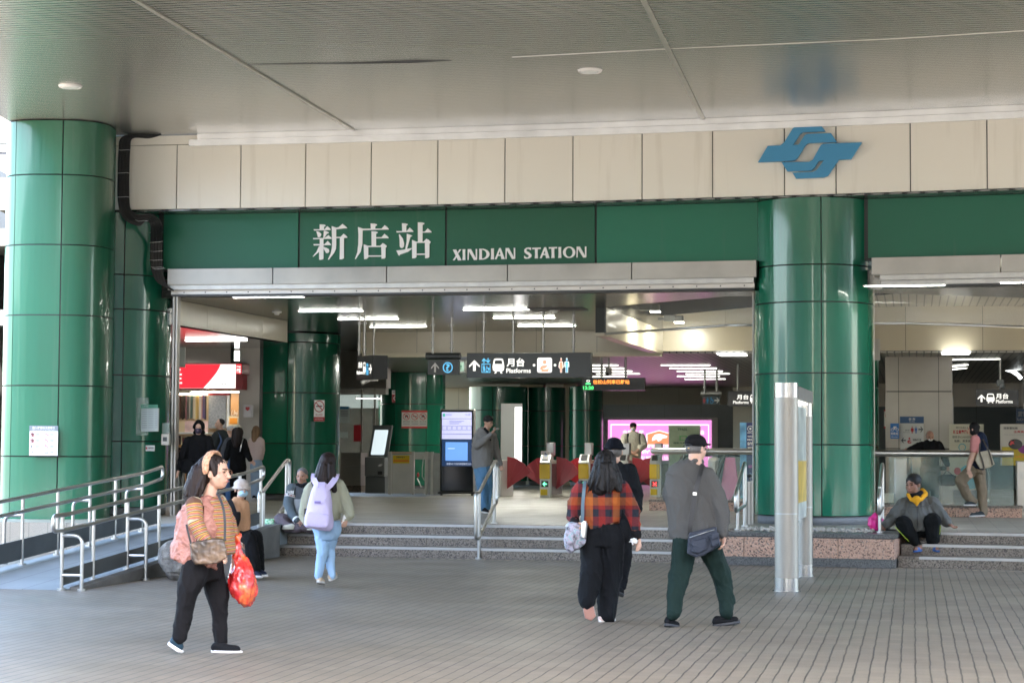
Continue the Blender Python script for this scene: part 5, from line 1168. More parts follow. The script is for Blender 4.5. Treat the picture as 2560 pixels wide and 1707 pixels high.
# -------- escalator balustrade, left opening
def baluster(label, xa, xb, ya, yb, Y, tube_y, gx, seams, lb_, xt0=None, xt1=None):
    p = at((xa+xb)/2, yb, Y); t = thing('glass_balustrade', label, 'balustrade', (p.x, p.y, FL), BA)
    def q(x, y=yb): return lpp(t, x, y)[0]
    bm = B(); box(bm, q(xa), q(xb), 0, .45, 0, .16, .004); fin('granite_base', bm, GRANP, t); bm = B(); box(bm, q(xa)-.01, q(xb)+.01, -.012, .47, .162, .20, .004); fin('coping', bm, GRAN, t)
    bm = B(); ztop = HC+(1122-tube_y)/FPX*Y-FL; cyl(bm, (q(xt0 or xa), .2, ztop), (q(xt1 or xb), .2, ztop), .058, 20); ell(bm, (q(xt0 or xa), .2, ztop), (.06, .058, .058)); fin('handrail', bm, STEEL, t, smooth=True)
    for a, b in zip(gx, gx[1:]):
        bm = B(); box(bm, q(a)+.006, q(b)-.006, .19, .205, .20, ztop-.04); fin('glass_pane', bm, GLSG, t)
    return t
baluster('glass balustrade with a fat steel handrail left of the big green column', 1623, 1884, 1130, 1278, 36.9, 1126, [1637, 1700, 1885], 0, 0, 1630, 1884)
baluster('glass balustrade with a fat steel handrail in the right bay, behind the seated man', 2200, 2556, 1130, 1292, 34.3, 1128.5, [2222, 2270, 2355, 2450, 2537], 0, 0, 2190, 2537)
# escalators
PKM = mat('escalator_pink_panel', (.55, .20, .33), .3, .2, emit=None)
t = thing('escalator', 'escalator top with black handrail and pink tinted side panel behind the left balustrade', 'escalator', at(1800, 1255, 39.5), BA); t.location.z = FL
def ez(y, Y=39.5): return HC+(1123-y)/FPX*Y-FL
def exx(x): return lpp(t, x, 1200)[0]
for (o_, w_) in ((0, 0), (-.82, 0)):
    bm = B(); pts = [(exx(1785)+o_, 0, ez(1255)), (exx(1793)+o_, 0, ez(1190)), (exx(1806)+o_, 0.1, ez(1145)), (exx(1815)+o_, .3, ez(1136)), (exx(1822)+o_, 1.5, ez(1136)), (exx(1830)+o_, 4, ez(1136))]; tube(bm, rnd(pts, .12), .045, 10); fin('handrail', bm, RUBBER, t, smooth=True)
bm = B(); prismP = [(exx(1796), ez(1250)), (exx(1812), ez(1142)), (exx(1836), ez(1142)), (exx(1845), ez(1215)), (exx(1822), ez(1250))]; prism(bm, prismP, .12, .2); fin('side_panel', bm, PKM, t)
bm = B(); box(bm, exx(1815), exx(1866), -.1, .9, 0.0, .1, .01); fin('comb_plate', bm, STEELB, t); bm = B(); box(bm, exx(1842), exx(1864), -.11, -.102, .03, .07); fin('yellow_edge', bm, YEL, t)
bm = B(); box(bm, exx(1765), exx(1795), .3, .6, .1, ez(1142), .08); fin('newel', bm, STEELB, t)
t = thing('escalator', 'escalator with steel skirt in the right bay where the man in black stands', 'escalator', at(2340, 1280, 36.0), BA); t.location.z = FL
def ez2(y): return HC+(1125-y)/FPX*36.0-FL
bm = B(); box(bm, exx(2235), exx(2268), .2, 3.0, .05, ez2(1143), .03); fin('skirt_panel', bm, STEELB, t)
for x_ in (2274, 2470): bm = B(); tube(bm, rnd([(exx(x_), .2, .2), (exx(x_), .2, ez2(1140)), (exx(x_)+.02, .8, ez2(1136)), (exx(x_)+.3, 5, ez2(1136))], .15), .045, 10); fin('handrail', bm, RUBBER, t, smooth=True)
bm = B(); box(bm, exx(2345), exx(2430), .3, 2.2, .06, .13); fin('landing_plate', bm, STEELB, t); bm = B(); box(bm, exx(2345), exx(2430), .28, .32, .131, .15); fin('yellow_edge', bm, YEL, t)
bm = B(); box(bm, exx(2205), exx(2234), .1, .5, .19, ez2(1232)); fin('cream_panel', bm, CREAMP, t)
# -------- right bay signs
BLS = mat('blue_sign', (.015, .07, .17), .4)
t = sgn('direction_board', 'white toilet and nursing room direction board with a blue header on the pier', 'sign', 2251, 1058, 2309, 1122, 42.9, BA, .01, mat('board_grey_white', (.50, .52, .50), .4)); rect(t, 2250, 1041, 2309.5, 1057.5, BLS, -.006, 'header')
txt(t, '設 施', 2272, 1044, 2288, 1050, SIGNF, -.011); txt(t, 'Facility', 2274, 1052, 2287, 1055, SIGNF, -.011); icon(t, WOMAN, 2276, 1065, 2285, 1083, DRED); icon(t, MAN, 2286, 1065, 2294, 1083, BLUEP); icon(t, ARROWR, 2296, 1066, 2308, 1080, INK); txt(t, '廁所', 2263, 1073, 2274, 1077.5, INK); txt(t, 'Restrooms', 2258, 1079, 2274, 1081.5, INK)
icon(t, ARROWL, 2252.5, 1094, 2265, 1107, INK); icon(t, NURSE, 2266, 1091, 2281, 1109, DRED); txt(t, '哺集乳室', 2282, 1096, 2303, 1102, INK, bold=.01)
t = sgn('direction_board', 'blue bicycle sign on the pier, left of the toilet direction board', 'sign', 2226, 1058, 2247.5, 1096, 42.85, BA, .01, mat('bicycle_sign_blue', (.015, .14, .42), .4))
icon(t, [circ(.2, .3, .2, 18), circ(.2, .3, .15, 18), circ(.8, .3, .2, 18), circ(.8, .3, .15, 18)], 2227, 1061, 2247, 1079, SIGNF); icon(t, [[(.2, .3), (.35, .75), (.7, .75), (.8, .3), (.76, .3), (.66, .68), (.5, .3), (.42, .3), (.36, .62), (.24, .3)]], 2227, 1061, 2247, 1079, SIGNF, y=-.008); txt(t, '假乘2輛', 2227.5, 1080, 2246, 1087, SIGNF, bold=.01); txt(t, 'Bicycles', 2229, 1090, 2244, 1093.5, SIGNF)
t = sgn('notice_board', 'white ban poster with red bars on the slim green column of the right bay', 'sign', 2210, 1024, 2226, 1070, 43.40, BA, .01, mat('board_white', (.62, .62, .58))); rect(t, 2210, 1024, 2226, 1027.5, RED, name='red_bar'); rect(t, 2210, 1066, 2226, 1070, RED, name='red_bar'); ban(t, 2213, 1030, 2222, 1048); txt(t, '吸菸', 2214, 1051, 2222, 1055, INK)
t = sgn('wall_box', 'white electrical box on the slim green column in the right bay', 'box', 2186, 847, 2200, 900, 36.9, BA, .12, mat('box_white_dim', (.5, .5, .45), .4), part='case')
t = sgn('poster_board', 'cream poster board about new members behind the man with the tote bag', 'poster board', 2374, 1060, 2459, 1224, 42.0, BA, .04, mat('board_cream', (.46, .45, .34), .5))
txt(t, '新會員專屬優惠', 2383, 1074.5, 2430, 1084, DRED, bold=.03); txt(t, '即日起-3/31', 2390, 1066, 2430, 1071, INK); txt(t, '購票享ICASH回饋', 2381, 1089, 2430, 1095, INK); txt(t, '點數、乘車碼', 2386, 1099, 2426, 1105, INK, bold=.01); icon(t, ringp(.5, .12), 2396, 1108, 2415, 1127, mat('print_teal', (.08, .32, .38))); rect(t, 2382, 1136, 2420, 1141, mat('print_grey_green', (.2, .27, .24)), name='print_block'); icon(t, [circ(.5, .5, .5)], 2395, 1160, 2459, 1222, mat('print_teal'), name='print_shape'); icon(t, [circ(.5, .5, .5)], 2385, 1168, 2402, 1186, DRED, y=-.009, name='print_shape')
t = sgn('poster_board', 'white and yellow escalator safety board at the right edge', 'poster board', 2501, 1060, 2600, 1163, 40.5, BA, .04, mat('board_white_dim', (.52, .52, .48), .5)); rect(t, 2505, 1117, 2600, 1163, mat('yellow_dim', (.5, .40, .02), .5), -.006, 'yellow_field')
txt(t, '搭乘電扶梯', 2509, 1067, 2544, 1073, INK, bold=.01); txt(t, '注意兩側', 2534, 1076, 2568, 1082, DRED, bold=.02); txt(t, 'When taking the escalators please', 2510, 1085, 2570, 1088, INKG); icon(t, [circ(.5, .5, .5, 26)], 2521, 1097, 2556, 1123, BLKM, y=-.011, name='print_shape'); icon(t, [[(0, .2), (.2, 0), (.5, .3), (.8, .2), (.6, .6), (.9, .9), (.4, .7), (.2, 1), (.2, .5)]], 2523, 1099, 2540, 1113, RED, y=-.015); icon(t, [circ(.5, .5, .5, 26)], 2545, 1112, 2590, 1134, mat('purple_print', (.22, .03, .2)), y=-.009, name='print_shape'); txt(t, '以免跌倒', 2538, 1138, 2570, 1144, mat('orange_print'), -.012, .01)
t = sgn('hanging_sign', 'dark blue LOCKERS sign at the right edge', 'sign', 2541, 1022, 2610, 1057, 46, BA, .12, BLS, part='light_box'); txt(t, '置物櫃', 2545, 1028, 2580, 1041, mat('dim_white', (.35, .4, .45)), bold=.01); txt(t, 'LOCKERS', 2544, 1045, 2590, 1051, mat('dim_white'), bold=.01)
rods(t, (2560,), 1023, 46.05, RZ, .02, False)
t = sgn('pillar_frame', 'pale steel frame edge beside the cream poster board', 'frame', 2375, 992, 2384, 1060, 43.4, BA, .1, mat('frame_pale', (.42, .44, .44), .4))
# glass lift arch glimpse
t = thing('arched_lamp', 'bright curved lamp above the right Platforms sign', 'lamp', at(2545, 940, 50)); bm = B(); tube(bm, [(-.32, 0, .18), (-.15, 0, .13), (0, 0, .03), (.08, 0, -.06)], .045, 10); fin('tube', bm, mat('arch_glow', (1, 1, 1), .5, emit=(.95, 1, 1), es=5), t, smooth=True)
rods(t, (2530,), 930, 50, RZ, .02, False)
# trash bin at right
t = thing('litter_bin', 'steel litter bin at the right edge beside the escalator board', 'bin', at(2565, 1236, 38), BA); t.location.z = FL; bm = B(); box(bm, -.17, .4, 0, .4, 0, .95, .02); fin('body', bm, STEELB, t); bm = B(); box(bm, -.12, .35, -.01, 0, .6, .75); fin('flap', bm, STEELD, t)
# -------- shop on the left
SHR = mat('shop_sign_red', (.7, .02, .04), .4, emit=(.95, .03, .05), es=.95); SHW = mat('shop_sign_white', (.9, .88, .85), .4, emit=(1, .96, .92), es=1.15)
t = sgn('shop_sign', 'red and white lit shop sign over the clothes display', 'shop sign', 430, 910.5, 588, 970, 41.15, BA, .3, SHW, part='light_box')
a = lb(t, 430, 910.5, 588, 970); cv = [(a[0], a[2]), (a[0]+(a[1]-a[0])*.50, a[2])]; 
for i in range(9):
    f = i/8; cv.append((a[0]+(a[1]-a[0])*(.50+.27*math.sin(f*1.35)/math.sin(1.35)*(.9+.1*f)), a[2]+(a[3]-a[2])*f))
cv.append((a[0], a[3])); curve2d('red_field', [cv], SHR, t, -.005, .006)
txt(t, '王', 436, 934, 456, 959, SHW, -.012, .03); txt(t, 'ing', 437, 920, 453, 932, SHW, -.012, .02, shear=.3); txt(t, '新店捷運門市', 538, 957, 580, 963, INKG, -.008)
bm = B(); a = lb(t, 588.5, 910, 607, 970); box(bm, a[0], a[1], .01, .3, a[2], a[3]); box(bm, lb(t, 430, 970, 588, 972)[0], a[1], -.0, .28, a[2]-.03, a[2]-.002); box(bm, lb(t, 430, 970, 588, 972)[0], a[1], -.0, .28, a[3]+.002, a[3]+.025); fin('red_frame', bm, mat('shop_red_dim', (.28, .015, .02), .4), t)
t = sgn('projecting_sign', 'small red lit box sign projecting beside the shop sign', 'sign', 589, 907, 605, 936, 40.3, BA, .5, mat('shop_red_deep', (.18, .012, .015), .4), part='case', bev=.02); rect(t, 590.5, 910, 603.5, 934, SHR, -.006, 'lit_face'); txt(t, '髮王', 591.5, 921, 602.5, 932, SHW, -.012, .05); txt(t, 'ring', 592, 914, 602, 919, SHW, -.012, .03)
t = thing('shop_display', 'lit shop wall with hanging straps, shelves and an orange wood panel', 'shop display', at(520, 1200, 42.3), BA); t.location.z = FL
def sr(nm, x0, y0, x1, y1, yy, th, m, bev=0):
    a = lb(t, x0, y0, x1, y1, yy); bm = B(); box(bm, a[0], a[1], yy, yy+th, a[2], a[3], bev); return fin(nm, bm, m, t)
sr('back_wall', 425, 968, 600, 1262, .5, .1, mat('shop_back', (.55, .42, .28), .6)); WOOD = mat('orange_wood', (.50, .24, .09), .45, var=.12, vscale=3, bz=.2)
sr('wood_panel', 574, 972, 607, 1262, -.25, .1, WOOD); sr('header_dark', 425, 972, 519, 984, .1, .3, mat('shop_dark', (.03, .028, .025), .5)); sr('wood_counter', 425, 1160, 530, 1262, .0, .4, WOOD)
sr('grey_curtain', 521, 985, 565, 1070, .2, .03, mat('speckled_grey', (.30, .31, .33), .8, var=.25, vscale=25)); sr('pelmet', 519, 978, 574, 988, .15, .04, DRED); sr('pelmet', 519, 971, 574, 978, .16, .04, mat('gold_trim', (.5, .33, .1), .4)); sr('white_edge', 566, 985, 574, 1070, .18, .03, WHITE)
sr('poster_strip', 435, 1052, 462, 1080, -.02, .02, mat('poster_cream', (.7, .55, .35), .5)); sr('poster_strip', 462, 1052, 520, 1080, -.02, .02, mat('poster_blush', (.72, .50, .48), .5, var=.2, vscale=5)); sr('shelf', 435, 1080, 520, 1084, -.1, .4, WHITE); sr('shelf', 435, 1112, 520, 1116, -.1, .4, WOOD); sr('shelf', 435, 1143, 520, 1147, -.1, .4, WHITE)
sr('lit_cove', 435, 984, 518, 987, .05, .02, mat('shop_glow', (1, .9, .75), .5, emit=(1, .85, .6), es=30))
pal = [(.06, .10, .18), (.35, .22, .18), (.10, .02, .02), (.05, .03, .03), (.02, .02, .02), (.30, .10, .14), (.12, .12, .12), (.45, .42, .38), (.10, .20, .18), (.60, .55, .45), (.62, .50, .25), (.70, .48, .15), (.65, .58, .50), (.55, .25, .22), (.12, .08, .2), (.03, .03, .05)]
ms = [mat('strap_%d' % i, c, .7) for i, c in enumerate(pal)]
random.seed(2)
for i in range(26):
    x = 436+i*3.05; m_ = ms[min(15, int(i*16/26))]; sr('hanging_strap', x, 986+random.uniform(0, 4), x+2.4, 1050-random.uniform(0, 5), .02+random.uniform(0, .05), .03, m_)
for i in range(22):
    x = 437+i*3.7; row = 0 if i % 2 else 1; c = random.choice(ms); sr('boxed_goods', x, 1096-random.uniform(0, 8), x+3.2, 1112, 0, .15, c if random.random() < .5 else CREAMP); sr('boxed_goods', x, 1126-random.uniform(0, 8), x+3.2, 1143, 0, .15, random.choice(ms))
rect(t, 582, 1041, 607, 1066, mat('poster_cream'), -.27, 'poster'); txt(t, 'Uni', 589, 1026, 606, 1040, mat('cream_letter', (.75, .6, .45)), -.27, .01, shear=.3); rect(t, 585, 1045, 604, 1060, mat('orange_print'), -.275, 'poster')
t = sgn('wall_box', 'white emergency box with a red emblem on the wall right of the shop', 'box', 608, 1012, 630, 1043, 40.9, BA, .1, mat('box_grey_white', (.55, .55, .58), .3), part='case', bev=.01); icon(t, [[(.5, 0), (1, .4), (1, 1), (0, 1), (0, .4)]], 614, 1017, 624, 1027, DRED)
sl = thing('shop_light', 'lit strip above the shop entrance under the low soffit', 'ceiling light', at(540, 860, 38.0), BA); sl.location.z = 3.62; bm = B(); box(bm, -.6, .6, -.06, .06, -.02, 0); fin('tube', bm, mat('shop_tube', (1, 1, 1), .5, emit=(1, .97, .9), es=14), sl)
dup(sl, Vector((-6.9, 36.4, 3.62)), label='lit strip under the low soffit nearer the opening')
# -------- things at the left edge and outside
t = sgn('billboard', 'tall printed billboard at the left edge beyond the pale green column', 'billboard', -160, 290, 30, 1330, 40, 0, .2, mat('billboard_pale', (.30, .31, .29), .5, var=.15, vscale=.6))
for y0, y1, c in ((290, 350, (.45, .33, .22)), (380, 530, (.10, .10, .11)), (440, 520, (.40, .34, .30))): rect(t, -160, y0, 14.5, y1, mat('billboard_%d' % y0, c, .6, var=.5, vscale=2.5), -.01-.001*y0/290, 'picture_field')
for y0 in (348, 372, 540, 700, 860): rect(t, -160, y0, 20, y0+9, mat('mullion_grey', (.12, .13, .15), .5), -.03, 'mullion', .06)
for x0, y0, x1, y1, m_ in ((-30, 970, 7, 1020, YEL), (-20, 1020, 5, 1050, mat('orange_print')), (-30, 1100, 4, 1140, mat('print_teal'))): icon(t, [circ(.5, .5, .5)], x0, y0, x1, y1, m_, y=-.03, name='print_shape')
# -------- small belongings
t = thing('plastic_bag', 'bright pink plastic bag on the planter beside the seated man in the yellow hood', 'bag', G(2190, 1328, FL)+Vector((0, 0, .01)))
bm = B(); bmesh.ops.create_icosphere(bm, subdivisions=4, radius=1)
for v in bm.verts:
    s = 1+noise.noise(v.co*2.2)*.25+abs(noise.noise(v.co*6))*.12; v.co = Vector((v.co.x*.105*s, v.co.y*.09*s, max(0, .115+v.co.z*.12*s)))
fin('bag', bm, mat('pink_plastic', (.72, .03, .24), .3, coat=.3), t, smooth=True)
bm = B(); ell(bm, (.13, -.02, .03), (.07, .05, .035)); ell(bm, (.20, -.04, .015), (.09, .04, .015)); t2 = tag(fin('black_pouch', bm, BLACK, smooth=True, loc=t.location), 'small black pouch beside the pink plastic bag', 'pouch')
t = thing('snack_bag', 'small green and yellow snack bag standing by the handrail on the steps', 'snack bag', at(672, 1327, 29.4)); t.location.z = .30
bm = B(); tt = bmesh.new(); bmesh.ops.create_grid(tt, x_segments=8, y_segments=10, size=1)
for v in tt.verts: u_, v_ = v.co.x, v.co.y; v.co = Vector((u_*.075*(1-.1*v_), -.03*(1-u_*u_)*(1-v_*v_)+noise.noise(Vector((u_*2, v_*3, 0)))*.012, .115+v_*.115))
merge(bm, tt); ge = bmesh.ops.extrude_face_region(bm, geom=bm.faces[:]); bmesh.ops.translate(bm, vec=(0, .02, 0), verts=[v for v in ge['geom'] if isinstance(v, bmesh.types.BMVert)])
n = NB('snack_print', .3); SN = n.out(n.mix(n.M('GREATER_THAN', n.Z, .11), (.55, .62, .04), n.ramp(n.noise(40, 2), [(.4, (.6, .75, .55)), (.6, (.1, .45, .2))]))); fin('pouch', bm, SN, t)
# ================================================================ PEOPLE
def cloth(name, col=(.5, .5, .5), col2=None, rough=.85, fold=.5, fscale=7, sheen=.2, zs=.45):
    if name in MATS: return MATS[name]
    if max(col) < .021: col = tuple(v*.5 for v in col); col2 = col2 and tuple(v*.55 for v in col2); rough = max(rough, .85)
    n = NB(name, rough); f = n.noise(fscale, 3, n.scl((1, 1, zs))); g = n.noise(140, 2)
    c = n.mix(n.rng(n.noise(3, 3), .35, .65, 0, .5), col, col2 or tuple(v*.8 for v in col)); c = n.mix(n.rng(g, .3, .7, 0, .12), c, tuple(min(1, v*1.6+.01) for v in col))
    n.b.inputs['Specular IOR Level'].default_value = .15; return n.out(c, height=n.M('ADD', f, n.M('MULTIPLY', g, .06)), hs=fold, dist=.03)
SKIN = {}
def skin(name, col):
    n = NB(name, .5); n.b.inputs['Subsurface Weight'].default_value = .08; n.b.inputs['Subsurface Radius'].default_value = (.02, .008, .004)
    return n.out(n.mix(n.rng(n.noise(14, 4), .35, .7, 0, .45), col, (col[0]*.85, col[1]*.66, col[2]*.6)))
SK1 = skin('skin_light', (.56, .35, .25)); SK2 = skin('skin_tan', (.40, .22, .145)); SK3 = skin('skin_dark_tan', (.27, .135, .085))
def hairmat(name, col):
    n = NB(name, .55); n.b.inputs['Specular IOR Level'].default_value = .25; f = n.noise(26, 3, n.scl((1, 1, .12))); c = n.mix(n.rng(f, .35, .7, 0, 1), col, tuple(v*1.8+.001 for v in col)); return n.out(c, height=f, hs=.5, dist=.01)
HBLK = hairmat('hair_black', (.004, .0035, .0035)); HBRN = hairmat('hair_dark_brown', (.010, .0055, .0045)); HGRY = hairmat('hair_grey', (.09, .085, .08))
EYE = mat('eye_dark', (.015, .01, .01), .2); LIP = mat('lips', (.36, .13, .11), .5)
SHBLK = cloth('shoe_black', (.012, .013, .015), rough=.55, fold=.2); SOLEW = mat('sole_white', (.62, .60, .58), .5); SOLEB = mat('sole_dark', (.03, .03, .032), .6)
def capsule(bm, p, r, q, s, seg=12, k=1.0, rv=None):
    ax = q-p; L_ = ax.length
    if L_ < 1e-5: ax = Vector((0, 0, 1)); L_ = 1e-5
    ax = ax/L_; rings = []
    a = Vector((1, 0, 0)) if rv is None else rv
    if abs(a.dot(ax)) > .93: a = Vector((0, 1, 0))
    a = (a-ax*a.dot(ax)).normalized(); b = ax.cross(a)
    for i in range(4):
        t = math.pi/2*(1-i/4)*.98; rings.append((p-ax*(r*math.sin(t)), r*math.cos(t)))
    rings.append((p, r)); rings.append((q, s))
    for i in range(1, 5):
        t = math.pi/2*(i/4)*.98; rings.append((q+ax*(s*math.sin(t)), s*math.cos(t)))
    R_ = [[bm.verts.new(c+a*(rr*math.cos(2*math.pi*j/seg))+b*(k*rr*math.sin(2*math.pi*j/seg))) for j in range(seg)] for c, rr in rings]
    for A, Bq in zip(R_, R_[1:]): bridge(bm, A, Bq)
    bm.faces.new(R_[0][::-1]); bm.faces.new(R_[-1])
def loft(bm, rings, seg=20, sub=3, sq=1.0):
    """rings: (center, hw, hd); catmull interpolated, horizontal-ish ellipses"""
    pts = [Vector((*c, hw, hd)) for c, hw, hd in [((r[0].x, r[0].y, r[0].z), r[1], r[2]) for r in rings]]
    out = []
    for i in range(len(pts)-1):
        p0, p1, p2, p3 = pts[max(i-1, 0)], pts[i], pts[i+1], pts[min(i+2, len(pts)-1)]
        for j in range(sub):
            t = j/sub; out.append(.5*((2*p1)+(p2-p0)*t+(2*p0-5*p1+4*p2-p3)*t*t+(3*p1-p0-3*p2+p3)*t**3))
    out.append(pts[-1]); R_ = []
    for i, q in enumerate(out):
        c = Vector(q[:3]); d = (Vector(out[min(i+1, len(out)-1)][:3])-Vector(out[max(i-1, 0)][:3])).normalized()
        a = Vector((1, 0, 0)); a = (a-d*a.dot(d)).normalized(); b = d.cross(a)
        hw, hd = max(.004, q[3]), max(.004, q[4]); e = sq
        R_.append([bm.verts.new(c+a*(hw*math.copysign(abs(math.cos(2*math.pi*j/seg))**e, math.cos(2*math.pi*j/seg)))+b*(hd*math.copysign(abs(math.sin(2*math.pi*j/seg))**e, math.sin(2*math.pi*j/seg)))) for j in range(seg)])
    for A, Bq in zip(R_, R_[1:]): bridge(bm, A, Bq)
    bm.faces.new(R_[0][::-1]); bm.faces.new(R_[-1])
def remesh(name, bm, m, parent, vox=.009, smooth=3, wr=0.0, wsc=9.0, wz=.6, zclip=None):
    me = bpy.data.meshes.new('tmp'); bmesh.ops.recalc_face_normals(bm, faces=bm.faces[:]); bm.to_mesh(me); bm.free()
    to = bpy.data.objects.new('tmp', me); COL.objects.link(to)
    md = to.modifiers.new('r', 'REMESH'); md.mode = 'VOXEL'; md.voxel_size = vox
    if smooth: ms_ = to.modifiers.new('s', 'SMOOTH'); ms_.factor = .5; ms_.iterations = smooth
    dg = bpy.context.evaluated_depsgraph_get(); dg.update(); out = bpy.data.meshes.new_from_object(to.evaluated_get(dg))
    bpy.data.objects.remove(to); bpy.data.meshes.remove(me); out.name = name
    if wr:
        nrmls = [v.normal.copy() for v in out.vertices]
        for v, n_ in zip(out.vertices, nrmls):
            c = v.co; w0 = noise.noise(c*4)*.35; s = Vector((c.x*wsc+c.z*1.5+w0, c.y*wsc, (c.z+c.x*.4)*wsc*wz+w0)); a = noise.noise(s)
            r1 = (1-abs(noise.noise(s*1.1+Vector((5, 5, 5)))))**4; r2 = (1-abs(noise.noise(s*2.3+Vector((9, 1, 5)))))**4
            v.co = c+n_*(wr*(a*.9+r1*1.3+r2*.6-.8))
    out.materials.clear(); out.materials.append(m)
    for p in out.polygons: p.use_smooth = True
    o = bpy.data.objects.new(name, out); COL.objects.link(o); o.parent = parent; return o
class Fig:
    def __init__(s, label, foot, Z, sk, base=0.0, vox=.009, group=None):
        p = at(foot[0], foot[1], Z); s.Z = Z; s.k = Z/FPX; s.sk = sk; s.vox = vox
        s.t = thing('person', label, 'person', (p.x, p.y, base), group=group); s.L = Vector(s.t.location); s.body = B()
    def P(s, x, y, d=0.0): return at(x, y, s.Z+d)-s.L
    def V(s, v): return s.P(v[0], v[1], v[2] if len(v) > 2 else 0)
    def limb(s, bm, pts, f=1.0, k=1.0, seg=12):               # pts: (x, y, d, r_px)
        for a, b in zip(pts, pts[1:]): capsule(bm, s.V(a[:3]), a[3]*s.k*f, s.V(b[:3]), b[3]*s.k*f, seg, k)
    def tor(s, bm, rings, f=1.0, sub=3, sq=1.0): loft(bm, [(s.P(x, y, d), hw*s.k*f, hd*s.k*f) for x, y, d, hw, hd in rings], 24, sub, sq)
    def skinlimbs(s, limbs, f=.72):
        for L_ in limbs: s.limb(s.body, L_, f)
    def head(s, x, y, d, hh, yaw, pitch=0.0, roll=0.0, face=True, ears=True, brow=HBLK, jaw=1.0, mouth=True, eyes=True, body=None):
        """(x, y) photo centre of head, hh its height in photo px; yaw 0 looks at the camera, 90 to the right, 180 away"""
        c = s.P(x, y, d); H = hh*s.k; q = H/.235; ya = math.radians(yaw)
        f = Vector((math.sin(ya), -math.cos(ya), 0)); r = Vector((-math.cos(ya), -math.sin(ya), 0)); u = Vector((0, 0, 1))
        pi_ = math.radians(pitch); f, u = f*math.cos(pi_)+u*math.sin(pi_), u*math.cos(pi_)-f*math.sin(pi_)
        ro = math.radians(roll); r, u = r*math.cos(ro)+u*math.sin(ro), u*math.cos(ro)-r*math.sin(ro)
        s.hr, s.hf, s.hu, s.hc, s.hq = r, f, u, c, q
        s.hR = Matrix((r, f, u)).transposed()
        b = body or s.body; E_ = lambda X, Y, Z, rx, ry, rz: ell(b, s.h(X, Y, Z), (rx*q, ry*q, rz*q), 20, s.hR)
        E_(0, -.012, .030, .074, .092, .086); E_(0, .022, -.035, .058*jaw, .066, .080); E_(0, .045, -.085, .030*jaw, .028, .024); E_(0, .02, -.06, .054*jaw, .05, .045)
        E_(.04*jaw, .045, -.028, .024, .026, .028); E_(-.04*jaw, .045, -.028, .024, .026, .028); E_(0, .070, .018, .050, .022, .014)
        capsule(b, s.h(0, .086, .008), .009*q, s.h(0, .106, -.030), .0125*q, 8); E_(0, .098, -.032, .018, .012, .009); E_(0, .083, -.060, .024, .012, .009)
        if ears:
            for sg in (-1, 1): E_(sg*.075, -.008, -.012, .009, .019, .027)
        if face:
            if eyes:
                for sg in (-1, 1):
                    bm = B(); ell(bm, s.h(sg*.031, .079, .003), (.0135*q, .008*q, .0058*q), 10, s.hR); fin('eye', bm, EYE, s.t, smooth=True)
                    bm = B(); capsule(bm, s.h(sg*.014, .094, .024), .0036*q, s.h(sg*.048, .078, .026), .003*q, 8); fin('eyebrow', bm, brow, s.t, smooth=True)
            if mouth: bm = B(); ell(bm, s.h(0, .0905, -.059), (.023*q, .007*q, .006*q), 12, s.hR); fin('mouth', bm, LIP, s.t, smooth=True)
    def h(s, X, Y, Z): q = s.hq; return s.hc+s.hr*(X*q)+s.hf*(Y*q)+s.hu*(Z*q)
    def he(s, bm, X, Y, Z, rx, ry, rz, seg=20): ell(bm, s.h(X, Y, Z), (rx*s.hq, ry*s.hq, rz*s.hq), seg, s.hR)
    def neck(s, x, y, d, r): b = s.P(x, y, d); capsule(s.body, s.h(0, -.02, -.06), r*s.k*.92, b, r*s.k*1.1)
    def hand(s, w, to, side, spread=Vector((0, 0, 0)), curl=.5, n_=None, sc=1.0, thumb=1, bm=None):
        """wrist w and knuckle target 'to' as local vectors; n_ = palm normal (direction fingers curl to)"""
        b = bm or s.body; d = (to-w).normalized(); n_ = (n_ or Vector((0, -1, 0))); n_ = (n_-d*n_.dot(d)).normalized(); t_ = d.cross(n_)*side
        P0 = w+d*.012*sc; K = w+d*.085*sc
        capsule(b, w-d*.01, .026*sc, w+d*.02*sc, .027*sc, 12, .7, t_)
        ell(b, w+d*.052*sc, (.040*sc, .046*sc, .0155*sc), 16, Matrix((t_, d, n_)).transposed())
        for i, (off, ln) in enumerate(((.030, .068), (.010, .076), (-.010, .071), (-.028, .056))):
            p = K+t_*off*sc-d*(.004 if i in (0, 3) else 0); dd = (d+t_*(off*1.5)); dd.normalize(); c1 = curl*(.9+.1*i)
            for j, (f_, r0, r1) in enumerate(((.45, .0092, .0088), (.32, .0088, .0082), (.23, .0082, .0070))):
                an = c1*(j+.4)*.85; v = dd*math.cos(an)+n_*math.sin(an); q = p+v*ln*f_*sc; capsule(b, p, r0*sc, q, r1*sc, 8); p = q
        p = w+d*.028*sc+t_*.028*sc; v = (d*.62+t_*.62+n_*.45*thumb).normalized()
        q = p+v*.034*sc; capsule(b, p, .0125*sc, q, .0105*sc, 8); v2 = (d*.85+t_*.15+n_*.5*thumb).normalized(); capsule(b, q, .0102*sc, q+v2*.028*sc, .0085*sc, 8)
    def done(s, smooth=2): return remesh('body', s.body, s.sk, s.t, s.vox*.75, smooth)
    def part(s, nm, bm, m, smooth=3, wr=0.0, vox=None, wsc=9.0, wz=.6): return remesh(nm, bm, m, s.t, vox or s.vox, smooth, wr, wsc, wz)
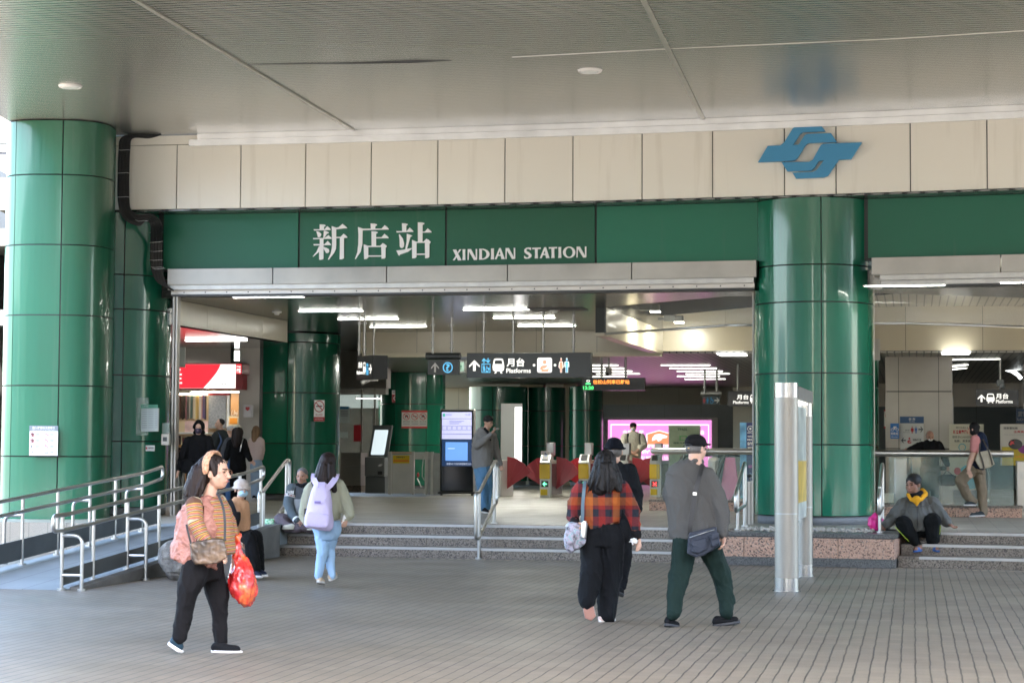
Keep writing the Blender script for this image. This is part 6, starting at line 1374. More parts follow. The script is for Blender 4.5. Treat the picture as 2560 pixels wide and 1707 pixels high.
    def shoe(s, heel, toe, h_px, m, sole, w=.045, lift=0.0, name='shoe', flat=True):
        a, b = s.V(heel), s.V(toe); d = (b-a); L_ = d.length; d.normalize(); up = Vector((0, 0, 1)); up = (up-d*up.dot(d)).normalized(); H_ = h_px*s.k
        sd = d.cross(up); R_ = Matrix((sd, d, up)).transposed(); bm = B()
        capsule(bm, a+d*.035+up*.045, .036, b-d*.05+up*.034, .034, 12); ell(bm, a+d*.045+up*(H_*.55), (.036, .046, H_*.5), 14, R_)
        capsule(bm, a+d*.05+up*H_*.7, .038, a+d*L_*.62+up*.035, .034); o = s.part(name, bm, m, 3, vox=.007)
        bm = B(); n_ = 16; A, C = [], []
        for i in range(n_):
            t = 2*math.pi*i/n_; y = (.5-.5*math.cos(t)); wd = w*(.78+.35*y if y < .7 else (1.02-(y-.7)*1.1))*math.sin(t)*1.15
            wd = max(-w, min(w, wd)); p = a+d*(L_*y)+sd*wd; A.append(bm.verts.new(p+up*.0)); C.append(bm.verts.new(p+up*.026))
        bridge(bm, A, C); bm.faces.new(A[::-1]); bm.faces.new(C); sp = fin('sole', bm, sole, o)
        return o
def locks(F, bm, roots, n=26, seed=1, r=4.2, spread=9):
    random.seed(seed)
    for i in range(n):
        a, b = random.choice(roots); x, y, d = a; X, Y, D = b; ox = random.uniform(-spread, spread); od = random.uniform(-.02, .02)
        m_ = ((x+X)/2+ox*.9+random.uniform(-3, 3), (y+Y)/2, (d+D)/2+od-.012)
        F.limb(bm, [(x+ox*.6, y, d+od, r), (*m_, r*.85), (X+ox*1.25, Y+random.uniform(-8, 9), D+od, r*.25)])
def strap(fig, pts, wpx, m, name='strap', parent=None, th=.004):
    """flat ribbon through photo points (x, y, d)"""
    P = []
    V = [fig.V(p) for p in pts]
    for i in range(len(V)-1):
        p0, p1, p2, p3 = V[max(i-1, 0)], V[i], V[i+1], V[min(i+2, len(V)-1)]
        for j in range(5): t = j/5; P.append(.5*((2*p1)+(p2-p0)*t+(2*p0-5*p1+4*p2-p3)*t*t+(3*p1-p0-3*p2+p3)*t**3))
    P.append(V[-1]); bm = B(); prev = None; w_ = wpx*fig.k/2
    for i, p in enumerate(P):
        d = (P[min(i+1, len(P)-1)]-P[max(i-1, 0)]).normalized(); s_ = d.cross(Vector((0, -1, 0))).normalized()*w_; n_ = Vector((0, -th, 0))
        q = [bm.verts.new(v) for v in (p-s_, p+s_, p+s_-n_, p-s_-n_)]
        if prev:
            for k in range(4): bm.faces.new((prev[k], prev[(k+1) % 4], q[(k+1) % 4], q[k]))
        else: bm.faces.new(q)
        prev = q
    bm.faces.new(prev[::-1]); return fin(name, bm, m, parent or fig.t)
def puff(bm, c, hx, hy, hz, seed=0, sq=.7, n1=.12):
    t = bmesh.new(); bmesh.ops.create_icosphere(t, subdivisions=4, radius=1)
    for v in t.verts:
        p = v.co; q = Vector([math.copysign(abs(a)**sq, a) for a in p]); s = 1+noise.noise(p*2.2+Vector((seed, 0, 0)))*n1+noise.noise(p*5+Vector((0, seed, 0)))*n1*.4
        v.co = c+Vector((q.x*hx*s, q.y*hy*s, q.z*hz*s))
    merge(bm, t)

# ---- 1 woman in pink vest -------------------------------------------------
def woman_vest():
    F = Fig('woman in a dusty pink quilted vest and striped sweater striding right with brown hair', (500, 1632), 15.4, SK1, vox=.009)
    k = F.k; far = .20; near = -.13
    F.head(541, 1181, 0, 84, 68, 0, ears=True, jaw=1.2)
    F.neck(523, 1238, .0, 15)
    ARM_R = [(486, 1261, near-.05, 20), (488, 1302, near-.09, 18), (506, 1342, near-.10, 16), (532, 1368, near-.13, 11)]
    ARM_L = [(548, 1256, far, 20), (572, 1305, far+.04, 18), (585, 1345, far, 13)]
    LEG_N = [(488, 1425, near+.02, 36), (470, 1480, near, 28), (462, 1522, near, 23), (450, 1588, near-.02, 18)]
    LEG_F = [(528, 1425, .10, 33), (545, 1490, .12, 27), (549, 1524, .12, 22), (552, 1600, .12, 17)]
    F.skinlimbs([ARM_R, ARM_L, LEG_N, LEG_F]); F.tor(F.body, [(524, 1245, .02, 22, 28), (522, 1290, .02, 38, 46), (518, 1350, .02, 42, 46), (508, 1415, .02, 44, 48)], .8)
    F.hand(F.P(535, 1371, near-.12), F.P(560, 1390, near-.14), -1, curl=.55, n_=Vector((.1, .2, -1)), sc=.98)
    F.hand(F.P(587, 1350, far), F.P(592, 1370, far), 1, curl=1.1, n_=Vector((0, -1, 0)), sc=.9)
    F.done()
    # striped sweater: stripes follow arm direction and height
    n = NB('striped_knit', .9); a = n.n.new('ShaderNodeAttribute'); a.attribute_name = 'along'; q = n.M('FRACT', n.M('MULTIPLY', a.outputs['Fac'], 1/.034))
    c = n.ramp(q, [(0, (.10, .045, .025)), (.2, (.45, .27, .05)), (.42, (.13, .055, .03)), (.55, (.45, .12, .10)), (.75, (.14, .06, .035)), (.86, (.40, .33, .22))], True)
    KN = n.out(c, height=n.noise(120, 2), hs=.3, dist=.01)
    def along(o, arms):
        me = o.data; at_ = me.attributes.new('along', 'FLOAT', 'POINT')
        for i, v in enumerate(me.vertices):
            best, val = 1e9, 0; c_ = v.co
            for A, sc in arms:
                acc = 0
                for p, q_ in zip(A, A[1:]):
                    d = q_-p; t = max(0, min(1, (c_-p).dot(d)/d.length_squared)); dist = (c_-(p+d*t)).length
                    if dist/sc < best: best = dist/sc; val = acc+d.length*t
                    acc += d.length
            at_.data[i].value = val+noise.noise(c_*6)*.008
    bm = B(); F.limb(bm, ARM_R, 1.06); F.limb(bm, ARM_L, 1.1)
    F.tor(bm, [(527, 1240, .02, 17, 22), (527, 1252, .02, 30, 40), (536, 1285, .02, 41, 44), (542, 1330, .02, 43, 46), (542, 1375, .02, 46, 46), (543, 1388, .02, 45, 46)], 1.0)
    o = F.part('sweater', bm, KN, 3, .006)
    V_ = lambda L_: [F.V(p[:3]) for p in L_]
    along(o, [(V_(ARM_R), .075), (V_(ARM_L), .07), ([F.P(530, 1240, .02), F.P(538, 1390, .02)], .15)])
    # quilted vest
    n = NB('pink_quilted_fabric', .6); f = n.noise(17, 3); v_ = n.noise(7, 3); c = n.mix(n.rng(v_, .35, .65, 0, 1), (.28, .105, .072), (.42, .20, .155)); VE = n.out(c, height=f, hs=1.0, dist=.04)
    bm = B(); F.tor(bm, [(516, 1240, .02, 22, 32), (516, 1254, .02, 34, 52), (505, 1290, .02, 58, 62), (501, 1330, .02, 63, 66), (497, 1370, .02, 68, 68), (493, 1402, .02, 68, 66), (491, 1411, .02, 60, 60)], 1.0)
    # cut away the front so the sweater shows
    o = F.part('vest', bm, VE, 3, .010, wsc=13, wz=1)
    me = o.data; b2 = bmesh.new(); b2.from_mesh(me); L0 = F.L
    kill = []
    for f_ in b2.faces:
        c_ = f_.calc_center_median(); w_ = c_+L0; zz = w_.z; zf = (HC+(1121-1240)/FPX*15.4)-zz
        xe = at(553-zf*10, 1300, 15.4).x
        armc = F.P(484, 1272, near-.06)
        if w_.x > xe-.0 or (Vector((c_.x, c_.y*.9, c_.z))-Vector((armc.x, armc.y*.9, armc.z))).length < .082: kill.append(f_)
    bmesh.ops.delete(b2, geom=kill, context='FACES'); b2.to_mesh(me); b2.free()
    so_ = o.modifiers.new('thick', 'SOLIDIFY'); so_.thickness = .02; so_.offset = -1
    TR = cloth('trousers_black', (.012, .011, .012), (.018, .016, .018), fold=.6)
    bm = B(); F.limb(bm, LEG_N); F.limb(bm, LEG_F); F.tor(bm, [(512, 1395, .02, 46, 50), (508, 1430, .02, 47, 52), (510, 1452, .02, 40, 44)], 1.0); F.part('trousers', bm, TR, 3, .009, wsc=8)
    TEAL = cloth('shoe_teal_black', (.015, .035, .05), rough=.5, fold=.2)
    F.shoe((418, 1609, near), (456, 1634, near), 30, TEAL, SOLEW); F.shoe((527, 1632, .10), (606, 1634, .06), 26, SHBLK, SOLEW)
    # hair and wide headband
    bm = B(); F.he(bm, 0, -.022, .042, .082, .094, .086); F.he(bm, 0, -.06, .01, .078, .070, .10)
    F.limb(bm, [(520, 1160, .0, 24), (497, 1190, .0, 26), (482, 1222, .0, 22), (474, 1248, .0, 13)], 1, 1.3); F.limb(bm, [(500, 1180, -.02, 24), (490, 1225, -.03, 17), (484, 1245, -.03, 10)], 1, 1.2)
    F.limb(bm, [(528, 1150, -.05, 12), (536, 1170, -.075, 9), (538, 1186, -.085, 5)]); locks(F, bm, [((500, 1170, -.05), (472, 1246, -.07)), ((508, 1190, -.07), (486, 1250, -.08)), ((492, 1185, 0), (466, 1240, -.02))], 40, 1, 4.5, 9); F.part('hair', bm, HBRN, 1, .004, vox=.006, wsc=55, wz=.12)
    n = NB('headband_lace', .8); HB = n.out(n.ramp(n.noise(60, 3), [(.4, (.55, .33, .20)), (.62, (.38, .17, .09))]), height=n.noise(60, 3), hs=.5)
    bm = B(); pts = [F.h(.103*math.cos(a), -.022-.01*abs(math.cos(a)), .026+.118*math.sin(a)) for a in [math.radians(v) for v in range(-4, 190, 8)]]
    for p, q_ in zip(pts, pts[1:]): capsule(bm, p, .036, q_, .036, 14, .36, F.hf)
    F.part('headband', bm, HB, 2)
    GL_ = mat('glasses_frame', (.25, .12, .07), .3, .3)
    bm = B()
    for sg in (-1, 1): tube(bm, [F.h(sg*.033+.024*math.cos(a), .092, -.002+.021*math.sin(a)) for a in [2*math.pi*i/14 for i in range(14)]], .0019, 5, closed=True); tube(bm, [F.h(sg*.057, .09, .002), F.h(sg*.078, .0, .004)], .0018, 5)
    tube(bm, [F.h(-.009, .096, .0), F.h(.009, .096, .0)], .0018, 5); fin('glasses', bm, GL_, F.t)
    # handbag (own thing) and its strap
    n = NB('bronze_leather', .35, .25); LE = n.out(n.mix(n.rng(n.noise(9, 4), .35, .7, 0, 1), (.035, .026, .020), (.16, .10, .06)), height=n.noise(18, 4), hs=.6)
    hb = thing('handbag', 'bronze brown leather handbag worn across the body of the woman in the pink vest', 'bag', F.P(511, 1400, near-.15)+F.L); L_ = Vector(hb.location)
    bm = B(); A = [(474, 1356), (530, 1344), (560, 1345), (566, 1392), (540, 1407), (488, 1410), (478, 1395)]
    ya, yb = 15.4+near-.10, 15.4+near-.19
    va = [bm.verts.new(at(x, y, ya)-L_) for x, y in A]; vb = [bm.verts.new(at(x+2, y+1, yb)-L_) for x, y in A]; capfaces(bm, va, [(x, -y) for x, y in A]); capfaces(bm, vb, [(x, -y) for x, y in A], 0, True)
    for i in range(len(A)): bm.faces.new((va[i], va[(i+1) % len(A)], vb[(i+1) % len(A)], vb[i]))
    o = remesh('bag_body', bm, LE, hb, .008, 5, .004, 18, 1)
    class Q: pass
    q = Q(); q.V = lambda v: at(v[0], v[1], 15.4+v[2])-L_; q.k = k
    strap(q, [(543, 1232, -.10), (556, 1262, -.17), (562, 1300, -.20), (562, 1350, -.27)], 6, RUBBER, 'strap', hb); strap(q, [(478, 1360, near-.16), (470, 1330, near-.17), (466, 1310, near-.12)], 5, RUBBER, 'strap', hb)
    # red carrier bag
    rb = thing('carrier_bag', 'translucent red plastic carrier bag held by the woman in the pink vest', 'bag', at(605, 1500, 15.58)); L_ = Vector(rb.location)
    n = NB('red_plastic_film', .18); c = n.ramp(n.noise(7, 4), [(.3, (.50, .012, .015)), (.5, (.62, .03, .03)), (.60, (.75, .16, .04)), (.66, (.60, .03, .04)), (.8, (.66, .06, .10))]); n.b.inputs['Coat Weight'].default_value = .6; RP = n.out(c, height=n.noise(14, 5, n.scl((1, 1, .6))), hs=1.0, dist=.04)
    bm = B(); R_ = [((x, y), hw, hd) for x, y, hw, hd in ((590, 1352, 5, 10), (592, 1372, 9, 14), (597, 1400, 20, 28), (604, 1435, 32, 42), (609, 1465, 37, 46), (606, 1488, 34, 42), (598, 1500, 26, 34))]
    loft(bm, [(at(c_[0], c_[1], 15.58)-L_, hw*k, hd*k) for c_, hw, hd in R_], 22, 4); 
    capsule(bm, at(590, 1340, 15.56)-L_, .02, at(592, 1365, 15.58)-L_, .03); capsule(bm, at(600, 1336, 15.6)-L_, .012, at(592, 1350, 15.58)-L_, .02)
    remesh('bag', bm, RP, rb, .009, 3, .012, 12, .5)
woman_vest()

# ---- 2 girl with lilac backpack -------------------------------------------
def girl_pack():
    Z = 22.8; F = Fig('young woman from behind walking to the steps in a sage jacket and pale jeans', (815, 1462), Z, SK1, vox=.009); k = F.k
    F.head(818, 1158, 0, 50, 172, 0, face=False); F.neck(815, 1188, .0, 9)
    AL = [(776, 1222, -.02, 14), (764, 1260, .0, 14), (758, 1290, .04, 11), (764, 1305, .0, 7)]; AR = [(848, 1213, -.02, 14), (866, 1262, .0, 16), (872, 1287, -.02, 14), (863, 1299, -.05, 8)]
    LL = [(800, 1322, .0, 18), (808, 1375, -.02, 15), (800, 1408, -.04, 12), (797, 1440, -.05, 10)]; LR = [(830, 1322, .0, 19), (822, 1370, .10, 16), (825, 1405, .05, 12), (830, 1438, .0, 10)]
    F.skinlimbs([AL, AR, LL, LR]); F.tor(F.body, [(814, 1200, 0, 20, 16), (812, 1240, 0, 34, 22), (812, 1300, 0, 28, 20), (814, 1325, 0, 32, 24)], .8)
    F.hand(F.P(865, 1298, -.06), F.P(862, 1308, -.08), 1, curl=.8, sc=.8); F.done()
    JK = cloth('sage_fleece', (.36, .355, .255), (.30, .30, .22), fold=.4, fscale=6)
    bm = B(); F.limb(bm, AL, 1.1); F.limb(bm, AR, 1.05); F.tor(bm, [(815, 1190, 0, 12, 10), (813, 1204, 0, 36, 18), (813, 1230, 0, 45, 26), (812, 1270, 0, 42, 28), (813, 1300, 0, 38, 26), (816, 1310, 0, 36, 25)]); F.part('jacket', bm, JK, 3, .008)
    JE = cloth('pale_blue_denim', (.30, .45, .62), (.38, .53, .70), fold=.5, fscale=8)
    bm = B(); F.limb(bm, LL, 1.0); F.limb(bm, LR, 1.0); F.tor(bm, [(818, 1300, 0, 34, 24), (817, 1325, 0, 37, 28), (815, 1342, .02, 28, 24)]); F.part('jeans', bm, JE, 3, .006)
    SB = cloth('shoe_beige', (.55, .43, .30), rough=.6, fold=.2); F.shoe((795, 1455, -.10), (808, 1462, .10), 13, SB, SOLEW, .04); F.shoe((824, 1452, -.02), (840, 1440, .2), 12, SB, SOLEW, .04)
    bm = B(); F.he(bm, 0, -.02, .035, .084, .098, .088); F.limb(bm, [(820, 1150, -.02, 21), (812, 1180, -.05, 24), (805, 1200, -.07, 22), (796, 1215, -.08, 12)], 1, .75); F.limb(bm, [(820, 1160, -.05, 18), (826, 1200, -.08, 16), (836, 1225, -.10, 7)], 1, .6)
    F.limb(bm, [(800, 1185, -.06, 12), (783, 1206, -.07, 5)], 1, .8); F.limb(bm, [(810, 1200, -.08, 12), (812, 1225, -.10, 5)], 1, .8); locks(F, bm, [((808, 1160, -.10), (798, 1218, -.13)), ((826, 1160, -.10), (832, 1226, -.13)), ((816, 1165, -.11), (812, 1222, -.14)), ((800, 1170, -.08), (784, 1210, -.10))], 36, 2, 3.2, 7); F.part('hair', bm, HBRN, 1, .003, vox=.007, wsc=55, wz=.12)
    bp = thing('backpack', 'pale lilac backpack on the back of the young woman in the sage jacket', 'backpack', at(797, 1322, Z-.22)); L_ = Vector(bp.location)
    LI = cloth('lilac_nylon', (.60, .52, .74), (.54, .46, .70), fold=.5, fscale=6, rough=.6)
    bm = B(); loft(bm, [(at(x, y, Z-.20)-L_, hw*k, hd*k) for x, y, hw, hd in ((803, 1206, 8, 6), (803, 1214, 18, 12), (801, 1240, 26, 20), (799, 1275, 32, 26), (798, 1300, 36, 28), (797, 1316, 35, 26), (796, 1323, 28, 20))], 24, 3, .8); remesh('bag_body', bm, LI, bp, .008, 3, .004)
    bm = B(); loft(bm, [(at(x, y, Z-.33)-L_, hw*k, hd*k) for x, y, hw, hd in ((796, 1282, 24, 5), (795, 1290, 30, 8), (794, 1308, 30, 9), (793, 1318, 24, 6))], 24, 3, .7); remesh('front_pocket', bm, LI, bp, .008, 3, .003)
    class Q: pass
    q = Q(); q.V = lambda v: at(v[0], v[1], Z+v[2])-L_; q.k = k
    strap(q, [(786, 1183, -.02), (784, 1196, -.14), (792, 1212, -.22), (800, 1222, -.26)], 14, LI, 'strap', bp, .01); strap(q, [(842, 1184, -.02), (838, 1196, -.14), (826, 1212, -.22), (814, 1222, -.26)], 14, LI, 'strap', bp, .01)
    bm = B(); tube(bm, [at(795, 1218, Z-.28)-L_, at(796, 1206, Z-.29)-L_, at(811, 1206, Z-.29)-L_, at(812, 1218, Z-.28)-L_], .009, 8); fin('grab_handle', bm, LI, bp, smooth=True)
    bm = B(); c_ = at(794, 1255, Z-.325)-L_; box(bm, c_.x-.035, c_.x+.035, c_.y-.004, c_.y+.004, c_.z-.012, c_.z+.012); fin('logo_print', bm, mat('logo_violet', (.22, .17, .42), .6), bp)
    bm = B(); c_ = at(766, 1278, Z-.2)-L_; box(bm, c_.x-.025, c_.x+.03, c_.y-.03, c_.y+.03, c_.z-.03, c_.z+.035, .006); fin('side_buckle', bm, BLACK, bp)
    ph = thing('paper', 'white sheet of paper in the right hand of the young woman with the lilac backpack', 'paper', at(858, 1304, Z-.08)); bm = B(); L_ = Vector(ph.location); V_ = [bm.verts.new(at(x, y, Z-.09+dd)-L_) for x, y, dd in ((853, 1308, 0), (860, 1285, .0), (866, 1296, .01), (858, 1306, .01))]; bm.faces.new(V_); ge = bmesh.ops.extrude_face_region(bm, geom=bm.faces[:]); bmesh.ops.translate(bm, vec=(0, .004, 0), verts=[v for v in ge['geom'] if isinstance(v, bmesh.types.BMVert)]); fin('sheet', bm, WHITE, ph)
girl_pack()

# ---- 3 plaid woman ---------------------------------------------------------
def plaid():
    Z = 18.4; F = Fig('woman from behind in an orange, red and black plaid shirt and wide black trousers', (1510, 1553), Z, SK1, vox=.009); k = F.k
    # crop scale 2.85 origin 1400,1050
    F.head(1513, 1165, 0, 66, 186, 5, face=False); F.neck(1512, 1205, 0, 12)
    AL = [(1452, 1225, -.02, 21), (1436, 1262, .0, 19), (1432, 1290, -.04, 15), (1438, 1304, -.10, 11)]; AR = [(1556, 1222, -.02, 21), (1578, 1270, .02, 19), (1586, 1308, -.02, 14), (1592, 1336, -.04, 9)]
    LL = [(1478, 1345, 0, 33), (1482, 1400, -.02, 30), (1478, 1450, -.06, 28), (1470, 1500, -.12, 22)]; LR = [(1530, 1345, 0, 34), (1528, 1420, .04, 31), (1522, 1480, .03, 28), (1518, 1533, .0, 25)]
    F.skinlimbs([AL, AR, LL, LR], .6); F.tor(F.body, [(1508, 1220, 0, 30, 22), (1504, 1260, 0, 46, 30), (1502, 1310, 0, 42, 30), (1504, 1340, 0, 46, 34)], .8)
    F.hand(F.P(1594, 1342, -.04), F.P(1597, 1362, -.06), 1, curl=.45, n_=Vector((-.6, -.6, .1)), sc=.9)
    F.hand(F.P(1440, 1306, -.12), F.P(1448, 1318, -.16), -1, curl=1.2, sc=.85); F.done()
    n = NB('plaid_flannel', .9); fx = n.M('FRACT', n.M('ADD', n.M('MULTIPLY', n.M('ADD', n.X, n.M('MULTIPLY', n.noise(3, 2), .03)), 1/.125), .35)); fz = n.M('FRACT', n.M('MULTIPLY', n.M('ADD', n.Z, n.M('MULTIPLY', n.noise(3, 2), .04)), 1/.150))
    fx2 = n.M('FRACT', n.M('MULTIPLY', n.X, 1/.25)); fz2 = n.M('FRACT', n.M('MULTIPLY', n.Z, 1/.30))
    ax = n.M('GREATER_THAN', fx, .5); az = n.M('GREATER_THAN', fz, .55); ox = n.M('MULTIPLY', n.M('GREATER_THAN', fx2, .30), n.M('LESS_THAN', fx2, .56)); oz = n.M('MULTIPLY', n.M('GREATER_THAN', fz2, .55), n.M('LESS_THAN', fz2, .80))
    hx = n.mix(ax, (.34, .018, .012), (.012, .016, .028)); hx = n.mix(ox, hx, (.62, .17, .02)); hz = n.mix(az, (.30, .016, .012), (.012, .016, .028)); hz = n.mix(oz, hz, (.55, .14, .02))
    PL_ = n.out(n.mix(1.0, n.mix(.5, hx, hz), .62, 'MULTIPLY'), height=n.noise(8, 3), hs=.4, dist=.03)
    bm = B(); F.limb(bm, AL, 1.05); F.limb(bm, AR, 1.05); F.tor(bm, [(1512, 1198, 0, 18, 14), (1508, 1212, 0, 42, 22), (1505, 1235, 0, 58, 30), (1502, 1270, 0, 52, 32), (1504, 1305, 0, 48, 32), (1508, 1320, -.01, 46, 32)]); F.part('shirt', bm, PL_, 3, .010)
    for A, nm in ((AR, 0), (AL, 0)):
        bm = B(); a, b = A[-2], A[-1]; p, q = F.V(a[:3]), F.V(b[:3]); capsule(bm, q-(q-p)*.15, 13*k, q+(q-p).normalized()*.01, 11.5*k); F.part('cuff', bm, BLKC, 2)
    TR = cloth('trousers_wide_black', (.007, .008, .010), (.016, .018, .022), fold=.7, fscale=5, zs=.3)
    bm = B(); F.limb(bm, LL); F.limb(bm, LR); F.tor(bm, [(1506, 1308, 0, 44, 30), (1505, 1335, 0, 54, 36), (1505, 1365, 0, 52, 36)]); F.part('trousers', bm, TR, 3, .012, wsc=7, wz=.35)
    SP = cloth('shoe_pink_white', (.62, .47, .43), rough=.55, fold=.2); F.shoe((1498, 1556, -.05), (1538, 1552, .12), 16, SP, SOLEW, .042)
    # lifted foot showing its sole
    bm = B(); pts = [(1470, 1502), (1484, 1515), (1490, 1540), (1478, 1552), (1462, 1545), (1457, 1522)]; c0 = [F.P(x, y, -.16+.0) for x, y in pts]; c1 = [F.P(x, y-3, -.10) for x, y in pts]
    va = [bm.verts.new(p) for p in c0]; vb = [bm.verts.new(p) for p in c1]; bm.faces.new(va); bm.faces.new(vb[::-1])
    for i in range(6): bm.faces.new((va[i], va[(i+1) % 6], vb[(i+1) % 6], vb[i]))
    o = F.part('shoe', bm, SP, 4, vox=.007); bm = B(); va = [bm.verts.new(F.P(1474+(x-1474)*.96, 1528+(y-1528)*.96, -.175)) for x, y in pts]; vb = [bm.verts.new(F.P(1474+(x-1474)*.96, 1528+(y-1528)*.96, -.155)) for x, y in pts]; bm.faces.new(va); bm.faces.new(vb[::-1])
    for i in range(6): bm.faces.new((va[i], va[(i+1) % 6], vb[(i+1) % 6], vb[i]))
    remesh('sole', bm, mat('sole_pink_brown', (.30, .14, .10), .6), o, .006, 3)
    bm = B(); F.he(bm, 0, -.02, .03, .086, .10, .09); F.limb(bm, [(1514, 1150, -.02, 27), (1510, 1180, -.05, 31), (1505, 1205, -.08, 30), (1500, 1217, -.09, 22)], 1, .75); F.limb(bm, [(1520, 1170, -.04, 26), (1535, 1200, -.07, 22), (1548, 1222, -.09, 9)], 1, .7); F.limb(bm, [(1500, 1180, -.05, 22), (1482, 1208, -.07, 14), (1476, 1222, -.08, 5)], 1, .7)
    locks(F, bm, [((1505, 1160, -.11), (1496, 1222, -.15)), ((1525, 1160, -.11), (1540, 1228, -.14)), ((1515, 1160, -.12), (1516, 1226, -.16)), ((1495, 1170, -.09), (1478, 1224, -.12))], 46, 3, 4.2, 10); F.part('hair', bm, HBLK, 1, .005, vox=.007, wsc=50, wz=.14)
    hb = thing('shoulder_bag', 'grey pastel floral shoulder bag with a water bottle hanging beside the woman in plaid', 'bag', at(1440, 1368, Z-.12)); L_ = Vector(hb.location)
    n = NB('floral_fabric', .7); c = n.ramp(n.noise(26, 3), [(.30, (.03, .03, .035)), (.42, (.22, .22, .24)), (.55, (.42, .36, .44)), (.62, (.18, .33, .36)), (.72, (.5, .5, .52))]); FB = n.out(c, height=n.noise(12, 3), hs=.7)
    bm = B(); loft(bm, [(at(x, y, Z-.12)-L_, hw*k, hd*k) for x, y, hw, hd in ((1445, 1308, 14, 14), (1442, 1316, 24, 22), (1438, 1340, 27, 26), (1440, 1362, 26, 24), (1444, 1371, 20, 18))], 20, 3, .8); remesh('bag_body', bm, FB, hb, .008, 3, .008, 14, 1)
    bm = B(); loft(bm, [(at(x, y, Z-.26)-L_, hw*k, hd*k) for x, y, hw, hd in ((1426, 1326, 8, 5), (1424, 1336, 13, 9), (1426, 1352, 13, 9), (1428, 1358, 9, 6))], 16, 3, .8); remesh('front_pocket', bm, FB, hb, .007, 3, .003)
    bm = B(); a = at(1462, 1306, Z-.24)-L_; b = at(1458, 1342, Z-.24)-L_; cyl(bm, a, b, .028, 16); cyl(bm, a, a+(a-b)*.12, .018, 12); fin('bottle', bm, STEEL, hb, smooth=True)
    class Q: pass
    q = Q(); q.V = lambda v: at(v[0], v[1], Z+v[2])-L_; q.k = k
    strap(q, [(1462, 1202, -.10), (1460, 1225, -.2), (1457, 1260, -.2), (1456, 1295, -.18), (1453, 1312, -.14)], 8, mat('strap_blue_grey', (.10, .16, .20), .6), 'strap', hb)
    ti = thing('tissue', 'crumpled white tissue in the right hand of the woman in plaid', 'tissue', at(1584, 1352, Z-.08)); bm = B(); puff(bm, Vector((0, 0, 0)), .03, .02, .022, 3, 1, .8); fin('tissue', bm, WHITE, ti)
BLKC = cloth('knit_black', (.010, .010, .011), (.016, .016, .018), fold=.6)
plaid()

# ---- 4 man in the hat ahead of her -----------------------------------------
def hatman():
    Z = 21.4; F = Fig('elderly man in a dark fedora and black padded jacket ahead of the woman in plaid', (1550, 1490), Z, SK1, vox=.010); k = F.k
    F.head(1536, 1128, 0, 60, 170, 0, face=False, ears=True); F.neck(1540, 1158, 0, 12)
    AR = [(1572, 1175, 0, 18), (1590, 1230, .0, 17), (1592, 1270, -.03, 14), (1588, 1292, -.05, 9)]; AL = [(1500, 1175, 0, 18), (1484, 1230, .05, 16), (1490, 1270, 0, 12)]
    LL = [(1530, 1330, 0, 22), (1535, 1400, 0, 19), (1540, 1462, 0, 14)]; LR = [(1562, 1330, .0, 21), (1560, 1400, .06, 18), (1553, 1465, .04, 14)]
    F.skinlimbs([AR, AL, LL, LR], .7); F.tor(F.body, [(1538, 1170, 0, 26, 18), (1536, 1230, 0, 40, 26), (1540, 1310, 0, 36, 26)], .8)
    F.hand(F.P(1589, 1294, -.05), F.P(1590, 1310, -.06), 1, curl=.5, sc=.85); F.done()
    JK = cloth('padded_black', (.010, .012, .015), (.018, .021, .026), rough=.6, fold=.7, fscale=9)
    bm = B(); F.limb(bm, AR, 1.05); F.limb(bm, AL, 1.05); F.tor(bm, [(1540, 1152, 0, 14, 12), (1538, 1166, 0, 38, 18), (1538, 1190, 0, 46, 26), (1540, 1240, 0, 46, 30), (1544, 1290, 0, 44, 30), (1545, 1306, 0, 40, 28)]); F.part('jacket', bm, JK, 3, .010)
    bm = B(); F.limb(bm, LL); F.limb(bm, LR); F.tor(bm, [(1545, 1300, 0, 38, 28), (1546, 1330, 0, 40, 30), (1546, 1350, 0, 34, 26)]); F.part('trousers', bm, cloth('trousers_charcoal', (.014, .015, .018)), 3, .008)
    F.shoe((1541, 1482, -.08), (1556, 1492, -.02), 15, SHBLK, SOLEB); F.shoe((1533, 1480, .0), (1545, 1484, .12), 14, SHBLK, SOLEB)
    bm = B(); F.he(bm, 0, -.02, -.005, .080, .09, .06); F.part('hair', bm, HGRY, 2, .002)
    HT = cloth('felt_navy', (.008, .010, .018), rough=.9, fold=.15)
    bm = B(); F.he(bm, 0, -.01, .055, .090, .105, .060); F.he(bm, 0, -.01, .095, .072, .085, .042); F.he(bm, 0, -.005, .028, .122, .140, .012)
    o = F.part('hat', bm, HT, 2, .003)
hatman()

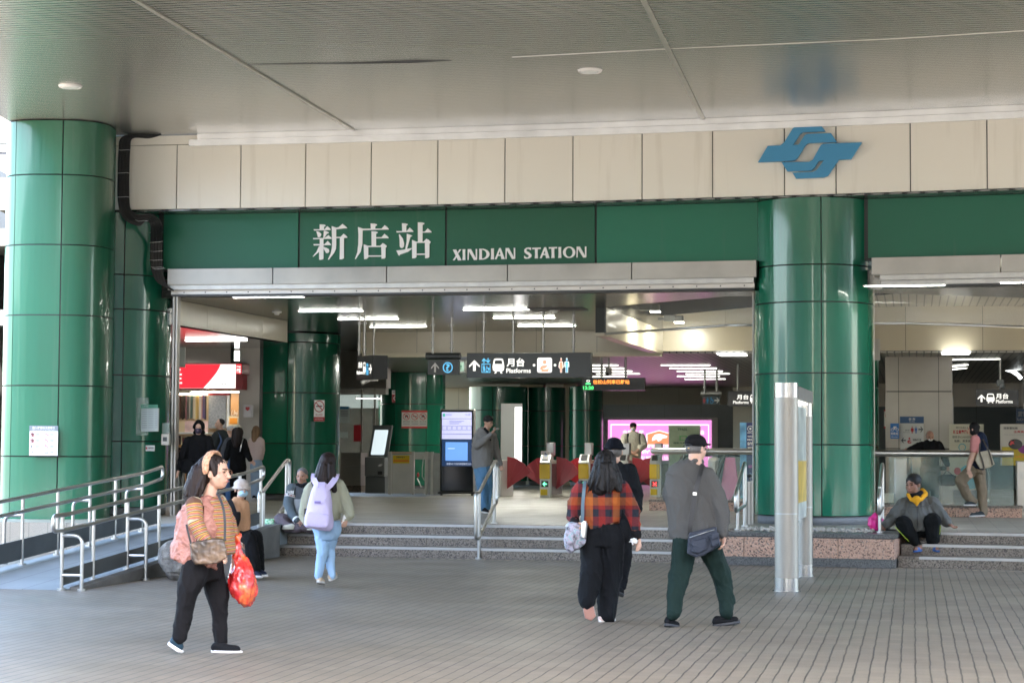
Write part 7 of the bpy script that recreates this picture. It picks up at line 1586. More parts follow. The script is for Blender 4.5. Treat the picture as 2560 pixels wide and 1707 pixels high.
# ---- 5 man with cap and grey jacket ----------------------------------------
def capman():
    Z = 17.95; F = Fig('man in a black cap, glasses and grey jacket striding past with his back turned', (1740, 1565), Z, SK1, vox=.009); k = F.k
    F.head(1741, 1121, 0, 69, 132, -2, jaw=.98, brow=HGRY); F.neck(1738, 1158, 0, 17)
    AR = [(1768, 1190, -.02, 25), (1792, 1240, -.02, 24), (1806, 1290, -.06, 20), (1810, 1332, -.10, 14)]; AL = [(1690, 1185, .12, 20), (1672, 1240, .18, 17), (1690, 1290, .22, 13)]
    LL = [(1712, 1345, .0, 32), (1704, 1410, -.02, 28), (1692, 1470, -.06, 23), (1683, 1532, -.10, 19)]; LR = [(1768, 1345, .0, 32), (1790, 1405, .08, 28), (1808, 1455, .14, 24), (1818, 1500, .12, 20), (1816, 1528, .10, 18)]
    F.skinlimbs([AR, AL, LL, LR], .66); F.tor(F.body, [(1735, 1170, 0, 34, 24), (1730, 1220, 0, 54, 32), (1738, 1300, 0, 50, 34), (1742, 1345, 0, 50, 36)], .82)
    F.hand(F.P(1810, 1334, -.10), F.P(1808, 1362, -.12), 1, curl=.6, n_=Vector((-.9, -.2, 0)), sc=1.0); F.hand(F.P(1692, 1294, .24), F.P(1702, 1310, .26), -1, curl=.6, sc=.9); F.done()
    JK = cloth('grey_blouson', (.078, .075, .069), (.062, .060, .055), rough=.8, fold=.55, fscale=4, zs=.4)
    bm = B(); F.limb(bm, AR, 1.02); F.limb(bm, AL, 1.0); F.tor(bm, [(1738, 1150, 0, 18, 16), (1736, 1160, 0, 30, 20), (1728, 1180, 0, 56, 28), (1724, 1215, 0, 62, 34), (1728, 1270, 0, 64, 38), (1738, 1320, 0, 66, 40), (1740, 1345, 0, 64, 40)])
    F.limb(bm, [(1724, 1153, .02, 9), (1738, 1150, -.05, 9), (1752, 1156, .0, 9)]); F.part('jacket', bm, JK, 3, .010, wsc=6)
    TR = cloth('trousers_dark_green', (.010, .022, .018), (.007, .016, .013), fold=.6, fscale=6, zs=.35)
    bm = B(); F.limb(bm, LL); F.limb(bm, LR); F.tor(bm, [(1740, 1335, 0, 54, 36), (1741, 1360, 0, 56, 38), (1742, 1380, 0, 46, 34)]); F.part('trousers', bm, TR, 3, .011, wsc=7, wz=.4)
    F.shoe((1664, 1564, -.12), (1696, 1572, .08), 24, SHBLK, SOLEB, .05); F.shoe((1782, 1567, .08), (1851, 1556, .16), 24, SHBLK, SOLEB, .05)
    bm = B(); F.he(bm, 0, -.022, .0, .078, .088, .055); F.part('hair', bm, HGRY, 2, .003)
    CP = cloth('cap_black', (.010, .010, .011), rough=.85, fold=.1)
    bm = B(); F.he(bm, 0, -.012, .052, .086, .104, .072); bm2 = bm
    F.he(bm, 0, .085, .040, .062, .085, .010); o = F.part('cap', bm, CP, 2, .001)
    bm = B(); tube(bm, [F.h(.05*math.cos(a), -.108+.0, .012+.022*math.sin(a)) for a in [math.pi*i/10 for i in range(11)]], .004, 6); fin('adjuster_strap', bm, BLACK, o); bm = B(); c_ = F.h(.02, -.118, .0); ell(bm, c_, (.009, .006, .006)); fin('buckle', bm, mat('brass', (.7, .45, .15), .3, 1), o)
    bm = B()
    for sg in (-1, 1): tube(bm, [F.h(sg*.033+.023*math.cos(a), .094, -.0+.018*math.sin(a)) for a in [2*math.pi*i/14 for i in range(14)]], .002, 5, closed=True); tube(bm, [F.h(sg*.056, .09, .004), F.h(sg*.08, .0, .004)], .002, 5)
    fin('glasses', bm, BLKM, F.t)
    mb = thing('messenger_bag', 'dark blue grey messenger bag with two pockets hanging behind the man in the black cap', 'bag', at(1762, 1392, Z-.24)); L_ = Vector(mb.location)
    BG = cloth('bag_blue_black', (.030, .036, .050), (.022, .026, .036), rough=.5, fold=.4)
    A = [(1722, 1332), (1790, 1316), (1800, 1362), (1760, 1388), (1740, 1392), (1718, 1382)]
    def slabp(A, y0, y1, nm, m, vox=.008, wr=.004):
        bm = B(); va = [bm.verts.new(at(x, y, y0)-L_) for x, y in A]; vb = [bm.verts.new(at(x, y, y1)-L_) for x, y in A]; capfaces(bm, va, [(x, -y) for x, y in A]); capfaces(bm, vb, [(x, -y) for x, y in A], 0, True)
        for i in range(len(A)): bm.faces.new((va[i], va[(i+1) % len(A)], vb[(i+1) % len(A)], vb[i]))
        return remesh(nm, bm, m, mb, vox, 5, wr, 14, 1)
    slabp(A, Z-.30, Z-.18, 'bag_body', BG); slabp([(1727, 1352), (1766, 1343), (1768, 1372), (1744, 1383), (1730, 1380)], Z-.335, Z-.29, 'pocket', BG, .006, .003); slabp([(1772, 1338), (1796, 1330), (1800, 1358), (1780, 1368)], Z-.335, Z-.29, 'pocket', BG, .006, .003)
    slabp([(1776, 1334), (1795, 1328), (1798, 1342), (1780, 1350)], Z-.35, Z-.33, 'pocket_flap', BG, .006, .0)
    bm = B(); tube(bm, [at(1724, 1343, Z-.315)-L_, at(1755, 1333, Z-.32)-L_, at(1786, 1323, Z-.315)-L_], .003, 6); fin('zip', bm, STEEL, mb)
    class Q: pass
    q = Q(); q.V = lambda v: at(v[0], v[1], Z+v[2])-L_; q.k = k
    strap(q, [(1757, 1160, -.06), (1750, 1185, -.20), (1740, 1225, -.26), (1732, 1270, -.27), (1726, 1310, -.27), (1724, 1336, -.25)], 11, RUBBER, 'strap', mb)
    bm = B(); c_ = at(1737, 1234, Z-.28)-L_; box(bm, c_.x-.018, c_.x+.018, c_.y-.006, c_.y+.006, c_.z-.015, c_.z+.015, .004); fin('buckle', bm, STEEL, mb)
capman()
# ---- 6 man in grey hoodie on the phone --------------------------------------
def hoodie():
    Z = 35.0; F = Fig('young man in a grey hoodie and blue jeans holding a phone to his face', (1215, 1283), Z, SK1, FL, vox=.011); k = F.k
    # crop: 1060+x/3.733, 1000+y/3.733
    F.head(1221, 1055, 0, 32, 52, -14, jaw=1.08); F.neck(1216, 1075, 0, 7)
    AR = [(1197, 1090, -.06, 11), (1192, 1112, -.16, 10), (1206, 1104, -.26, 9), (1226, 1086, -.30, 6)]; AL = [(1232, 1090, .12, 10), (1240, 1125, .14, 9), (1247, 1150, .10, 8), (1251, 1160, .05, 6)]
    LL = [(1200, 1175, -.02, 14), (1206, 1215, -.04, 12), (1208, 1268, -.06, 9.5)]; LR = [(1217, 1175, .04, 14), (1218, 1215, .04, 12), (1217, 1266, .02, 9.5)]
    F.skinlimbs([AR, AL, LL, LR], .68); F.tor(F.body, [(1214, 1082, 0, 14, 16), (1208, 1110, 0, 20, 22), (1208, 1160, 0, 22, 22)], .8)
    F.hand(F.P(1228, 1083, -.30), F.P(1236, 1075, -.30), 1, curl=.9, n_=Vector((-.5, -.3, .6)), sc=.95); F.hand(F.P(1252, 1161, .05), F.P(1254, 1170, .02), 1, curl=.6, sc=.9); F.done()
    HD = cloth('grey_marl', (.215, .205, .19), (.18, .172, .16), fold=.5, fscale=6)
    bm = B(); F.limb(bm, AR, 1.05); F.limb(bm, AL, 1.05); F.tor(bm, [(1213, 1072, 0, 10, 12), (1210, 1080, 0, 20, 20), (1207, 1100, 0, 26, 26), (1206, 1130, 0, 27, 27), (1207, 1158, 0, 27, 26), (1208, 1167, 0, 25, 25)]); F.limb(bm, [(1203, 1073, .05, 7), (1214, 1074, .1, 7)]); F.part('hoodie', bm, HD, 3, .008)
    bm = B(); F.limb(bm, [(1212, 1071, -.14, 3.5), (1222, 1084, -.2, 3), (1226, 1100, -.22, 2)]); F.part('black_neckline', bm, BLKC, 2, vox=.008)
    JE = cloth('blue_denim', (.085, .20, .34), (.16, .30, .44), fold=.8, fscale=9)
    bm = B(); F.limb(bm, LL, 1.1); F.limb(bm, LR, 1.1); F.tor(bm, [(1209, 1160, 0, 23, 22), (1209, 1180, 0, 24, 23), (1209, 1190, 0, 20, 20)]); F.part('jeans', bm, JE, 3, .010)
    F.shoe((1204, 1281, -.1), (1224, 1284, -.14), 12, SHBLK, SOLEW, .045); F.shoe((1196, 1275, .05), (1190, 1280, -.2), 11, SHBLK, SOLEW, .045)
    bm = B(); F.he(bm, 0, -.018, .045, .086, .098, .082); F.he(bm, 0, .05, .065, .062, .035, .030); F.part('hair', bm, HBLK, 2, .004, wsc=30)
    bm = B()
    for sg in (-1, 1): tube(bm, [F.h(sg*.033+.023*math.cos(a), .094, -.0+.018*math.sin(a)) for a in [2*math.pi*i/12 for i in range(12)]], .002, 5, closed=True)
    fin('glasses', bm, mat('glasses_frame', (.25, .12, .07)), F.t)
    ph = thing('phone', 'phone with a pale case held up by the man in the grey hoodie', 'phone', at(1238, 1071, Z-.30), .5); bm = B(); box(bm, -.04, .075, -.005, .005, -.02, .012, .003); fin('case', bm, mat('phone_case', (.35, .42, .36), .3), ph)
hoodie()
# ---- 7 seated man on the left of the steps ----------------------------------
def sitleft():
    Z = 29.75; F = Fig('cropped hair man in a grey and black sports jacket sitting cross-legged on the steps', (735, 1320), Z, SK2, .30, vox=.010); k = F.k
    # crop 540+x/5.409, 1130+y/5.409
    F.head(755, 1190, 0, 42, -12, -4, jaw=1.05, brow=HGRY); F.neck(757, 1212, 0.02, 10)
    AR = [(731, 1222, .0, 14), (722, 1258, -.05, 13), (730, 1285, -.14, 10), (742, 1300, -.24, 8)]; AL = [(782, 1222, .0, 14), (795, 1262, -.05, 12), (780, 1290, -.14, 10), (760, 1302, -.24, 8)]
    LR = [(745, 1310, .05, 16), (702, 1298, -.12, 15), (716, 1318, -.25, 12), (745, 1320, -.30, 10)]; LL = [(772, 1310, .05, 16), (805, 1300, -.10, 15), (785, 1320, -.26, 12), (758, 1318, -.30, 9)]
    F.skinlimbs([AR, AL, LR, LL], .7); F.tor(F.body, [(757, 1215, .02, 22, 14), (757, 1250, .02, 26, 20), (757, 1300, .04, 26, 22)], .8)
    F.hand(F.P(742, 1301, -.25), F.P(750, 1308, -.28), 1, curl=.8, sc=.95); F.hand(F.P(762, 1302, -.25), F.P(755, 1308, -.28), -1, curl=.8, sc=.95); F.done()
    n = NB('sports_jacket', .7); c = n.mix(n.M('GREATER_THAN', n.Z, HC+(1120-1248)/FPX*Z-.30), (.26, .27, .27), (.045, .05, .055)); SJ = n.out(c, height=n.noise(7, 3), hs=.5, dist=.03)
    SL = cloth('sleeve_slate', (.095, .115, .125), fold=.5)
    bm = B(); F.tor(bm, [(757, 1206, .02, 12, 12), (757, 1216, .02, 28, 16), (757, 1240, .02, 31, 22), (757, 1280, .02, 31, 24), (757, 1300, .02, 30, 24)]); F.part('jacket', bm, SJ, 3, .006)
    for A in (AR, AL): bm = B(); F.limb(bm, A, 1.1); F.part('sleeve', bm, SL, 3, .006)
    for i, A in enumerate((AR, AL)):
        p, q = F.V(A[0][:3]), F.V(A[1][:3]); c_ = p.lerp(q, .50)
        for dz, m_ in ((-.022, WHITE), (0, DRED), (.022, WHITE)): bm = B(); cc = p.lerp(q, .5+dz*1.6); cyl(bm, cc-(q-p).normalized()*.012, cc+(q-p).normalized()*.012, 15.3*k, 18); fin('arm_band', bm, m_, F.t, smooth=True)
        w_ = F.V(A[-1][:3]); pr_ = F.V(A[-2][:3]); bm = B(); cyl(bm, w_-(w_-pr_).normalized()*.03, w_, 10*k, 14); fin('cuff', bm, WHITE, F.t, smooth=True)
    bm = B(); tube(bm, [F.P(757, 1215, -.09), F.P(759, 1235, -.125), F.P(757, 1262, -.135), F.P(754, 1285, -.13)], .006, 6); fin('zip', bm, BLACK, F.t)
    bm = B(); F.limb(bm, [(744, 1211, -.04, 5), (757, 1215, -.07, 5), (770, 1211, -.04, 5)]); F.part('collar', bm, BLKC, 2)
    o = text('MBI', (F.P(733, 0, -.14).x, F.P(748, 0, -.14).x, F.P(0, 1230, -.14).z, F.P(0, 1222, -.14).z), WHITE, F.t, F.P(740, 1225, -.135).y, bold=.03, thick=.004)
    bm = B(); F.limb(bm, LR, 1.1); F.limb(bm, LL, 1.1); F.tor(bm, [(757, 1296, .02, 30, 24), (757, 1312, .02, 32, 28), (757, 1320, .02, 26, 24)]); F.part('trousers', bm, cloth('trousers_mauve_grey', (.13, .105, .115), (.10, .08, .09), fold=.6), 3, .008)
    SG = cloth('shoe_cream', (.55, .52, .42), rough=.6, fold=.2); F.shoe((738, 1323, -.33), (704, 1323, -.36), 12, SG, SG, .045); F.shoe((760, 1325, -.30), (795, 1325, -.33), 12, SG, SG, .045)
    bm = B(); F.he(bm, 0, -.018, .042, .078, .092, .078); F.part('hair', bm, HGRY, 2, .0, vox=.008)
sitleft()
# ---- 8 seated woman with hat and mask ---------------------------------------
def sitwoman():
    Z = 24.2; F = Fig('seated woman in a cream cloche hat, blue face mask and tan sweatshirt', (640, 1435), Z, SK1, vox=.010); k = F.k
    # crop 380+x/4.611, 1120+y/4.611
    F.head(604, 1222, 0, 50, 28, -3, jaw=.95); F.neck(600, 1250, .02, 9)
    AR = [(578, 1262, .0, 13), (570, 1300, -.04, 12), (588, 1330, -.12, 10), (600, 1345, -.16, 7)]; AL = [(610, 1262, .06, 12), (614, 1298, .04, 11), (616, 1322, -.02, 9)]
    LR = [(592, 1345, .0, 17), (625, 1345, -.25, 15), (634, 1400, -.30, 15), (634, 1424, -.30, 14)]; LL = [(600, 1340, .1, 17), (640, 1340, -.12, 15), (644, 1400, -.15, 15), (645, 1420, -.15, 14)]
    F.skinlimbs([AR, AL, LR, LL], .66); F.tor(F.body, [(597, 1256, .02, 18, 13), (596, 1290, .02, 24, 18), (596, 1335, .02, 26, 22)], .8)
    F.hand(F.P(602, 1347, -.17), F.P(608, 1358, -.2), 1, curl=.4, n_=Vector((.3, -.3, -.8)), sc=.9); F.done()
    SW = cloth('tan_sweatshirt', (.50, .27, .145), (.42, .22, .11), fold=.5)
    bm = B(); F.limb(bm, AR, 1.1); F.limb(bm, AL, 1.1); F.tor(bm, [(600, 1244, .02, 10, 10), (598, 1252, .02, 22, 16), (597, 1280, .02, 27, 20), (596, 1320, .02, 27, 22), (596, 1336, .02, 26, 22)]); F.part('sweatshirt', bm, SW, 3, .007)
    bm = B(); F.limb(bm, LR, 1.12); F.limb(bm, LL, 1.12); F.tor(bm, [(596, 1328, .02, 27, 22), (598, 1345, .02, 30, 26), (600, 1358, .02, 26, 24)]); F.part('trousers', bm, cloth('trousers_black2', (.010, .010, .011), fold=.5), 3, .008)
    NV = cloth('shoe_navy', (.015, .022, .045), rough=.5, fold=.2); F.shoe((640, 1440, -.2), (670, 1441, -.24), 15, NV, SOLEW, .042); F.shoe((630, 1442, -.32), (656, 1444, -.38), 15, NV, SOLEW, .042)
    bm = B(); F.he(bm, 0, -.02, .02, .080, .09, .075); F.part('hair', bm, HBLK, 2, .003)
    HT = cloth('cloche_cream', (.50, .42, .36), (.58, .50, .44), fold=.2, rough=.9); bm = B(); F.he(bm, 0, -.012, .055, .088, .102, .066); tt = [F.h(.096*math.cos(a), -.01+.112*math.sin(a), .012) for a in [2*math.pi*i/20 for i in range(21)]]
    for p, q in zip(tt, tt[1:]): capsule(bm, p, .014, q, .014, 8)
    F.part('hat', bm, HT, 2, .002)
    MK = mat('mask_blue', (.42, .62, .72), .7); bm = B(); F.he(bm, 0, .052, -.045, .060, .058, .046); F.part('face_mask', bm, MK, 2, vox=.008)
    ap = strap(F, [(573, 1248, -.10), (582, 1268, -.20), (588, 1290, -.24), (586, 1315, -.25)], 12, BLKC, 'bag_strap')
    bm = B(); loft(bm, [(F.P(x, y, -.22), hw*k, hd*k) for x, y, hw, hd in ((592, 1278, 10, 5), (590, 1295, 12, 8), (584, 1318, 10, 8), (580, 1325, 8, 5))], 16, 2); o = remesh('black_pouch', bm, BLKC, None, .009, 2); o.location = F.L; tag(o, 'black cloth shoulder bag in front of the woman in the cream hat', 'bag')
    bn = thing('ledge', 'low dark stone ledge beside the ramp that the woman in the cream hat sits on', 'ledge', at(600, 1405, Z+.15)); bn.location.z = 0; bm = B(); box(bm, -.22, .16, -.22, .18, .002, .40, .02); fin('block', bm, CONCR, bn)
sitwoman()
# ---- 9 seated man on the right ----------------------------------------------
def sitright():
    Z = 27.7; F = Fig('man in a grey jacket with a yellow hood sitting on the dark right steps', (2300, 1378), Z, SK3, .15, vox=.010); k = F.k
    # crop 1850+x/2.703, 920+y/2.703 ; 2180+x/6.189,1240+y/6.189
    F.head(2283, 1211, 0, 52, -42, -4, jaw=1.08); F.neck(2290, 1240, .02, 11)
    AR = [(2258, 1262, .0, 17), (2236, 1290, -.02, 16), (2222, 1305, -.04, 13), (2213, 1310, -.05, 9)]; AL = [(2330, 1258, .0, 17), (2350, 1285, -.04, 16), (2365, 1303, -.12, 12), (2368, 1306, -.14, 9)]
    LR = [(2275, 1322, .05, 20), (2258, 1308, -.20, 18), (2280, 1345, -.20, 15), (2296, 1366, -.20, 9)]; LL = [(2312, 1322, .05, 20), (2332, 1302, -.22, 19), (2332, 1345, -.22, 16), (2328, 1368, -.22, 10)]
    F.skinlimbs([AR, AL, LR, LL], .7); F.tor(F.body, [(2292, 1245, .02, 28, 16), (2293, 1285, .02, 34, 24), (2294, 1325, .04, 34, 26)], .8)
    F.hand(F.P(2212, 1311, -.06), F.P(2204, 1318, -.08), -1, curl=.7, sc=1); F.hand(F.P(2370, 1307, -.15), F.P(2380, 1314, -.18), 1, curl=.5, n_=Vector((0, -.3, 1)), sc=1)
    F.limb(F.body, [(2296, 1362, -.2, 7), (2302, 1373, -.22, 7)]); F.done()
    JK = cloth('grey_windbreaker', (.105, .105, .095), (.085, .085, .078), rough=.6, fold=.7, fscale=8)
    bm = B(); F.limb(bm, AR, 1.08); F.limb(bm, AL, 1.08); F.tor(bm, [(2292, 1240, .03, 16, 14), (2292, 1250, .02, 38, 18), (2293, 1275, .0, 42, 26), (2296, 1305, -.02, 42, 30), (2297, 1325, -.02, 38, 30)]); F.part('jacket', bm, JK, 3, .010)
    YH = cloth('yellow_fleece', (.72, .34, .02), (.6, .26, .015), fold=.5); bm = B(); F.limb(bm, [(2270, 1236, -.10, 4), (2278, 1248, -.14, 4.5), (2290, 1254, -.16, 5), (2303, 1247, -.12, 5.5), (2314, 1234, .0, 7), (2306, 1226, .08, 7)]); F.limb(bm, [(2291, 1250, -.15, 12), (2292, 1262, -.17, 3)]); F.part('yellow_hood', bm, YH, 3, .004)
    bm = B(); F.limb(bm, [(2280, 1240, -.08, 8), (2294, 1240, -.07, 9), (2302, 1232, -.03, 7)]); F.part('neck_scarf', bm, BLKC, 2)
    bm = B(); tube(bm, [F.P(2293, 1262, -.16), F.P(2294, 1290, -.20), F.P(2293, 1320, -.21)], .005, 6); fin('zip', bm, BLACK, F.t); bm = B(); tube(bm, [F.P(2256, 1274, -.14), F.P(2275, 1266, -.18), F.P(2293, 1267, -.19), F.P(2320, 1262, -.17), F.P(2330, 1264, -.14)], .003, 5); fin('seam', bm, BLACK, F.t)
    bm = B(); F.limb(bm, LR, 1.08); F.limb(bm, LL, 1.08); F.tor(bm, [(2294, 1315, .0, 38, 26), (2294, 1332, .02, 40, 30), (2294, 1342, .02, 32, 26)]); F.part('trousers', bm, cloth('track_black', (.009, .010, .010), fold=.4), 3, .007)
    NY = mat('neon_piping', (.45, .6, .03), .5); bm = B(); tube(bm, [F.P(2345, 1298, -.28), F.P(2351, 1315, -.28), F.P(2350, 1330, -.27), F.P(2343, 1352, -.28)], .004, 6); fin('piping', bm, NY, F.t); bm = B(); tube(bm, [F.P(2238, 1316, -.24), F.P(2254, 1334, -.27), F.P(2272, 1352, -.27)], .004, 6); fin('piping', bm, NY, F.t)
    SB = mat('sandal_blue', (.03, .10, .30), .5)
    for a, b in (((2304, 1376, -.24), (2284, 1380, -.38)), ((2328, 1374, -.24), (2348, 1380, -.36))): F.shoe(a, b, 10, SK3, SB, .045, name='sandal_foot'); bm = B(); p, q = F.V(a), F.V(b); c_ = p.lerp(q, .62)+Vector((0, 0, .035)); ell(bm, c_, (.05, .035, .036)); fin('sandal_strap', bm, SB, F.t, smooth=True)
    bm = B(); F.he(bm, 0, -.020, .045, .086, .098, .084); F.part('hair', bm, HBLK, 2, .003)
sitright()
# ---- 10 hooded person -------------------------------------------------------
def hooded():
    Z = 33.0; F = Fig('person all in black with the hood up and a dark mask at the shop opening', (495, 1290), Z, SK1, FL, vox=.012); k = F.k
    # crop 420+x/4.354, 880+y/4.354
    F.head(497, 1071, 0, 34, 0, -2); F.neck(498, 1092, 0, 8)
    AR = [(472, 1100, 0, 10), (457, 1138, -.05, 9), (448, 1170, -.05, 7)]; AL = [(521, 1100, 0, 10), (531, 1135, -.05, 9), (530, 1160, -.1, 7)]
    LL = [(485, 1185, 0, 14), (484, 1230, 0, 12), (484, 1280, 0, 10)]; LR = [(510, 1185, 0, 14), (512, 1230, 0, 12), (512, 1280, 0, 10)]
    F.skinlimbs([AR, AL, LL, LR], .7); F.tor(F.body, [(497, 1100, 0, 22, 14), (497, 1140, 0, 30, 18), (497, 1190, 0, 28, 20)], .8)
    F.hand(F.P(446, 1177, -.05), F.P(441, 1188, -.06), 1, curl=.4, sc=.9); F.hand(F.P(532, 1166, -.12), F.P(528, 1176, -.16), -1, curl=.8, sc=.9); F.done()
    BK = cloth('hoodie_black', (.006, .006, .007), (.010, .010, .011), fold=.5)
    bm = B(); F.limb(bm, AR, 1.15); F.limb(bm, AL, 1.15); F.tor(bm, [(497, 1086, 0, 12, 12), (497, 1094, 0, 24, 15), (497, 1120, 0, 29, 20), (497, 1160, 0, 29, 22), (497, 1195, 0, 31, 23)]); F.part('jacket', bm, BK, 3, .010)
    bm = B(); F.he(bm, 0, -.03, .03, .098, .10, .125); F.he(bm, 0, -.03, -.07, .105, .085, .06); 
    for a in range(0, 180, 12):
        a0, a1 = math.radians(a), math.radians(a+12); capsule(bm, F.h(.082*math.cos(a0), .045, .015+.10*math.sin(a0)), .02, F.h(.082*math.cos(a1), .045, .015+.10*math.sin(a1)), .02, 8)
    F.part('hood', bm, BK, 3, .004, vox=.010); bm = B(); F.he(bm, 0, .055, -.035, .064, .062, .058); F.part('face_mask', bm, mat('mask_plum', (.035, .022, .045), .7), 2, vox=.010)
    bm = B(); F.limb(bm, LL); F.limb(bm, LR); F.tor(bm, [(497, 1185, 0, 30, 22), (497, 1200, 0, 30, 22)]); F.part('trousers', bm, BK, 2, .006)
    F.shoe((480, 1290, .05), (482, 1293, -.15), 10, SHBLK, SOLEB); F.shoe((512, 1290, .05), (514, 1293, -.15), 10, SHBLK, SOLEB)
    sb_ = thing('shoulder_bag', 'black shoulder bag hanging at the hip of the hooded person', 'bag', at(470, 1165, Z-.15)); bm = B(); puff(bm, Vector((0, 0, 0)), .12, .06, .12, 2); fin('bag', bm, BK, sb_, smooth=True)
hooded()
# ---- 11 young man by the shop ------------------------------------------------
def shopman():
    Z = 38.0; F = Fig('dark haired young man in a charcoal jacket looking left in front of the shop', (555, 1262), Z, SK1, FL, vox=.013); k = F.k
    F.head(549, 1060, 0, 27, -68, 3); F.neck(553, 1076, 0, 6)
    AR = [(540, 1090, -.1, 10), (536, 1120, -.12, 9), (538, 1145, -.12, 7)]; AL = [(566, 1090, .05, 10), (572, 1120, .05, 9), (566, 1150, -.05, 7)]
    LL = [(548, 1170, 0, 10), (549, 1215, 0, 8), (550, 1255, 0, 7)]; LR = [(562, 1170, 0, 10), (564, 1215, .05, 8), (565, 1255, .05, 7)]
    F.skinlimbs([AR, AL, LL, LR], .75); F.tor(F.body, [(553, 1085, 0, 16, 12), (553, 1120, 0, 20, 14), (555, 1165, 0, 18, 14)], .85); F.hand(F.P(565, 1152, -.05), F.P(564, 1162, -.06), 1, sc=.95); F.done()
    bm = B(); F.limb(bm, AR, 1.15); F.limb(bm, AL, 1.15); F.tor(bm, [(553, 1074, 0, 8, 8), (553, 1082, 0, 18, 12), (553, 1100, 0, 23, 16), (555, 1140, 0, 22, 17), (555, 1160, 0, 21, 17)]); F.part('jacket', bm, cloth('charcoal_jersey', (.030, .036, .036), fold=.5), 3, .008)
    bm = B(); F.limb(bm, LL, 1.15); F.limb(bm, LR, 1.15); F.tor(bm, [(555, 1155, 0, 20, 16), (555, 1176, 0, 19, 16)]); F.part('shorts', bm, cloth('navy_denim', (.020, .035, .07), fold=.5), 2, .006)
    bm = B(); F.he(bm, 0, -.03, .045, .080, .086, .080); F.part('hair', bm, HBLK, 2, .003, vox=.01); F.shoe((546, 1262, .1), (550, 1265, -.15), 9, SHBLK, SOLEW); F.shoe((566, 1262, .1), (570, 1265, -.15), 9, SHBLK, SOLEW)
    strap(F, [(545, 1082, -.14), (553, 1100, -.17), (545, 1120, -.18), (538, 1135, -.17)], 4, mat('strap_navy', (.03, .06, .14), .6), 'sling_strap')
shopman()
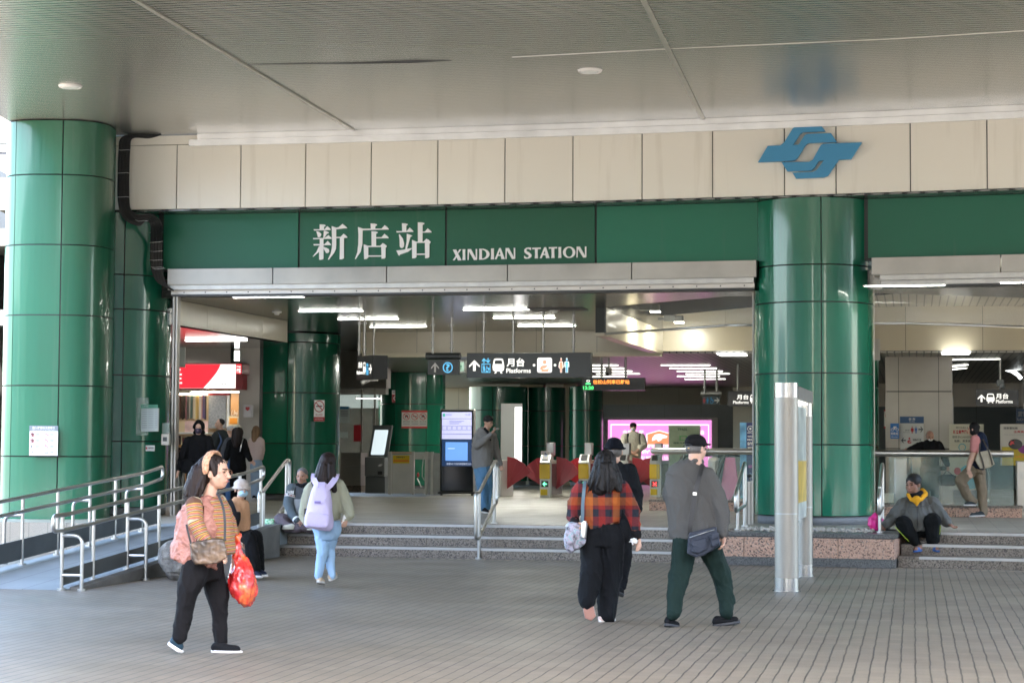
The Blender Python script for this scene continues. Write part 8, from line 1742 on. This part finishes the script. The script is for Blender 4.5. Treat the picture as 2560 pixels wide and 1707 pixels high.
# ---- 12 long haired woman by the shop, with companion ------------------------
def shopwomen():
    Z = 36.6; F = Fig('woman from behind with long brown hair, white cap and black top at the shop', (593, 1262), Z, SK1, FL, vox=.013); k = F.k
    F.head(594, 1077, 0, 30, 190, 0, face=False); F.neck(593, 1094, 0, 6)
    AR = [(608, 1105, 0, 9), (616, 1130, 0, 8), (625, 1148, -.03, 6)]; AL = [(578, 1106, 0, 9), (570, 1130, 0, 8), (566, 1145, -.03, 6)]
    LL = [(586, 1165, 0, 12), (585, 1215, 0, 9), (584, 1255, 0, 7)]; LR = [(603, 1165, 0, 12), (605, 1215, 0, 10), (606, 1255, 0, 8)]
    F.skinlimbs([AR, AL, LL, LR], .75); F.tor(F.body, [(593, 1100, 0, 14, 10), (593, 1130, 0, 17, 12), (595, 1165, 0, 18, 14)], .85); F.hand(F.P(626, 1149, -.03), F.P(631, 1154, -.03), 1, sc=.9); F.hand(F.P(565, 1147, -.03), F.P(563, 1158, -.03), -1, sc=.9); F.done()
    bm = B(); F.limb(bm, AR, 1.15); F.limb(bm, AL, 1.15); F.tor(bm, [(593, 1094, 0, 10, 8), (593, 1102, 0, 18, 12), (594, 1125, 0, 20, 14), (594, 1142, 0, 19, 14)]); F.part('top', bm, cloth('hoodie_black'), 3, .006)
    bm = B(); F.limb(bm, LL, 1.1); F.limb(bm, LR, 1.1); F.tor(bm, [(595, 1138, 0, 19, 14), (595, 1165, 0, 21, 17), (595, 1180, 0, 20, 16)]); F.part('trousers', bm, cloth('hoodie_black'), 3, .006)
    bm = B(); F.he(bm, 0, -.02, .03, .084, .09, .085); F.limb(bm, [(594, 1080, -.03, 15), (592, 1098, -.06, 14), (590, 1112, -.08, 8)], 1, .7); F.part('hair', bm, HBRN, 3, .004, vox=.011, wsc=22, wz=.2)
    bm = B(); F.he(bm, 0, -.0, .065, .086, .1, .055); F.part('cap', bm, mat('cap_cream', (.55, .52, .42), .8), 2, vox=.011); F.shoe((584, 1262, -.1), (584, 1264, .15), 9, SHBLK, SOLEW); F.shoe((606, 1262, -.1), (606, 1264, .15), 9, SHBLK, SOLEW)
    strap(F, [(608, 1096, -.1), (603, 1112, -.16), (600, 1128, -.16)], 2, STEEL, 'bag_chain')
    # companion, partly hidden
    Z = 37.2; F = Fig('woman in a pale bucket hat and grey jacket half hidden behind the long haired woman', (575, 1262), Z, SK1, FL, vox=.013)
    F.head(577, 1077, 0, 27, -150, 0, face=False); F.neck(578, 1092, 0, 6)
    AL = [(570, 1104, -.05, 9), (562, 1125, -.06, 9), (560, 1140, -.08, 7)]; AR = [(588, 1104, 0, 9), (590, 1130, 0, 8), (590, 1145, 0, 6)]; LL = [(572, 1165, 0, 10), (571, 1215, 0, 7), (571, 1255, 0, 6)]; LR = [(583, 1165, 0, 10), (583, 1215, 0, 8), (583, 1255, 0, 7)]
    F.skinlimbs([AL, AR, LL, LR], .8); F.tor(F.body, [(578, 1098, 0, 13, 10), (578, 1130, 0, 15, 12), (578, 1165, 0, 16, 12)], .85); F.hand(F.P(562, 1143, -.08), F.P(564, 1155, -.09), -1, sc=.9); F.done()
    bm = B(); F.limb(bm, AL, 1.2); F.limb(bm, AR, 1.1); F.tor(bm, [(578, 1092, 0, 9, 8), (578, 1100, 0, 17, 12), (577, 1125, 0, 19, 14), (577, 1150, 0, 18, 14)]); F.part('jacket', bm, cloth('grey_jersey', (.07, .075, .085), fold=.6), 3, .007)
    bm = B(); F.limb(bm, LL, 1.05); F.limb(bm, LR, 1.05); F.tor(bm, [(578, 1148, 0, 18, 14), (578, 1175, 0, 18, 14)]); F.part('jeans', bm, cloth('blue_denim2', (.07, .15, .30), fold=.5), 2, .005)
    bm = B(); F.he(bm, 0, 0, .06, .092, .1, .055); F.he(bm, 0, 0, .02, .12, .13, .012); F.part('hat', bm, mat('hat_pale', (.45, .44, .42), .8), 2, .003, vox=.011); F.shoe((571, 1262, 0), (573, 1266, -.2), 9, SHBLK, SOLEW); F.shoe((583, 1262, 0), (583, 1266, -.2), 9, SHBLK, SOLEW)
    # partly hidden person in pale clothes at the column edge
    Z = 39.5; F = Fig('person in pale pink clothes mostly hidden by the left edge of the inner green column', (634, 1250), Z, SK1, FL, vox=.014)
    F.head(640, 1076, 0, 26, -170, 0, face=False); F.neck(640, 1090, 0, 6)
    AL = [(630, 1104, 0, 8), (627, 1125, 0, 7), (630, 1145, 0, 6)]; AR = [(652, 1104, 0, 8), (654, 1125, 0, 7), (652, 1145, 0, 6)]; LL = [(636, 1160, 0, 9), (635, 1205, 0, 7), (635, 1240, 0, 6)]; LR = [(646, 1160, 0, 9), (646, 1205, 0, 7), (646, 1240, 0, 6)]
    F.skinlimbs([AL, AR, LL, LR], .8); F.tor(F.body, [(640, 1098, 0, 12, 9), (640, 1130, 0, 14, 11), (640, 1160, 0, 14, 12)], .85); F.hand(F.P(630, 1147, 0), F.P(631, 1156, 0), -1, sc=.9); F.done()
    bm = B(); F.limb(bm, AL, 1.3); F.limb(bm, AR, 1.2); F.tor(bm, [(640, 1092, 0, 9, 8), (640, 1100, 0, 16, 11), (640, 1150, 0, 16, 13)]); F.part('blouse', bm, cloth('pale_pink_cotton', (.48, .38, .35), fold=.4), 3, .006)
    bm = B(); F.limb(bm, LL, 1.2); F.limb(bm, LR, 1.2); F.tor(bm, [(640, 1148, 0, 15, 12), (640, 1170, 0, 15, 12)]); F.part('jeans', bm, cloth('pale_denim', (.25, .33, .42), fold=.4), 2)
    bm = B(); F.he(bm, 0, -.02, .03, .084, .09, .085); F.limb(bm, [(640, 1080, -.03, 12), (636, 1100, -.05, 8)], 1, .7); F.part('hair', bm, hairmat('hair_light_brown', (.10, .06, .03)), 2, vox=.011); F.shoe((635, 1247, -.1), (635, 1250, .15), 8, SHBLK, SOLEW); F.shoe((646, 1247, -.1), (646, 1250, .15), 8, SHBLK, SOLEW)
shopwomen()
# ---- 13 masked man before the pink light box ---------------------------------
def maskman():
    Z = 50.5; F = Fig('man in a cream sweater, black cap and face mask before the pink light box', (1583, 1235), Z, SK1, FL, vox=.014); k = F.k
    F.head(1583, 1068, 0, 24, 0, -3); F.neck(1583, 1081, 0, 5.5)
    AR = [(1563, 1092, 0, 8), (1556, 1112, -.05, 8), (1568, 1125, -.25, 6), (1584, 1132, -.3, 5)]; AL = [(1603, 1092, 0, 8), (1609, 1112, -.05, 8), (1600, 1122, -.25, 6), (1588, 1131, -.3, 5)]
    LL = [(1574, 1155, 0, 9), (1573, 1195, 0, 7), (1572, 1228, 0, 6)]; LR = [(1592, 1155, 0, 9), (1595, 1195, 0, 7), (1597, 1228, 0, 6)]
    F.skinlimbs([AR, AL, LL, LR], .8); F.tor(F.body, [(1583, 1087, 0, 15, 9), (1583, 1115, 0, 17, 12), (1583, 1150, 0, 16, 12)], .85); F.hand(F.P(1585, 1133, -.31), F.P(1592, 1136, -.33), 1, sc=.9); F.done()
    bm = B(); F.limb(bm, AR[:3], 1.25); F.limb(bm, AL[:3], 1.25); F.tor(bm, [(1583, 1079, 0, 8, 7), (1583, 1086, 0, 18, 10), (1583, 1110, 0, 20, 14), (1583, 1140, 0, 20, 14), (1583, 1150, 0, 19, 14)]); F.part('sweater', bm, cloth('cream_knit', (.50, .47, .38), fold=.5), 3, .006)
    bm = B(); F.limb(bm, LL, 1.15); F.limb(bm, LR, 1.15); F.tor(bm, [(1583, 1146, 0, 18, 13), (1583, 1166, 0, 18, 13)]); F.part('jeans', bm, cloth('navy_denim', (.02, .035, .07)), 2, .005)
    bm = B(); F.he(bm, 0, -.01, .05, .088, .1, .07); F.he(bm, 0, .09, .045, .06, .05, .012); F.part('cap', bm, cloth('cap_black', (.01, .01, .011)), 2, vox=.012); bm = B(); F.he(bm, 0, .052, -.045, .062, .058, .048); F.part('face_mask', bm, mat('mask_white_green', (.52, .62, .58), .7), 2, vox=.012)
    for x in (1570, 1600): strap(F, [(x, 1083, -.08), (x-1, 1095, -.18), (x+1, 1115, -.2)], 4, RUBBER, 'backpack_strap')
    F.shoe((1572, 1232, .1), (1572, 1236, -.2), 7, SHBLK, SOLEB); F.shoe((1597, 1232, .1), (1597, 1236, -.2), 7, SHBLK, SOLEB)
maskman()
# ---- 14 man in black on the right escalator -----------------------------------
def escman():
    Z = 37.6; F = Fig('balding man in black with a mask standing on the right escalator', (2325, 1290), Z, SK2, FL, vox=.013); k = F.k
    # crop 2180+x/4.126, 900+y/4.126
    F.head(2325, 1091, 0, 29, 0, -16, brow=HGRY); F.neck(2326, 1106, .02, 7)
    AR = [(2304, 1112, 0, 9), (2288, 1118, -.05, 8), (2272, 1125, -.1, 6)]; AL = [(2348, 1112, 0, 9), (2362, 1145, 0, 8), (2368, 1160, -.05, 6)]
    LL = [(2313, 1170, 0, 12), (2312, 1220, 0, 10), (2313, 1258, 0, 8)]; LR = [(2338, 1170, 0, 12), (2337, 1220, 0, 10), (2336, 1262, 0, 8)]
    F.skinlimbs([AR, AL, LL, LR], .75); F.tor(F.body, [(2326, 1108, 0, 18, 11), (2326, 1140, 0, 21, 15), (2325, 1170, 0, 22, 16)], .85); F.hand(F.P(2271, 1125, -.1), F.P(2262, 1127, -.12), 1, curl=.7, sc=.95); F.hand(F.P(2368, 1162, -.05), F.P(2369, 1172, -.06), 1, curl=1, sc=.95); F.done()
    bm = B(); F.limb(bm, AR, 1.15); F.limb(bm, AL, 1.15); F.tor(bm, [(2326, 1099, 0, 9, 8), (2326, 1106, 0, 21, 12), (2327, 1125, 0, 25, 16), (2326, 1150, 0, 23, 17), (2325, 1172, 0, 23, 17)]); F.part('sweater', bm, cloth('hoodie_black'), 3, .006)
    bm = B(); F.limb(bm, LL, 1.15); F.limb(bm, LR, 1.15); F.tor(bm, [(2325, 1155, 0, 22, 16), (2325, 1180, 0, 24, 18)]); F.part('trousers', bm, cloth('trousers_grey_dark', (.035, .038, .040), fold=.5), 3, .006)
    bm = B(); F.he(bm, 0, -.035, .02, .082, .08, .075); F.part('hair', bm, HGRY, 2, .003, vox=.011); bm = B(); F.he(bm, 0, .055, -.05, .050, .050, .038); F.part('face_mask', bm, mat('mask_white', (.62, .6, .58), .7), 2, vox=.011)
    F.shoe((2313, 1266, .1), (2313, 1268, -.15), 9, SHBLK, SOLEB); F.shoe((2336, 1268, .1), (2336, 1272, -.15), 9, SHBLK, SOLEB)
    db = thing('duffel_bag', 'black duffel bag hanging from the hand of the man in black on the escalator', 'bag', at(2369, 1200, Z-.15)); bm = B(); puff(bm, Vector((0, 0, 0)), .17, .10, .11, 4); fin('bag_body', bm, BLKC, db, smooth=True); L_ = Vector(db.location)
    bm = B(); tube(bm, [Vector((-.1, 0, .08)), at(2367, 1176, Z-.08)-L_, Vector((.12, 0, .08))], .009, 8); fin('handle', bm, BLKC, db); bm = B(); puff(bm, at(2358, 1170, Z-.1)-L_, .06, .05, .04, 7); fin('folded_cloth', bm, BLKC, db, smooth=True)
escman()
# ---- 15 man with vest and tote bag ---------------------------------------------
def toteman():
    Z = 33.9; F = Fig('man in a navy sleeveless top and khaki trousers with one foot on the granite kerb', (2440, 1291), Z, SK1, FL, vox=.012); k = F.k
    F.head(2433, 1073, 0, 34, -118, 0, face=True); F.neck(2440, 1090, 0, 9)
    AL = [(2438, 1104, -.16, 11), (2437, 1128, -.18, 10), (2424, 1158, -.22, 7), (2421, 1172, -.24, 5.5)]; AR = [(2455, 1104, .16, 11), (2460, 1135, .2, 9), (2460, 1160, .2, 7)]
    LL = [(2430, 1175, -.04, 14), (2402, 1200, -.10, 13), (2418, 1240, .0, 10), (2434, 1252, .02, 9)]; LR = [(2446, 1175, .04, 15), (2455, 1225, .04, 12), (2459, 1280, .04, 9)]
    F.skinlimbs([AR, LL, LR], .72); F.limb(F.body, AL, .98); F.tor(F.body, [(2445, 1096, 0, 16, 16), (2448, 1130, 0, 18, 20), (2440, 1170, 0, 18, 20)], .85); F.hand(F.P(2421, 1174, -.25), F.P(2425, 1184, -.26), 1, curl=.4, sc=.95); F.done()
    bm = B(); F.tor(bm, [(2442, 1084, 0, 9, 9), (2446, 1090, 0, 17, 18), (2450, 1112, 0, 21, 22), (2447, 1145, 0, 21, 22), (2440, 1172, 0, 19, 22)]); F.part('vest', bm, cloth('navy_vest', (.014, .022, .045), fold=.4), 3, .006)
    bm = B(); F.limb(bm, [(2438, 1100, -.16, 12), (2437, 1126, -.18, 11.5)], 1.05); F.part('pink_sleeve', bm, cloth('salmon_cotton', (.62, .26, .24), fold=.3), 2, .003)
    bm = B(); F.limb(bm, LL, 1.1); F.limb(bm, LR, 1.1); F.tor(bm, [(2440, 1165, 0, 20, 20), (2439, 1182, 0, 21, 21)]); F.part('trousers', bm, cloth('khaki_twill', (.225, .18, .125), (.19, .15, .10), fold=.6), 3, .009)
    GRY = cloth('shoe_grey_blue', (.035, .045, .05), rough=.5, fold=.2); F.shoe((2440, 1264, .0), (2409, 1264, -.05), 12, GRY, SOLEW, .045); F.shoe((2463, 1290, .02), (2423, 1292, -.02), 13, GRY, SOLEW, .045)
    bm = B(); F.he(bm, 0, -.02, .035, .086, .098, .09); F.limb(bm, [(2436, 1078, 0, 14), (2441, 1088, .02, 9)]); F.part('hair', bm, HBLK, 2, .004, vox=.010)
    tb = thing('tote_bag', 'cream canvas tote bag with dark straps carried by the man in the navy top', 'bag', at(2462, 1170, Z-.28)); L_ = Vector(tb.location); CV = mat('canvas_cream', (.42, .37, .27), .8, var=.12, vscale=7)
    A = [(2445, 1130), (2474, 1124), (2487, 1160), (2476, 1168), (2450, 1172), (2438, 1150)]; bm = B(); va = [bm.verts.new(at(x, y, Z-.30)-L_) for x, y in A]; vb = [bm.verts.new(at(x, y, Z-.20)-L_) for x, y in A]; capfaces(bm, va, [(x, -y) for x, y in A]); capfaces(bm, vb, [(x, -y) for x, y in A], 0, True)
    for i in range(len(A)): bm.faces.new((va[i], va[(i+1) % len(A)], vb[(i+1) % len(A)], vb[i]))
    remesh('bag_body', bm, CV, tb, .009, 4, .004)
    class Q: pass
    q = Q(); q.V = lambda v: at(v[0], v[1], Z+v[2])-L_; q.k = k; DK = mat('strap_dark', (.05, .045, .035), .7)
    for pts in ([(2452, 1094, -.10), (2450, 1112, -.24), (2449, 1130, -.31), (2456, 1150, -.32), (2460, 1170, -.31)], [(2456, 1094, -.10), (2464, 1112, -.24), (2472, 1128, -.31), (2478, 1148, -.32), (2481, 1162, -.31)]): strap(q, pts, 4, DK, 'strap', tb)
toteman()
